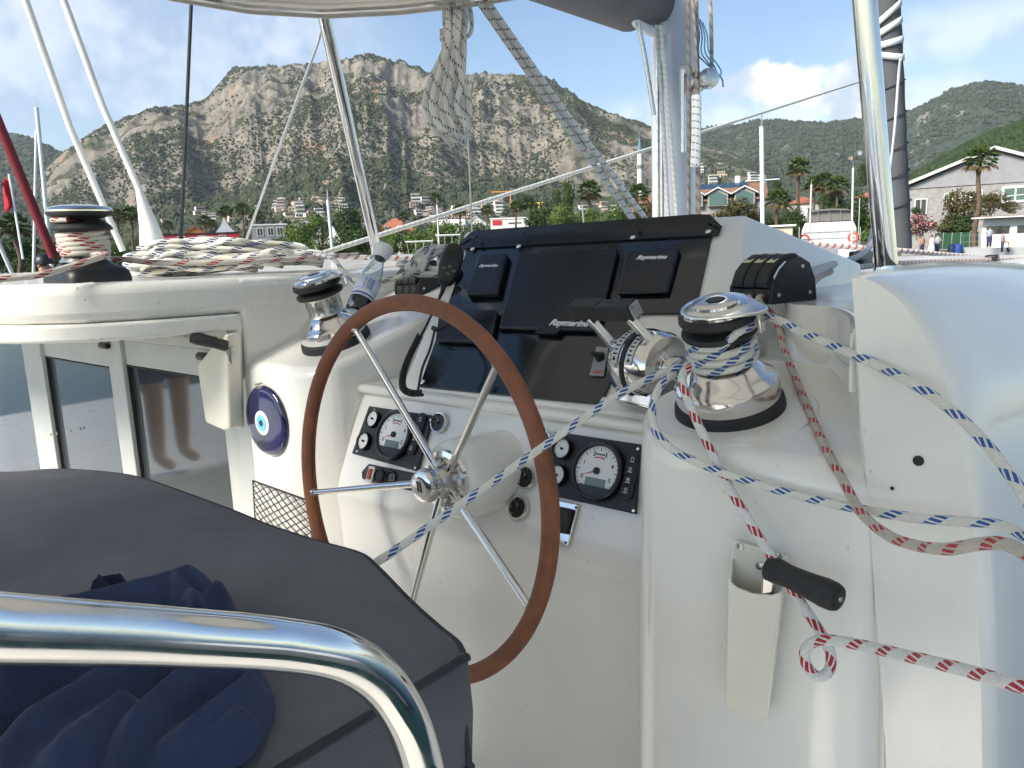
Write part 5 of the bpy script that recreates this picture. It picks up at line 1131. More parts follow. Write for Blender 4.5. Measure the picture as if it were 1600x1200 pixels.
# crumpled navy jacket on the seat
def heap(corners, h, seed, name, m_, par, z0, folds=(), n=80):
    c = sum((Vector(p) for p in corners), Vector()) / len(corners); K = spline(corners, 14, closed=True); m = len(K)
    T = np.linspace(0, 1, n)[:, None]; Kx = np.array([bc(p)[:2] for p in K]); c2 = np.array(bc(c)[:2]); XY = c2 + (Kx - c2)[None] * (1 - T[..., None] * .985)
    X, Y = XY[..., 0], XY[..., 1]; Xw = X + .012 * (fbm(X * 14, Y * 14, 2, seed) - .5); Yw = Y + .012 * (fbm(X * 14 + 5, Y * 14, 2, seed + 3) - .5)
    Z = np.full(X.shape, .007) + h * .3 * fbm(X * 8, Y * 8, 2, seed + 9)
    for pts_, am_, wd_ in folds:
        P_ = np.array([bc(p)[:2] for p in spline([sp_(*q) for q in pts_], 6)]); best = np.full(X.shape, 9.0); tt = np.zeros(X.shape)
        for i in range(len(P_) - 1):
            d_ = P_[i + 1] - P_[i]; L2 = (d_ ** 2).sum(); t_ = np.clip(((Xw - P_[i, 0]) * d_[0] + (Yw - P_[i, 1]) * d_[1]) / L2, 0, 1)
            ds = np.hypot(Xw - P_[i, 0] - t_ * d_[0], Yw - P_[i, 1] - t_ * d_[1]); up_ = ds < best; best = np.where(up_, ds, best); tt = np.where(up_, (i + t_) / (len(P_) - 1), tt)
        pf = np.clip(1 - best / wd_, 0, 1); Z = np.maximum(Z, Z * .35 + am_ * pf ** .72 * np.clip(np.sin(np.pi * np.clip(tt * .94 + .06, 0, 1)) * 1.6, 0, 1) ** .7)
    Z = np.clip(T * 7, 0, 1) ** .5 * (Z + .0025 * fbm(X * 30, Y * 30, 2, seed + 4))
    rows = [[B(X[i, j], Y[i, j], z0 + Z[i, j]) for j in range(m)] for i in range(n)]
    mb = MB(); mb.grid(rows, wrap=True); mb.add(rows[-1], [tuple(range(m))]); return mb.build(name, m_, par, smooth=80, recalc=True)
m_navy = mat('navy_cotton', (0.032, 0.043, 0.095), 0.95, var=0.25, vscale=9, bump=0.35, bscale=600, sheen=0.1, spec=.12)
m_greyc = mat('grey_cotton', (0.22, 0.24, 0.30), 0.85, bump=0.2, bscale=700, sheen=0.2)
jk = thing('jacket', PZ(200, 1080, ZS), 'crumpled navy blue jacket with grey stripe on the seat', 'jacket')
zj = ZS + .016
def sp_(x, y): return PZ(x, y, ZS + .03)
heap([sp_(-120, 975), sp_(60, 955), sp_(200, 945), sp_(290, 922), sp_(340, 915), sp_(372, 955), sp_(385, 1010), sp_(425, 1065), sp_(420, 1112), sp_(385, 1162), sp_(330, 1182), sp_(200, 1235), sp_(60, 1320), sp_(-250, 1270)], .024, 5, 'body', m_navy, jk, zj, [
    ([(338, 918), (250, 950), (120, 985), (-40, 1010)], .050, .055), ([(345, 918), (368, 975), (384, 1030), (400, 1080)], .040, .030), ([(372, 950), (300, 985), (200, 1030), (80, 1090)], .046, .035),
    ([(392, 1020), (330, 1060), (240, 1130), (150, 1230)], .044, .036), ([(418, 1070), (370, 1110), (300, 1165), (250, 1215)], .036, .034), ([(400, 1120), (350, 1160), (270, 1190)], .030, .024),
    ([(300, 1010), (200, 1070), (90, 1150), (-20, 1230)], .048, .040), ([(180, 1010), (80, 1060), (-40, 1130), (-140, 1190)], .052, .045), ([(270, 935), (300, 975), (310, 1015)], .040, .022),
    ([(210, 1120), (140, 1170), (60, 1250)], .040, .030), ([(60, 975), (0, 1010), (-90, 1050)], .045, .035)])
heap([sp_(-160, 1095), sp_(-20, 1052), sp_(60, 1044), sp_(118, 1040), sp_(88, 1072), sp_(20, 1102), sp_(-60, 1135), sp_(-180, 1150)], .010, 9, 'stripe', m_greyc, jk, zj + .048, [([(100, 1045), (20, 1070), (-100, 1120)], .022, .022), ([(60, 1075), (-20, 1105), (-120, 1140)], .018, .016)], 30)
heap([sp_(128, 948), sp_(150, 934), sp_(200, 928), sp_(214, 940), sp_(180, 958), sp_(135, 962)], .014, 12, 'collar', mat('dark_navy_cotton', (0.010, 0.016, 0.045), 0.85, bump=.2, bscale=700), jk, zj + .010, [([(205, 938), (165, 945), (135, 958)], .034, .016), ([(150, 936), (160, 948), (185, 955)], .028, .012)], 30)
# ---------------------------------------------------------------- glass charm, net pocket
m_cob = mat('cobalt_glass', (0.010, 0.006, 0.085), 0.04, coat=1.0, bump=0.06, bscale=26, col2=(0.004, 0.004, 0.03), vscale=16)
ch = thing('evil_eye_charm', PF(418, 657, 1.114), 'dark blue glass evil eye disc on the white block', 'charm')
c = PF(418, 657, 1.114); mb = MB(); mb.lathe(c, -BF, [(.098, 0), (.098, .004), (.094, .0085), (.080, .0100), (.050, .0108), (.012, .0110)], 56); mb.build('disc', m_cob, ch, smooth=60)
ec = PF(409, 661, 1.1028)
for r_, h_, m_, nm in ((.0345, .0, mat('white_enamel', (0.78, 0.8, 0.82), 0.12), 'white_ring'), (.0235, .0012, mat('blue_enamel', (0.16, 0.52, 0.72), 0.12), 'blue_ring'), (.0090, .0024, mat('pupil_enamel', (0.01, 0.012, 0.03), 0.08), 'pupil')):
    mb = MB(); mb.lathe(ec - BF * h_, -BF, [(r_, 0), (r_ * .95, .0010), (r_ * .1, .0012)], 36); mb.build(nm, m_, ch)
mb = MB(); q = PF(405, 606, 1.10); mb.tube([q + BF * .02, q - BF * .006, q - BF * .01 + UP * .01, q + UP * .012 + BF * .01], .003, 8); mb.build('hook', m_steel, ch)
net = thing('net_pocket', PF(438, 795, 1.105), 'black string net pocket stretched below the glass charm', 'net pocket'); A_, B_, C_, D_ = [PF(x, y, 1.106) for x, y in ((395, 751), (484, 783), (490, 880), (400, 838))]
mb = MB(); mb.tube([A_, B_], .0028, 6); mb.build('hem_cord', m_rubber, net); mb = MB(); mb.tube([A_, D_], .002, 6); mb.tube([B_, C_], .002, 6); mb.tube([D_, C_], .002, 6); mb.build('hem_cord', m_rubber, net)
mb = MB(); NX, NY = 7, 8; g = lambda u, v: A_.lerp(B_, u).lerp(D_.lerp(C_, u), v) - BF * (.012 * math.sin(math.pi * min(1, max(0, u))) * math.sin(math.pi * min(1, v)))
for i in range(-NY, NX + 1):
    for sg in (1, -1):
        pts = []
        for j in range(NY + 1):
            u = (i + j) / NX if sg == 1 else (i + NY - j) / NX
            if -1e-6 <= u <= 1 + 1e-6: pts.append(g(u, j / NY) - BF * (.0012 * sg))
        if len(pts) > 1: mb.tube(pts, .0016, 5)
mb.build('mesh', m_rubber, net)
# ---------------------------------------------------------------- winch handle pockets
m_plast = mat('white_pvc', (0.80, 0.77, 0.66), 0.42, var=0.04, vscale=8)
pn = BD(-1, .10, .04).normalized(); p0 = PF(1180, 990, .948)
def pp(x, y, h=0.0): return PP(x, y, p0 + pn * h, pn)
pk = thing('handle_pocket', p0 - UP * .13, 'white plastic winch handle pocket on the console beside the red flecked rope', 'handle pocket')
mb = MB(); mb.prism([pp(x, y) for x, y in ((1146, 842), (1233, 868), (1232, 880), (1222, 945), (1200, 1120), (1150, 1105), (1142, 900))], pn * .006); mb.build('back_plate', m_plast, pk, bevel=.004, bseg=3, recalc=True)
front = [(1138, 905), (1150, 918), (1175, 928), (1205, 930), (1222, 925), (1199, 1128), (1186, 1128), (1140, 1108), (1134, 1098)]
mb = MB(); F_ = [pp(x, y, .050) for x, y in front]; F2 = [pp(x, y, .047) for x, y in front]
mb.prism(F_, pn * -.004); bx_ = MB()
top_in = [pp(1142, 868, .002), pp(1230, 893, .002)]
bot = [pp(1146, 1100, .002), pp(1202, 1120, .002)]
mb.prism([F_[0], F_[8], bot[0], top_in[0]], BD(.25, .9, 0) * .004); mb.prism([F_[4], F_[5], bot[1], top_in[1]], BD(.25, .9, 0) * -.004); mb.prism([F_[5], F_[7], F_[8], bot[0], bot[1]], UP * .004)
mb.build('pouch', m_plast, pk, bevel=.003, bseg=3, recalc=True)
for x, y in ((1157, 854), (1216, 869), (1187, 884)): mb = MB(); mb.lathe(pp(x, y, .006), pn, [(.0055, 0), (.005, .002), (.001, .003)], 12); mb.build('screw', m_steel, pk)
hn = thing('crank_handle', U(1200, 920, 1.0), 'black gripped winch handle standing in the white pocket', 'winch handle')
mb = MB(); mb.prism([U(1190, 880, .985), U(1212, 884, .980), U(1204, 1000, 1.005), U(1186, 1000, 1.008)], pn * -.010); mb.build('shank', m_chrome, hn, bevel=.003, recalc=True)
g0, g1 = U(1200, 886, .985), U(1311, 936, .90); d = (g1 - g0).normalized(); L_ = (g1 - g0).length
mb = MB(); mb.lathe(g0, d, [(.010, 0), (.0165, .004), (.0165, L_ * .15), (.0145, L_ * .3), (.0155, L_ * .55), (.0180, L_ * .82), (.0175, L_ * .93), (.0155, L_ * .985), (.0115, L_)], 28); gp = mb.build('grip', m_rubber, hn, smooth=60)
mb = MB(); mb.lathe(g1, d, [(.0105, -.001), (.0100, .0012), (.004, .0014)], 20); mb.build('end_cap', m_black, gp); mb = MB(); mb.lathe(g1 + d * .001, d, [(.0035, 0), (.003, .002)], 12); mb.build('screw', m_steel, gp)
pk2 = thing('handle_pocket', PF(362, 600, 1.08), 'white plastic handle pocket beside the saloon door', 'handle pocket'); mb = MB(); q = [(330, 568), (352, 540), (377, 518), (381, 666), (371, 668), (343, 656)]
mb.prism([PF(x, y, 1.10) for x, y in q], -BF * .045); mb.build('pouch', m_plast, pk2, bevel=.008, bseg=3, recalc=True); mb = MB(); mb.prism([PF(x, y, 1.116) for x, y in ((344, 530), (353, 508), (378, 506), (383, 668), (360, 668))], -BF * .014); mb.build('back_plate', m_plast, pk2, bevel=.004, recalc=True)
mb = MB(); mb.lathe(PF(354, 520, 1.098), -BF, [(.006, 0), (.005, .003), (.001, .004)], 10); mb.build('screw', m_steel, pk2)
h2 = thing('crank_handle', PF(350, 545, 1.06), 'winch handle with black grip poking out beside the saloon door', 'winch handle'); g0, g1 = PF(356, 541, 1.06), PF(297, 526, .98); d = (g1 - g0).normalized(); L_ = (g1 - g0).length
mb = MB(); mb.lathe(g0, d, [(.008, 0), (.0155, .004), (.0145, L_ * .3), (.0175, L_ * .8), (.0155, L_ * .97), (.011, L_)], 22); mb.build('grip', m_rubber, h2, smooth=60); mb = MB(); mb.tube([g0 - d * .005, PF(360, 600, 1.075)], .009, 8); mb.build('shank', m_chrome, h2)
# ---------------------------------------------------------------- bottle, microphone
m_glass = mat('clear_glass', (0.86, 0.93, 0.94), 0.02, trans=1.0, ior=1.45); m_waterb = mat('bottled_water', (0.9, 0.96, 0.98), 0.0, trans=1.0, ior=1.33)
bt0, bt1 = U(556, 490, 1.93), U(600, 388, 2.02); ax = (bt1 - bt0).normalized(); L_ = (bt1 - bt0).length
bo = thing('water_bottle', bt0, 'clear water bottle with white and blue label leaning by the chrome winch', 'bottle')
prb = [(.020, 0), (.028, .004), (.030, .012), (.030, .105), (.029, .115), (.022, .140), (.0165, .158), (.0150, .170), (.0150, .186)]
mb = MB(); mb.lathe(bt0, ax, prb, 32, cap1=False); ip_ = [(r - .0016, h) for r, h in prb[::-1]]; ip_[-1] = (.018, .003); mb2 = prb + ip_; mb = MB(); mb.lathe(bt0, ax, mb2, 32, cap1=True); mb.build('glass', m_glass, bo, smooth=50)
mb = MB(); mb.lathe(bt0, ax, [(.0306, .040), (.0306, .100)], 32, cap0=False, cap1=False); lb = mb.build('label', mat('white_label', (0.66, 0.70, 0.78), 0.5, alpha=1.0), bo, smooth=60, solid=.0003)
for h_, t_, m_ in ((.045, .0022, mat('blue_print', (0.03, 0.05, 0.35), 0.5)), (.060, .001, mat('pale_blue_print', (0.25, 0.35, 0.6), 0.5))):
    mb = MB(); mb.lathe(bt0, ax, [(.0309, h_), (.0309, h_ + t_ * 2)], 32, cap0=False, cap1=False); mb.build('stripe', m_, lb, smooth=60)
vd = (EYE - bt0); vd = (vd - ax * vd.dot(ax)).normalized(); text('AQUA', bt0 + ax * .078 + vd * .0312, ax.cross(vd) * -1 if ax.cross(vd).dot(BS) < 0 else ax.cross(vd), ax, .017, MATS['blue_print'], lb, depth=.0003) if False else None
mb = MB()
for i in range(5):
    for j in range(3): mb.box(bt0 + ax * (.066 + i * .006) + vd * .0309 + ax.cross(vd) * (-.010 + j * .009), ax * .0012, ax.cross(vd) * (.002 + .0015 * ((i * 3 + j) % 3)), vd * .0002)
mb.build('print', MATS['blue_print'], lb, smooth=0)
mb = MB(); mb.lathe(bt0 + ax * .174, ax, [(.0175, 0), (.0185, .004), (.0245, .022), (.0265, .034), (.022, .040), (.008, .043)], 30); mb.build('cap', mat('white_cap', (0.75, 0.75, 0.74), 0.5), bo, smooth=50)
mic = thing('radio_handset', U(704, 413, 1.93), 'black radio handset clipped to the panel edge with a coiled cord', 'handset')
mu = (UP * .9 + BF * .35 + BS * .12).normalized(); md = EYE - U(704, 413, 1.93); md = (md - mu * md.dot(mu)).normalized(); ms = mu.cross(md); c = U(704, 413, 1.93); rows = []
for z, w_, t_ in ((-.056, .30, .5), (-.050, .62, .8), (-.035, .85, 1), (-.01, 1, 1.05), (.02, 1, 1.05), (.038, .86, .95), (.048, .62, .8), (.053, .3, .5)):
    row = []
    for j in range(28):
        an = 2 * math.pi * j / 28; e_ = 2 / 3.0; c_, n_ = math.cos(an), math.sin(an); row.append(c + mu * z + ms * math.copysign(abs(c_) ** e_, c_) * .0275 * w_ + md * math.copysign(abs(n_) ** e_, n_) * .016 * t_)
    rows.append(row)
mb = MB(); mb.grid(rows, wrap=True); mb.add(rows[0], [tuple(range(28))]); mb.add(rows[-1], [tuple(range(28))]); mb.build('body', m_black, mic, smooth=60, recalc=True)
mb = MB()
for j in range(6): mb.box(c + md * .0172 + mu * (.034 - j * .0065), ms * (.013 + .002 * min(j, 2)), mu * .0011, md * .0012)
mb.build('grille_slot', m_rubber, mic)
for x, z in ((0, -.008), (-.013, -.016), (.013, -.016), (0, -.027)): mb = MB(); mb.box(c + md * .0170 + mu * z + ms * x, ms * .0045, mu * .0032, md * .0014); mb.build('button', mat('grey_button', (0.10, 0.10, 0.11), 0.5), mic, bevel=.001)
mb = MB(); mb.tube([c - mu * .052, c - mu * .075, c - mu * .09 + ms * -.002], lambda i: (.0075, .0055, .0035)[i], 12); mb.build('strain_relief', m_rubber, mic)
cd = spline([c - mu * .088, U(684, 470, 1.84), U(668, 505, 1.79), U(658, 524, 1.76)], 10); mb = MB(); mb.tube(cd, .003, 8)
ce = spline([U(656, 524, 1.755), U(640, 556, 1.735), U(630, 585, 1.72), U(630, 606, 1.70), U(642, 614, 1.69), U(660, 614, 1.685)], 60); hel = []; acc = 0
for i, p in enumerate(ce):
    t_ = (ce[min(i + 1, len(ce) - 1)] - ce[max(i - 1, 0)]).normalized(); n_ = t_.orthogonal().normalized()
    if i == 0: ref = n_
    ref = (ref - t_ * ref.dot(t_)).normalized(); b_ = t_.cross(ref)
    if i: acc += (p - ce[i - 1]).length
    an = acc / .0052 * 2 * math.pi; hel.append(p + (ref * math.cos(an) + b_ * math.sin(an)) * .0062)
hel2 = spline(hel, 1); mb.tube(hel, .0024, 6); mb.build('coiled_cord', m_rubber, mic)
mb = MB(); mb.tube(spline([U(680, 513, 1.75), U(672, 545, 1.72), U(660, 575, 1.70), U(653, 610, 1.67)], 8), .003, 8); mb.tube(spline([U(700, 505, 1.76), U(684, 515, 1.745), U(676, 512, 1.75)], 8), .006, 8); o = mb.build('cable', m_rubber); tag(o, 'thin black cable along the lower left edge of the instrument panel', 'cable')
# ================================================================== ROPES AND RIGGING
WB = (0.80, 0.78, 0.71); BLUE = (0.015, 0.10, 0.36); RED = (0.45, 0.012, 0.03); DRT = (0.58, 0.53, 0.46)
r_blue = rope_mat('blue_fleck_rope', WB, BLUE, .046, 0, .36); r_red = rope_mat('red_fleck_rope', (0.82, 0.80, 0.76), RED, .044, 0, .38, .66); r_redd = rope_mat('worn_red_fleck_rope', DRT, RED, .046, .12, .36)
r_left = rope_mat('red_fleck_rope_left', (0.70, 0.65, 0.56), (0.34, 0.02, 0.025), .085, .05, .32); r_pile = rope_mat('navy_fleck_rope', (0.72, 0.71, 0.62), (0.03, 0.05, 0.16), .075, .05, .36)
r_hang = rope_mat('black_fleck_rope', (0.85, 0.83, 0.75), (0.12, 0.12, 0.11), .034, -.08, .20, .60); r_white = rope_mat('white_rope', (0.66, 0.65, 0.60), (0.40, 0.42, 0.40), .03, .05, .3)
r_dot = rope_mat('dotted_rope', (0.70, 0.69, 0.68), (0.05, 0.06, 0.12), .022, .0, .45, .5); r_reddot = rope_mat('red_dotted_rope', (0.56, 0.50, 0.44), (0.32, 0.03, 0.03), .036, .1, .4, .5); r_tan = rope_mat('tan_halyard', (0.40, 0.34, 0.28), (0.16, 0.12, 0.10), .06, .1, .4)
r_strip = rope_mat('red_stripe_rope', (0.72, 0.70, 0.66), (0.45, 0.10, 0.05), .05, .0, .32, 1.1)
r_coil = rope_mat('cream_coil_rope', (0.88, 0.86, 0.78), (0.16, 0.16, 0.14), .045, -.1, .22, .55)
def rope(path, r, m_, label, name='rope', cat='rope', seg=10, n=10, raw=False, group=None):
    mb = MB(); mb.tube(path if raw else spline(path, n), r, seg); o = mb.build(name, m_, smooth=80); tag(o, label, cat, group); return o
def wraps(base, ax, a, b, h0, h1, rad, turns, a0, a1_dir=1, n=28):
    N_ = int(turns * n); return [base + ax * (h0 + (h1 - h0) * i / N_) + (a * math.cos(a0 + a1_dir * 2 * math.pi * turns * i / N_) + b * math.sin(a0 + a1_dir * 2 * math.pi * turns * i / N_)) * rad for i in range(N_ + 1)]
# blue rope: from under the seat, across the wheel, round the big winch, through the jaws and away to the right
def ang_of(base, a, b, p): q = p - base; return math.atan2(q.dot(b), q.dot(a))
RR = .0060
a0 = ang_of(W1, a1, b1, U(1066, 570, 1.2)); 
start = [U(470, 945, 1.02), U(583, 882, 1.055), U(700, 802, 1.105), U(850, 697, 1.145), U(960, 621, 1.165), U(1030, 585, 1.175)]
wr = wraps(W1, AX1, a1, b1, .089 * KZ, .1315 * KZ, .0478, 3.25, a0 + .25, 1)
endan = a0 + .25 + 2 * math.pi * 3.25; tgt = ang_of(W1, a1, b1, U(1185, 500, 1.15))
while tgt < endan: tgt += 2 * math.pi
jaw = [W1 + AX1 * (.1315 * KZ + .0200 * min(1, i / 6)) + (a1 * math.cos(endan + (tgt - endan) * i / 24) + b1 * math.sin(endan + (tgt - endan) * i / 24)) * (.0475 + .006 * min(1, i / 6)) for i in range(1, 25)]
tail = spline([jaw[-1], U(1190, 492, 1.115), U(1215, 500, 1.085), U(1250, 517, 1.045), U(1320, 548, .965), U(1400, 585, .895), U(1470, 628, .845), U(1530, 682, .80), U(1575, 738, .76), U(1612, 795, .73), U(1660, 900, .69)], 10)
path = spline(start + [wr[0]], 10) + wr[1:] + jaw + tail[1:]
rope(path, RR, r_blue, 'blue flecked white rope crossing the wheel and wound on the big chrome winch', raw=True, seg=12)
rope([U(1062, 590, 1.16), U(1048, 588, 1.13), U(1030, 606, 1.11), U(1019, 640, 1.095), U(1026, 675, 1.082), U(1052, 703, 1.07), U(1100, 727, 1.045), U(1170, 752, 1.010), U(1250, 775, .975), U(1330, 793, .925), U(1400, 805, .885), U(1460, 812, .86), U(1510, 815, .84), U(1560, 820, .82), U(1600, 838, .79), U(1650, 880, .75)], .0058, r_blue, 'blue flecked rope looping below the big winch and off to the right', seg=12)
loop = [U(1080, 572, 1.125), U(1066, 590, 1.105), U(1075, 625, 1.092), U(1100, 682, 1.07), U(1140, 762, 1.035), U(1200, 862, .985), U(1245, 932, .945), U(1280, 985, .925), U(1297, 1018, .918), U(1296, 1046, .915), U(1280, 1057, .914), U(1263, 1045, .914), U(1257, 1022, .912), U(1266, 1006, .905), U(1290, 1000, .89), U(1340, 1007, .855), U(1400, 1021, .80), U(1480, 1040, .73), U(1560, 1062, .665), U(1640, 1086, .62)]
rope(loop, .0064, r_red, 'red flecked white rope with a small kinked loop at lower right', seg=12)
q0 = C1(.0332, .02, .018)
rope([q0, C1(.0332, -.012, .010), U(1212, 500, 1.385), U(1226, 548, 1.30), U(1258, 628, 1.155), U(1290, 700, 1.02), U(1318, 752, .945), U(1345, 800, .89), U(1385, 835, .83), U(1430, 852, .78), U(1480, 858, .72), U(1530, 850, .685), U(1570, 850, .655), U(1610, 870, .63), U(1660, 905, .60)], .0060, r_redd, 'worn red flecked rope falling from the rope clutch to the right edge', seg=12)
rope([C1(-.0008, .02, .018), C1(-.0008, -.02, .010), C1(-.016, -.06, -.01), U(1150, 478, 1.27), U(1130, 500, 1.25)], .0062, r_red, 'short red flecked rope leaving the middle clutch', seg=10)
rope([C1(-.0348, .02, .018), C1(-.036, -.02, .008), C1(-.05, -.06, -.02), U(1130, 480, 1.30)], .0062, r_white, 'short grey white rope leaving the left clutch', seg=10)
# rope on the left winch
a0 = ang_of(W3, a3, b3, B(.7, -2.3, 0)); wr = wraps(W3, AX3, a3, b3, .090, .142, .056, 4.4, a0, 1); e_an = a0 + 2 * math.pi * 4.4
jw = [W3 + AX3 * (.142 + .036 * min(1, i / 8)) + (a3 * math.cos(e_an + .5 * i / 2) + b3 * math.sin(e_an + .5 * i / 2)) * (.056 + .007 * min(1, i / 8)) for i in range(1, 22)]
rope(spline([U(-60, 440, 1.75), U(0, 436, 1.78), U(60, 430, 1.82), U(105, 418, 1.87), U(150, 404, 1.92), U(170, 398, 1.98)], 10) + wr[3:] + jw, .0078, r_left, 'red flecked cream rope wound on the left winch', raw=True)
rope([U(150, 404, 2.12), U(190, 405, 2.10), U(250, 411, 2.1), U(330, 410, 2.12), U(420, 407, 2.2), U(500, 402, 2.35), U(560, 398, 2.6)], .0075, r_left, 'red flecked rope stretched in front of the rope pile')
# pile of rope on the cabin roof
rr = random.Random(4); pth = []
def pilept(t, y, dd, z): p = U(172 + 345 * t, 414, 2.30 + dd); p.z = EYE.z - .05 + z; return p
for i in range(17):
    c0 = rr.uniform(.02, .22); c1 = rr.uniform(.62, .98); lay = i / 17; z0 = .014 + .088 * lay * (1 if i % 3 else .7); d0 = rr.uniform(.0, .10); d1 = d0 + rr.uniform(.06, .16); w_ = rr.uniform(-.012, .012)
    pth += [pilept(c0, 0, d0, z0 + .004), pilept(c0 + .1 * rr.uniform(.7, 1.4), 0, d0 - .015, z0 + .012 + w_), pilept((c0 + c1) / 2 + rr.uniform(-.06, .06), 0, d0 + rr.uniform(-.03, .03), z0 + rr.uniform(-.016, .022)), pilept(c1 - .1, 0, d0 + rr.uniform(-.02, .04), z0 + .012 * rr.random()), pilept(c1, 0, (d0 + d1) / 2, z0 * .8),
            pilept(c1 - .08, 0, d1, z0 + .006), pilept((c0 + c1) / 2 + rr.uniform(-.08, .08), 0, d1 + rr.uniform(-.03, .03), z0 + rr.uniform(-.01, .02)), pilept(c0 + .06, 0, d1, z0 + .004)]
rope(pth, .0078, r_pile, 'big loose pile of navy flecked rope on the cabin roof', 'rope_pile', 'rope', 8, 8)
rope([U(480, 397, 2.42), U(500, 398, 2.25), U(520, 404, 2.1), U(532, 418, 2.02), U(543, 432, 1.98), U(556, 452, 1.95)], .0058, r_pile, 'navy flecked rope end running down past the leaning winch')
rope([U(545, 436, 2.2), U(580, 440, 2.15), U(620, 434, 2.12), U(640, 422, 2.12), U(622, 412, 2.16), U(650, 412, 2.14), U(700, 428, 2.08), U(660, 428, 2.10), U(632, 430, 2.08), U(650, 420, 2.06)], .0075, r_pile, 'navy flecked rope lying in front of the clutch behind the bottle')
pk_ = []
for i in range(9):
    t = i / 8; x = 690 - 14 * t + 6 * math.sin(i * 2.1); pk_ += [U(x - 34, 425 - 3 * t, 2.10), U(x - 20, 398 + 5 * math.sin(i), 2.12 + .02 * t), U(x + 10, 386 + 3 * i % 7, 2.2), U(x + 14, 420, 2.24), U(x - 10, 430, 2.16)]
rope(pk_, .0072, r_pile, 'navy flecked rope coil behind the radio handset', 'rope_coil', 'rope', 8, 7)
# coil hung under the bimini
hp = []; rh2 = random.Random(9); TOPc = lambda x, d: U(x, -26, d)
for i in range(12):
    t = (i + .5) / 12; xt = 690 + 40 * t + rh2.uniform(-3, 3); dm = 2.00 + .09 * math.sin(i * 2.4); xb0 = 664 + 58 * (t ** 1.1) + rh2.uniform(-3, 3); xb1 = 733 - 6 * rh2.random(); yb = 196 + 12 * math.sin(t * 3.0) + rh2.uniform(-8, 8)
    neck = 696 + 22 * t
    hp += [U(xt, -22, 2.05), U(neck, 50, dm), U(neck - 3, 80, dm), U(xb0 + 8, 125, dm + .02), U(xb0, 165, dm + .03), U(xb0 + 14, yb, dm + .03), U((xb0 + xb1) / 2 + 6, yb + 8, dm + .05), U(xb1, 180, dm + .08), U(xb1 - 6, 130, dm + .07), U(neck + 8, 84, dm + .06), U(neck + 9, 50, dm + .06), U(xt + 8, -20, 2.10)]
rope(hp, .0080, r_coil, 'thick coil of black flecked rope hanging from the bimini', 'rope_coil', 'rope', 8, 6)
wp = []
for i in range(40):
    an = i * .55; wp.append(U(708 + 18 * math.cos(an), 50 + i * .62 + 8 * math.sin(an * 1.0 + .8), 2.05 - .055 * math.sin(an)))
rope(wp, .0062, r_hang, 'rope turns tied round the neck of the hanging coil', 'rope_lashing', 'rope', 8, 3)
rope([U(722, -20, 2.0), U(724, 30, 2.0), U(728, 55, 2.0), U(735, 52, 2.0), U(737, 30, 2.0), U(730, -10, 2.0)], .0055, r_hang, 'small loop of rope beside the hanging coil')
rope([U(724, -20, 2.3), U(727, 120, 2.4), U(733, 250, 2.5), U(738, 375, 2.6)], .0030, r_white, 'thin light line hanging straight down behind the coil', n=4)
for k, (o_, l) in enumerate(((-5, 'left strand of the heavy double sheet running down to the cabin roof'), (7, 'right strand of the heavy double sheet running down to the cabin roof'))):
    rope([U(752 + o_ * 1.0, 0, 1.95), U(752 + o_ * 1.0 + 124 + 2 * k, 178, 2.25), U(1000 + o_ * 1.6, 345, 2.6)], .0092, r_hang, l, n=14)
rope([U(757, 2, 1.98), U(880, 180, 2.3), U(985, 345, 2.65)], .0022, r_white, 'thin white line between the strands of the heavy sheet', n=4)
rope([U(500, 397, 2.8), U(1345, 127, 7.0)], .0095, r_white, 'long white line rising from the cabin roof towards the right', n=30)
rope([U(470, 398, 2.7), U(560, 402, 2.9), U(640, 404, 3.1)], .0095, r_strip, 'red striped line lying along the cabin roof edge')
# lines and gear on the side deck
rope([C1(-.0, .16, .03), U(1290, 418, 1.75), U(1330, 405, 2.1), U(1352, 393, 2.3), U(1366, 375, 2.4)], .0085, r_dot, 'black dotted white line behind the rope clutch', n=8)
rope([C1(.033, .16, .03), U(1300, 424, 1.85), U(1400, 412, 2.3), U(1500, 407, 2.7), U(1620, 404, 3.2)], .0080, r_reddot, 'red dotted line lying along the side deck')
rope([U(1100, 377, 3.4), U(1200, 378, 3.5), U(1400, 391, 3.9), U(1480, 398, 4.2), U(1560, 403, 4.6)], .013, r_strip, 'red striped rope coiled flat at the deck edge')
e = thing('deck_locker', U(1262, 402, 4.0), 'long pale grey box lying on the foredeck', 'box'); a = U(1192, 400, 4.0); b = U(1310, 400, 4.0); mb = MB(); d = (b - a); n_ = Vector((-d.y, d.x, 0)).normalized()
mb.prism([a, b, b + UP * .062, a + UP * .062], n_ * .5); mb.build('lid', mat('grey_gelcoat', (0.30, 0.32, 0.34), 0.35), e, bevel=.01, recalc=True); mb = MB(); mb.prism([a + n_ * .02 - UP * .06 + d * .02, b + n_ * .02 - UP * .06 - d * .1, b + n_ * .02 - UP * .002 - d * .1, a + n_ * .02 - UP * .002 + d * .02], n_ * .42); mb.build('body', m_black, e, recalc=True)
e = thing('deck_block', U(1350, 400, 2.4), 'black sheet block and shackle beside the right bimini post', 'block'); mb = MB(); mb.box(U(1345, 402, 2.4), BF * .06, BS * .02, UP * .02); mb.box(U(1335, 410, 2.3), BF * .05, BS * .04, UP * .008); mb.build('cheek', m_black, e, bevel=.006); mb = MB(); mb.tube([U(1356, 395, 2.42), U(1361, 378, 2.5), U(1366, 360, 2.6)], .012, 8); mb.build('shackle', m_steel, e)
e = thing('deck_cleat', U(1555, 404, 2.9), 'small black cleat on the side deck at the right', 'cleat'); mb = MB(); mb.box(U(1550, 404, 2.9), BF * .03, BS * .02, UP * .014); mb.build('body', m_black, e, bevel=.006)
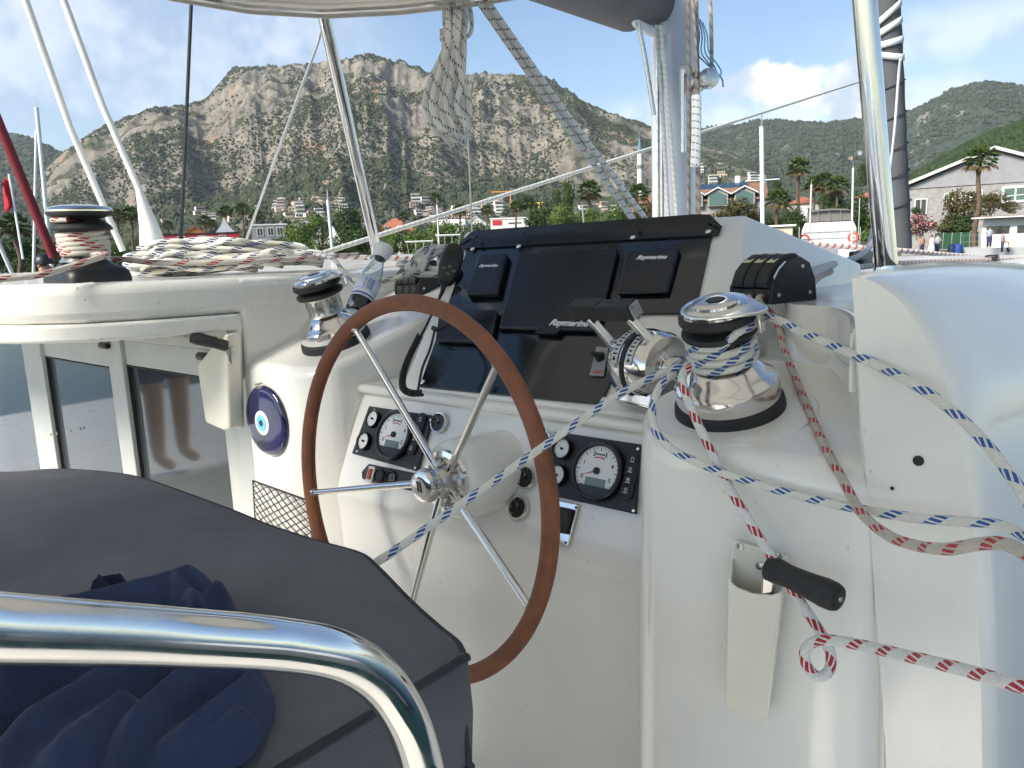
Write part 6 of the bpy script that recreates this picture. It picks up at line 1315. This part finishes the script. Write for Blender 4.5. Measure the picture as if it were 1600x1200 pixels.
# ---------------------------------------------------------------- mast, boom, stays
m_mast = mat('grey_mast_paint', (0.46, 0.49, 0.53), 0.32, var=0.05, vscale=3, coat=0.3); m_cover = mat('grey_sailcloth', (0.10, 0.105, 0.11), 0.85, var=0.12, vscale=3, bump=0.3, bscale=90)
mF, mS = 3.86, -2.125; ms_ = thing('mast', B(mF, mS, -.05), 'grey aluminium mast rising behind the instrument hood', 'mast')
mb = MB(); rows = []
for z in (-.05, 3.0, 9.0): rows.append([B(mF + math.cos(t) * .150, mS + math.copysign(abs(math.sin(t)) ** .85, math.sin(t)) * .105, z) for t in [2 * math.pi * j / 36 for j in range(36)]])
mb.grid(rows, wrap=True); mb.build('section', m_mast, ms_, smooth=60)
mb = MB(); mb.bbox(mF - .162, mF - .146, mS - .016, mS - .008, .0, 8.5); mb.bbox(mF - .162, mF - .146, mS + .008, mS + .016, .0, 8.5); mb.build('luff_groove', m_steel, ms_, smooth=0)
q = U(1072, 130, 3.88); mb = MB(); mb.box(q, BS * .022, BF * .03, UP * .082); mb.build('junction_box', mat('cream_box', (0.50, 0.50, 0.42), 0.5), ms_, bevel=.004)
wq = U(1090, 128, 3.84); mb = MB(); wd = (BS * .93 - BF * .36).normalized(); mb.lathe(wq - wd * .02, wd, [(.050, 0), (.052, .02), (.032, .035), (.030, .07), (.046, .08), (.050, .095), (.045, .125), (.02, .13)], 26); mb.build('mast_winch', m_steel, ms_)
mb = MB(); mb.box(U(1068, 190, 3.86) + UP * .05, BS * .010, BF * .012, UP * .20); mb.build('winch_lever', m_steel, ms_, bevel=.003)
bm = thing('boom', B(3.4, -2.12, 1.15), 'boom under a grey sail cover above the instrument hood', 'boom'); mb = MB(); rows = []
for f in (3.66, 3.60, 3.4, 2.6, 0.8, -1.4): rows.append([B(f, mS + .02 + math.cos(t) * (.16 if f < 3.6 else .10), 1.20 + math.sin(t) * (.20 if f < 3.6 else .13)) for t in [2 * math.pi * j / 24 for j in range(24)]])
mb.grid(rows, wrap=True); mb.add(rows[0], [tuple(range(24))]); mb.build('sail_cover', m_cover, bm, smooth=60, recalc=True)
mb = MB(); mb.tube(spline([B(3.30, -2.06, 1.10), B(3.32, -2.05, 1.04), B(3.45, -2.05, 1.01), B(3.62, -2.07, 1.03), B(3.68, -2.09, 1.12)], 8), .024, 10); mb.build('gooseneck_strut', mat('pale_strut', (0.55, 0.56, 0.56), 0.4), bm)
for x0, y0, x1, y1, d, r, m_, l in ((1026, 40, 1044, 340, 3.66, .010, r_white, 'left white halyard running down the mast face'), (1032, 40, 1058, 345, 3.64, .010, r_white, 'right white halyard crossing the mast face'), (1075, -10, 1076, 380, 3.78, .010, r_tan, 'tan halyard nearest the right side of the mast'), (1087, -10, 1091, 380, 3.80, .013, r_tan, 'thick tan halyard right of the mast'), (1109, -10, 1112, 112, 3.90, .010, r_tan, 'tan halyard coming down to the mast winch'), (1088, 150, 1086, 260, 3.74, .024, r_hang, 'bunched halyard tails below the mast winch'), (1082, 0, 1089, 120, 3.76, .008, r_tan, 'slim halyard behind the mast box')):
    rope([U(x0, y0, d), U((x0 + x1) / 2 + 1, (y0 + y1) / 2, d), U(x1, y1, d + .02)], r, m_, l, 'halyard', 'halyard', 8, 8)
m_bluel = mat('blue_cord', (0.05, 0.14, 0.22), 0.8)
for k in range(4):
    rope([U(1086 + 4 * k, 20 + 5 * k, 3.8), U(1093 + 4 * k, 55, 3.8), U(1090 + 6 * k, 82, 3.78), U(1100 + 9 * k, 96 + 6 * k, 3.8), U(1126 - 8 * k, 120 + 4 * k, 3.82), U(1130 - 9 * k, 136 - 6 * k, 3.82)], .0035, m_bluel, ['upper', 'second', 'third', 'lowest'][k] + ' strand of the blue cord hanging at the mast winch', 'cord', 'cord', 6, 6)
def stay(p, r, m_, label, name='stay', seg=10):
    mb = MB(); mb.tube(p, r, seg); o = mb.build(name, m_); tag(o, label, 'stay'); return o
m_sleeve = mat('white_sleeve', (0.66, 0.66, 0.61), 0.6, var=0.1, vscale=4, bump=0.5, bscale=9, stretch=(1, 1, .4)); m_wire = mat('wire', (0.45, 0.45, 0.44), 0.35, 0.9); m_bwire = mat('black_wire', (0.02, 0.025, 0.025), 0.4)
stay([U(26, -40, 3.2), U(110, 200, 3.4), U(192, 392, 3.6)], .0145, m_sleeve, 'left of the two white sleeved stays', 'sleeved_stay', 14)
e = thing('sleeved_stay', U(235, 375, 3.5), 'right of the two white sleeved stays, flaring into a cone', 'stay'); mb = MB(); mb.tube([U(85, -40, 3.2), U(160, 165, 3.35), U(219, 300, 3.45)], .0145, 14); mb.build('sleeve', m_sleeve, e)
mb = MB(); mb.tube([U(217, 294, 3.45), U(222, 315, 3.46), U(232, 350, 3.48), U(240, 388, 3.5)], lambda i: (.0145, .022, .040, .058)[i], 18); mb.build('cone', m_sleeve, e)
stay([U(300, -20, 3.4), U(291, 190, 3.5), U(282, 395, 3.6)], .0080, m_bwire, 'black wire stay left of the rope coil', 'wire_stay')
stay([U(512, 10, 3.0), U(496, 70, 3.05), U(440, 220, 3.2), U(381, 385, 3.4)], .0055, m_wire, 'thin pale wire stay crossing the left mountain slope', 'wire_stay')
stay([U(990, 0, 3.6), U(1008, 90, 3.65), U(1022, 180, 3.7)], .011, m_steel, 'rigid steel strut left of the mast', 'strut')
stay([U(-30, 125, 4.8), U(30, 270, 5.0), U(84, 402, 5.2)], .030, mat('maroon_sleeve', (0.16, 0.012, 0.02), 0.7), 'dark red sleeved stay at the left edge', 'sleeved_stay', 12)
# furled headsail
fs = thing('furled_headsail', U(1408, 392, 8.0), 'tall grey furled headsail behind the right bimini post', 'sail'); A0, A1 = U(1409, 390, 8.0), U(1384, -60, 7.1); mb = MB(); nn = 40
mb.tube([A0.lerp(A1, i / nn) for i in range(nn + 1)], lambda i: .095 + .003 * math.sin(i * 1.1) + .015 * (i / nn), 18); mb.build('rolled_sail', m_cover, fs, smooth=60)
ax = (A1 - A0).normalized(); vd = (EYE - A0); vd = (vd - ax * vd.dot(ax)).normalized(); sd = ax.cross(vd)
for i, (y, tl) in enumerate(((28, .55), (58, .35), (92, .05), (122, -.3))):
    c = U(1391 + i * 1, y * .72, 7.2) + vd * .0; t = (c - A0).dot(ax); c = A0 + ax * t; mb = MB(); rows = []
    for k in range(9): an = R_(-62 + 15.5 * k); rows.append([c + (vd * math.cos(an) + sd * math.sin(an)) * .128 + ax * (tl * .12 * math.sin(an) * 1.2 + w_) for w_ in (-.030, .030)])
    mb.grid(rows); mb.build('white_patch', mat('white_patch', (0.72, 0.72, 0.68), 0.7), fs, smooth=60, solid=.003)
for y in (130, 180, 232, 278, 330):
    c = U(1399, y, 7.6); t = (c - A0).dot(ax); c = A0 + ax * t; mb = MB(); a_, b_ = sd, vd; mb.tube([c + (a_ * math.cos(2 * math.pi * j / 20) + b_ * math.sin(2 * math.pi * j / 20)) * .113 + ax * .03 * math.cos(2 * math.pi * j / 20) for j in range(20)], .006, 6, closed=True); mb.build('seam', m_cushd, fs)
rope([U(1407, 92, 7.0), U(1404, 120, 7.1), U(1398, 200, 7.3), U(1391, 262, 7.5)], .012, mat('white_line', (0.70, 0.72, 0.76), 0.6), 'white sheet line hanging on the furled headsail')
# ================================================================== MOORED BOATS, PEOPLE, FLAG
m_hull = mat('white_topsides', (0.72, 0.72, 0.70), 0.35, coat=.3); m_hullg = mat('grey_topsides', (0.46, 0.48, 0.48), 0.4); m_canv = mat('grey_boat_canvas', (0.16, 0.155, 0.15), 0.8)
m_ss = mat('rail_steel', (0.6, 0.6, 0.6), 0.25, 1.0); m_buoy = mat('orange_lifebuoy', (0.55, 0.10, 0.06), 0.6); m_teak = mat('teak', (0.20, 0.11, 0.06), 0.7, var=.2, vscale=3)
def local(px, py, d, yaw=0.0):
    c = U(px, py, d); rt, aw = frame_at(px, d); q = Matrix.Rotation(yaw, 3, 'Z'); rt = q @ rt; aw = q @ aw; return c, rt, aw
# motor yacht seen from astern, behind the clutches
c, rt, aw = local(1294, 388, 55); O = Vector((c.x, c.y, 0)); k = 55 / 1200; hz = c.z
e = thing('motor_yacht', O, 'white motor yacht with grey canvas top behind the rope clutch', 'motor yacht')
SX = 1.53
Q = lambda x, y, z: O + rt * x * SX + aw * y * SX + UP * z
def loft(name, secs, m_, par, smooth=35, bev=0):
    mb = MB(); mb.grid(secs, wrap=True); mb.add(secs[0], [tuple(range(len(secs[0])))]); mb.add(secs[-1], [tuple(range(len(secs[0]) - 1, -1, -1))]); return mb.build(name, m_, par, smooth=smooth, recalc=True, bevel=bev)
loft('hull', [[Q(x * w_, y, z) for x, z in ((-1.35, .0), (-1.42, 1.5), (-1.25, hz + .2), (1.25, hz + .2), (1.42, 1.5), (1.35, 0))] for y, w_ in ((0, .92), (1, 1), (7, 1), (10, .5), (11, .08))], m_hull, e)
top = U(1294, 347, 55).z
loft('cabin', [[Q(x * w_, y, z) for x, z in ((-1.22, hz + .1), (-1.18, top - .5), (-1.05, top), (1.05, top), (1.18, top - .5), (1.22, hz + .1))] for y, w_ in ((.3, 1), (5, .95), (7, .6))], m_hull, e)
for j in range(3): mb = MB(); z = hz + .3 + j * .45; mb.box(Q(0, .24, z), rt * 1.14 * SX, aw * .03, UP * .012); mb.build('panel_line', m_hullg, e)
t2 = U(1294, 329, 55).z; loft('canopy', [[Q(x * w_, y, z) for x, z in ((-.95, t2 - .06), (-.7, t2 + .08), (0, t2 + .14), (.7, t2 + .08), (.95, t2 - .06), (0, t2 + .02))] for y, w_ in ((.4, 1), (1.8, 1.02), (3.2, .9))], m_canv, e, 60)
mb = MB(); mb.box(Q(0, .6, (top + t2) / 2), rt * .98 * SX, aw * .04, UP * (t2 - top) * .40); mb.build('canopy_window', mat('clear_vinyl', (0.16, 0.15, 0.14), 0.2), e)
for x in (-.97, -.5, 0, .5, .97): mb = MB(); mb.tube([Q(x, .45, top), Q(x * .96, .45, t2)], .018, 6); mb.build('canopy_pole', m_ss, e)
for x in (-1.2, -.4, .4, 1.2): mb = MB(); mb.tube([Q(x, -.05, hz + .15), Q(x * .98, -.05, hz + 1.2)], .014, 6); mb.build('stanchion', m_ss, e)
mb = MB(); mb.tube([Q(-1.2, -.05, hz + 1.2), Q(1.2, -.05, hz + 1.2)], .014, 6); mb.build('top_rail', m_ss, e)
for x in (-1.05, 1.05):
    mb = MB(); mb.tube([Q(x, -.12, hz + .7) + (rt * math.cos(t) + UP * math.sin(t)) * .30 for t in [2 * math.pi * j / 20 for j in range(20)]], .08, 8, closed=True); mb.build('lifebuoy', m_buoy, e)
for x, h_ in ((-1.3, 1.6), (1.28, 3.4), (1.35, 1.4)): mb = MB(); mb.tube([Q(x, 0.3, hz), Q(x, .3, hz + h_)], .022, 6); mb.build('pole', m_hull, e)
# motor yacht at the right edge
c, rt, aw = local(1580, 398, 58, R_(-6)); SX = 2.1; O = Vector((c.x, c.y, 0)); hz2 = U(1580, 386, 58).z
e = thing('motor_yacht', O, 'grey hulled motor yacht with white cabin at the right edge', 'motor yacht')
loft('hull', [[Q(x, y * w_, z) for y, z in ((-.1, .0), (-.25, hz2 - .4), (-.3, hz2), (3.2, hz2), (3.1, hz2 - .4), (3.0, 0))] for x, w_ in ((-1.75, .55), (-1.4, .85), (0, 1), (6, 1), (8, .9))], m_hullg, e)
ct = U(1580, 340, 58).z; loft('cabin', [[Q(x, y, z) for y, z in ((.3, hz2), (.35, hz2 + (ct - hz2) * .62), (.55, ct), (2.5, ct), (2.8, hz2))] for x in (-1.0, -.75, 6)], m_hull, e)
for j in range(5): mb = MB(); x = -.5 + j * .95; mb.box(Q(x, .30, hz2 + (ct - hz2) * .60), rt * .36 * SX, aw * .02, UP * (ct - hz2) * .13); mb.build('window', m_glassd, e, bevel=.01)
mb = MB(); mb.box(Q(2.6, 1.3, ct + .06), rt * 3.9 * SX, aw * 1.5 * SX, UP * .05); mb.build('roof', m_hull, e, bevel=.03); mb = MB(); mb.box(Q(2.6, 1.3, ct + .14), rt * 3.7 * SX, aw * 1.4 * SX, UP * .03); mb.build('roof_edge', m_teak, e)
for x in (.35, 1.25): mb = MB(); mb.tube(spline([Q(x, .4, ct + .1), Q(x + .1, .6, ct + 1.15), Q(x + .25, 1.2, ct + 1.4), Q(x + .1, 1.9, ct + 1.15), Q(x, 2.1, ct + .1)], 6), .05, 8); mb.build('radar_arch', m_hull, e)
mb = MB(); mb.lathe(Q(.6, 1.2, ct + .2), UP, [(.26, 0), (.34, .1), (.34, .3), (.17, .42)], 16); mb.build('dome', m_hull, e); mb = MB(); mb.box(Q(.6, 1.2, ct + .95), rt * .9, aw * .1, UP * .07); mb.build('radar', m_hull, e, bevel=.01)
mb = MB(); mb.tube([Q(-.3, .3, ct + 1.6), Q(2.0, .6, ct + 1.9)], .03, 8); mb.build('antenna', m_hull, e)
for x in (-1.5, -.9, -.3, .4, 1.1, 1.8): mb = MB(); mb.tube([Q(x, -.22, hz2), Q(x, -.22, hz2 + 1.0)], .02, 6); mb.build('stanchion', m_ss, e)
for z in (.5, 1.0): mb = MB(); mb.tube([Q(-1.6, -.22, hz2 + z), Q(4, -.22, hz2 + z)], .010, 6); mb.build('guard_rail', m_ss, e)
mb = MB(); mb.tube([Q(-.1, -.3, hz2 - .05), Q(-.05, -.3, hz2 - .3)], .06, 8); mb.build('fairlead', m_black, e)
for x, m_ in ((-1.82, mat('navy_fender', (0.01, 0.02, 0.06), 0.6)), (-1.62, mat('blue_fender', (0.02, 0.06, 0.25), 0.6))):
    mb = MB(); mb.lathe(Q(x, -.4, hz2 - .5), UP, [(.04, 0), (.27, .12), (.32, .4), (.27, .75), (.06, .9)], 14); mb.build('fender', m_, e)
# masts of sailing boats moored beyond
def sailmast(px0, py0, px1, py1, d, r, label, spr=None, m_=None):
    a = U(px1, py1, d); b = U(px0, py0, d * .985); e = thing('sailboat_mast', a, label, 'mast'); mb = MB(); mb.tube([a - (b - a).normalized() * .8, a, b], r, 10); mb.build('spar', m_ or m_hull, e)
    rt, aw = frame_at(px0, d)
    for t, w_ in (spr or ()): q = a.lerp(b, t); mb = MB(); mb.tube([q - rt * w_, q, q + rt * w_], .02, 6); mb.build('spreader', m_hull, e)
    mb = MB(); mb.tube([b, b + UP * r * 6], r * .3, 6); mb.build('antenna', m_ss, e); return e
sailmast(1190, 198, 1192, 395, 26, .075, 'white yacht mast right of the mast', [(.58, .55)])
sailmast(57, 168, 79, 400, 30, .075, 'tall thin mast behind the left winch'); sailmast(57, 205, 53, 400, 32, .06, 'slim vertical mast behind the left winch'); sailmast(512, 312, 520, 398, 34, .07, 'short white mast above the leaning winch')
sailmast(683, 320, 686, 385, 60, .07, 'white pole left of the thin hanging line'); sailmast(910, 322, 912, 346, 60, .06, 'thin pole beside the big palm'); sailmast(1333, 262, 1331, 372, 40, .05, 'thin pole left of the right bimini post'); sailmast(1268, 288, 1266, 340, 44, .05, 'short pole in front of the motor yacht palms'); sailmast(-2, 380, 20, 430, 12, .03, 'pale oblique pole at the left edge')
fl_ = thing('flag', U(20, 352, 11), 'red flag on a white staff at the left edge', 'flag'); a, b = U(36, 405, 11), U(14, 272, 11); mb = MB(); mb.tube([a, b], .016, 8); mb.build('staff', m_hull, fl_); mb = MB(); rows = []
rt, aw = frame_at(15, 11)
for i in range(7):
    t = i / 6; q = b.lerp(a, .02 + .36 * t); rows.append([q - rt * (.012 + .085 * u * (1 + .3 * t)) + aw * .05 * math.sin(u * 5 + t * 3) - UP * .10 * u for u in (0, .25, .5, .75, 1)])
mb.grid(rows); mb.build('cloth', mat('red_flag', (0.42, 0.015, 0.03), 0.8), fl_, smooth=80, solid=.004)
# small covered boats left of the hood
for px, w_, py, d, l in ((655, 44, 377, 40, 'small boat with a white flat awning left of the instrument hood'), (700, 40, 367, 42, 'small boat with a cream awning beside the instrument hood')):
    c, rt, aw = local(px, py, d); k = d / 1200; O = Vector((c.x, c.y, 0)); e = thing('small_boat', O, l, 'boat'); hw = w_ * k / 2
    mb = MB(); mb.box(O + UP * c.z + aw * 1.0, rt * hw, aw * 1.0, UP * .03); mb.build('awning', m_tent, e, bevel=.02)
    for x in (-.9, -.3, .3, .9): mb = MB(); mb.tube([O + rt * hw * x + UP * c.z, O + rt * hw * x * .7 + UP * (c.z - 1.4)], .02, 6); mb.build('pole', m_ss, e)
    loft('hull', [[O + rt * x + aw * y + UP * z for y, z in ((0, 0), (-.3, c.z - 1.2), (2.3, c.z - 1.2), (2.0, 0))] for x in (-hw * 1.7, -hw * 1.2, hw * 1.5, hw * 1.9)], m_hull, e)
# stack of dinghies and a market stall on the quay
for px, py, wpx, col, l in ((1205, 377, 34, (0.35, 0.07, 0.07), 'dark red upturned dinghy by the white yacht mast'), (1212, 366, 30, (0.45, 0.25, 0.22), 'pink dinghy stacked above the dark red one')):
    c, rt, aw = local(px, py, 52); k = 52 / 1200; hw = wpx * k / 2; mb = MB(); rows = []
    for x in (-1, -.8, -.3, .4, .85, 1): w_ = max(.05, 1 - abs(x) ** 3); rows.append([c + rt * hw * x + aw * .7 * math.cos(t) * w_ + UP * .28 * math.sin(t) * w_ for t in [math.pi * j / 10 for j in range(11)]])
    mb.grid(rows); o = mb.build('dinghy', mat('dinghy_%d' % px, col, .5), smooth=60, solid=.04); tag(o, l, 'dinghy')
c, rt, aw = local(1200, 368, 54); e = thing('stall', Vector((c.x, c.y, LAND)), 'pale flat roofed stall behind the stacked dinghies', 'stall'); mb = MB(); mb.box(c, rt * 1.6, aw * 1.2, UP * .5); mb.build('body', m_wallc, e, bevel=.03); mb = MB(); mb.box(c + UP * .62, rt * 1.8, aw * 1.4, UP * .06); mb.build('roof', m_tent, e); mb = MB(); mb.box(Vector((c.x, c.y, (LAND + c.z - .5) / 2)), rt * 1.5, aw * 1.1, UP * max(.05, (c.z - .5 - LAND) / 2)); mb.build('plinth', m_stone, e)
c, rt, aw = local(1494, 376, 70); e = thing('fence', Vector((c.x, c.y, LAND)), 'dark green screen fence before the bushes', 'fence'); m_gf = mat('green_screen', (0.015, 0.07, 0.03), .8)
for i in range(5): mb = MB(); mb.box(c + rt * (-1.4 + i * .7), rt * .335, aw * .03, UP * .72); mb.build('panel', m_gf, e, smooth=0)
for i in range(6): mb = MB(); mb.box(c + rt * (-1.75 + i * .7) - UP * .05, rt * .03, aw * .05, UP * .8); mb.build('post', m_ss, e, smooth=0)
c, rt, aw = local(1438, 366, 68); mb = MB(); mb.box(Vector((c.x, c.y, LAND + .7)), rt * 1.4, aw * .4, UP * .65); o = mb.build('low_wall', m_stone, smooth=0); tag(o, 'low stone wall below the oleander', 'wall')
# people
def person(p, h, face, pose, cols, label, female=False):
    e = thing('person', p, label, 'person'); fw = Vector((math.sin(face), math.cos(face), 0)); rt = Vector((fw.y, -fw.x, 0)); k = h / 1.72
    P_ = lambda x, y, z: p + (rt * x + fw * y + UP * z) * k
    J = [P_(0, 0, .92), P_(0, 0, 1.08), P_(0, .01, 1.30), P_(0, .0, 1.45), P_(0, .01, 1.53), P_(0, .02, 1.66)]; rad = [(.15, .11), (.135, .10), (.16, .11), (.07, .06), (.055, .055), (.085, .10)]
    E_ = [(0, 1), (1, 2), (2, 3), (3, 4), (4, 5)]
    for s_ in (-1, 1):
        b = len(J); st = .10 * s_ if pose != 'walk' else .09 * s_; fy = .16 * s_ if pose == 'walk' else 0.0
        if pose == 'sit': L_ = [P_(st, .03, .90), P_(st * 1.4, .40, .92), P_(st * 1.3, .42, .50), P_(st * 1.3, .54, .46)]
        else: L_ = [P_(st, 0, .88), P_(st, fy * .6 + .02, .50), P_(st, fy, .09), P_(st, fy + .12, .04)]
        J += L_; rad += [(.095, .095), (.062, .062), (.042, .042), (.035, .03)]; E_ += [(0, b), (b, b + 1), (b + 1, b + 2), (b + 2, b + 3)]
        b = len(J); J += [P_(.19 * s_, 0, 1.38), P_(.25 * s_, -.02 - .06 * s_ * (pose == 'walk'), 1.12), P_(.25 * s_, .10 + .06 * s_ * (pose == 'walk'), .88), P_(.25 * s_, .14, .79)]; rad += [(.06, .06), (.043, .043), (.032, .032), (.03, .02)]; E_ += [(2, b), (b, b + 1), (b + 1, b + 2), (b + 2, b + 3)]
    me = bpy.data.meshes.new('body'); me.from_pydata([tuple(q - p) for q in J], E_, []); o = bpy.data.objects.new('body', me); COL.objects.link(o); o.parent = e
    md = o.modifiers.new('skin', 'SKIN')
    if not me.skin_vertices: bm_ = bmesh.new(); bm_.from_mesh(me); bm_.verts.layers.skin.verify(); bm_.to_mesh(me); bm_.free()
    for i, v in enumerate(me.skin_vertices[0].data): v.radius = (rad[i][0] * k, rad[i][1] * k); v.use_root = (i == 0)
    o.modifiers.new('sub', 'SUBSURF').render_levels = 1
    me.materials.append(mat('skin', (0.42, 0.24, 0.16), .55, sss=.1))
    def cloth(name, rows, m_): mb = MB(); mb.grid(rows, wrap=True); q = mb.build(name, m_, e, smooth=60, solid=.01 * k); return q
    ringz = lambda z, rx, ry, dy=0: [P_(rx * math.cos(2 * math.pi * j / 16), ry * math.sin(2 * math.pi * j / 16) + dy, z) for j in range(16)]
    cloth('shirt', [ringz(.90, .185, .145), ringz(1.08, .165, .13), ringz(1.30, .195, .14), ringz(1.42, .15, .10), ringz(1.47, .08, .075)], cols[0])
    if female: cloth('skirt', [ringz(.38, .30, .26), ringz(.6, .25, .22), ringz(.95, .18, .14)], cols[1])
    else:
        for s_ in (-1, 1): cloth('trouser_leg', [[q + rt * .10 * s_ * k + fw * ((.15 * s_ if pose == 'walk' else 0) * (1 - t) * k) for q in ringz(z, r_, r_)] for z, r_, t in ((.12, .075, 0), (.5, .09, .45), (.92, .115, 1))], cols[1])
    mb = MB(); hc = P_(0, .01, 1.655); mb.lathe(hc - UP * .01 * k, UP, [(.102 * k, 0), (.105 * k, .03 * k), (.092 * k, .075 * k), (.05 * k, .11 * k), (.01 * k, .118 * k)], 18); mb.build('hair' if cols[2] is not m_black else 'cap', cols[2], e, smooth=60)
    for s_ in (-1, 1): mb = MB(); mb.lathe(P_(.035 * s_, .105, 1.66), fw, [(.012 * k, 0), (.009 * k, .006 * k), (.002 * k, .008 * k)], 10); mb.build('eye', m_black, e)
    mb = MB(); mb.lathe(P_(0, .105, 1.63), (fw - UP * .4), [(.016 * k, 0), (.012 * k, .018 * k), (.003 * k, .024 * k)], 10); mb.build('nose', MATS['skin'], e)
    return e
m_wcl = mat('white_cloth', (0.72, 0.71, 0.69), .85); m_ncl = mat('navy_cloth', (0.03, 0.04, 0.09), .85); m_bcl = mat('pale_blue_cloth', (0.32, 0.38, 0.46), .85); m_hair = mat('dark_hair', (0.02, 0.014, 0.01), .6)
def quayp(px, d): r = ray(px, 375); return EYE + r * d
q = quayp(1456, 63.5); person(Vector((q.x, q.y, LAND + .12)), 1.66, R_(10), 'walk', (m_wcl, m_wcl, m_hair), 'person in white dress walking on the quay', True)
q = quayp(1465, 64); person(Vector((q.x, q.y, LAND + .12)), 1.76, R_(15), 'walk', (m_bcl, m_ncl, m_hair), 'person in pale shirt and dark trousers walking beside the white dress')
q = quayp(1441, 65); person(Vector((q.x, q.y, LAND + .12)), 1.70, R_(170), 'stand', (mat('tan_cloth', (0.35, 0.22, 0.14), .85), m_ncl, m_hair), 'person in brown top standing by the oleander')
c, rt, aw = local(1545, 386, 57); person(Vector((c.x, c.y, hz2)), 1.6, R_(200), 'stand', (m_bcl, m_ncl, m_hair), 'person in pale top standing on the yacht deck')
c, rt, aw = local(1566, 386, 57); person(Vector((c.x, c.y, hz2 - .42)), 1.6, R_(120), 'sit', (mat('grey_cloth', (0.28, 0.30, 0.32), .85), m_ncl, m_hair), 'person in grey top sitting on the yacht deck')
hd = U(70, 405, 8.6); person(Vector((hd.x, hd.y, hd.z - 1.74)), 1.76, R_(185), 'stand', (m_ncl, m_ncl, m_black), 'person in a black cap beyond the left winch')
mb = MB(); mb.box(Vector((hd.x - .5, hd.y + .5, (hd.z - 1.74) / 2 - .1)), Vector((2.2, -.9, 0)), Vector((.5, 1.2, 0)), UP * ((hd.z - 1.74) / 2 - .1 + .1)); o = mb.build('pontoon', m_quay, bevel=.03); tag(o, kind='structure')

# seen only as reflections in the saloon doors: a crew member and the boat moored astern
pr_ = person(B(.35, -4.75, -1.30), 1.75, R_(150), 'stand', (m_ncl, m_ncl, m_hair), 'person in dark shorts mirrored in the right saloon door')
for o_ in [x for x in bpy.data.objects if x.parent == pr_ and x.name.startswith('trouser_leg')]: o_.scale = (1, 1, .45); o_.location.z = .52
e = thing('moored_boat', B(-6, -9, -3.4), 'white boat moored astern, mirrored in the saloon doors', 'boat')
loft('hull', [[B(-6 + y * w_, -9 + x, -3.3 + z) for y, z in ((-1.6, 0), (-2.0, 1.5), (2.0, 1.5), (1.6, 0))] for x, w_ in ((-9, .1), (-6, .8), (0, 1), (5, 1))], m_hull, e)
loft('cabin', [[B(-6 + y, -9 + x, -1.8 + z) for y, z in ((-1.3, 0), (-1.1, .8), (1.1, .8), (1.3, 0))] for x in (-4, 3)], m_hull, e)
for i in range(10): mb = MB(); mb.tube([B(-4.1, -17 + i * 1.5, -1.9), B(-4.1, -17 + i * 1.5, -1.1)], .02, 6); mb.build('stanchion', m_ss, e)
mb = MB(); mb.tube([B(-4.1, -17, -1.1), B(-4.1, -4, -1.1)], .02, 6); mb.build('guard_rail', m_ss, e)
e2 = e
mb = MB(); mb.bbox(-3.2, 1.2, -8, -4.65, -1.95, -1.32); mb.build('port_deck', m_deck, cat_, bevel=.05)

for f_, s_, rz_, l in ((-3.0, 5.2, -HEAD, 'unseen white boat added to starboard for the chrome reflections'), (-9.5, 2.0, -HEAD + .1, 'unseen white boat added off the starboard quarter for the chrome reflections')):
    q = copy_tree(e2, B(f_, s_, -3.4), R_(90) + 0.0, 1.15, l)  # copies added out of view to hide water from the chrome reflections
# ================================================================== HAZE over the bay
mb = MB(); mb.abox(-2700, 2700, -60, 3350, -2.0, 700)
hz_ = mb.build('haze', bpy.data.materials.new('haze'), smooth=0)
hm = hz_.data.materials[0]; hm.use_nodes = True; ht = hm.node_tree; ht.nodes.clear()
pv_ = ht.nodes.new('ShaderNodeVolumePrincipled'); pv_.inputs['Color'].default_value = (0.82, 0.90, 1.0, 1); pv_.inputs['Density'].default_value = 0.00008; pv_.inputs['Anisotropy'].default_value = 0.2
ho = ht.nodes.new('ShaderNodeOutputMaterial'); ht.links.new(pv_.outputs[0], ho.inputs['Volume'])
tag(hz_, 'thin blue haze over the bay', 'haze', kind='stuff')
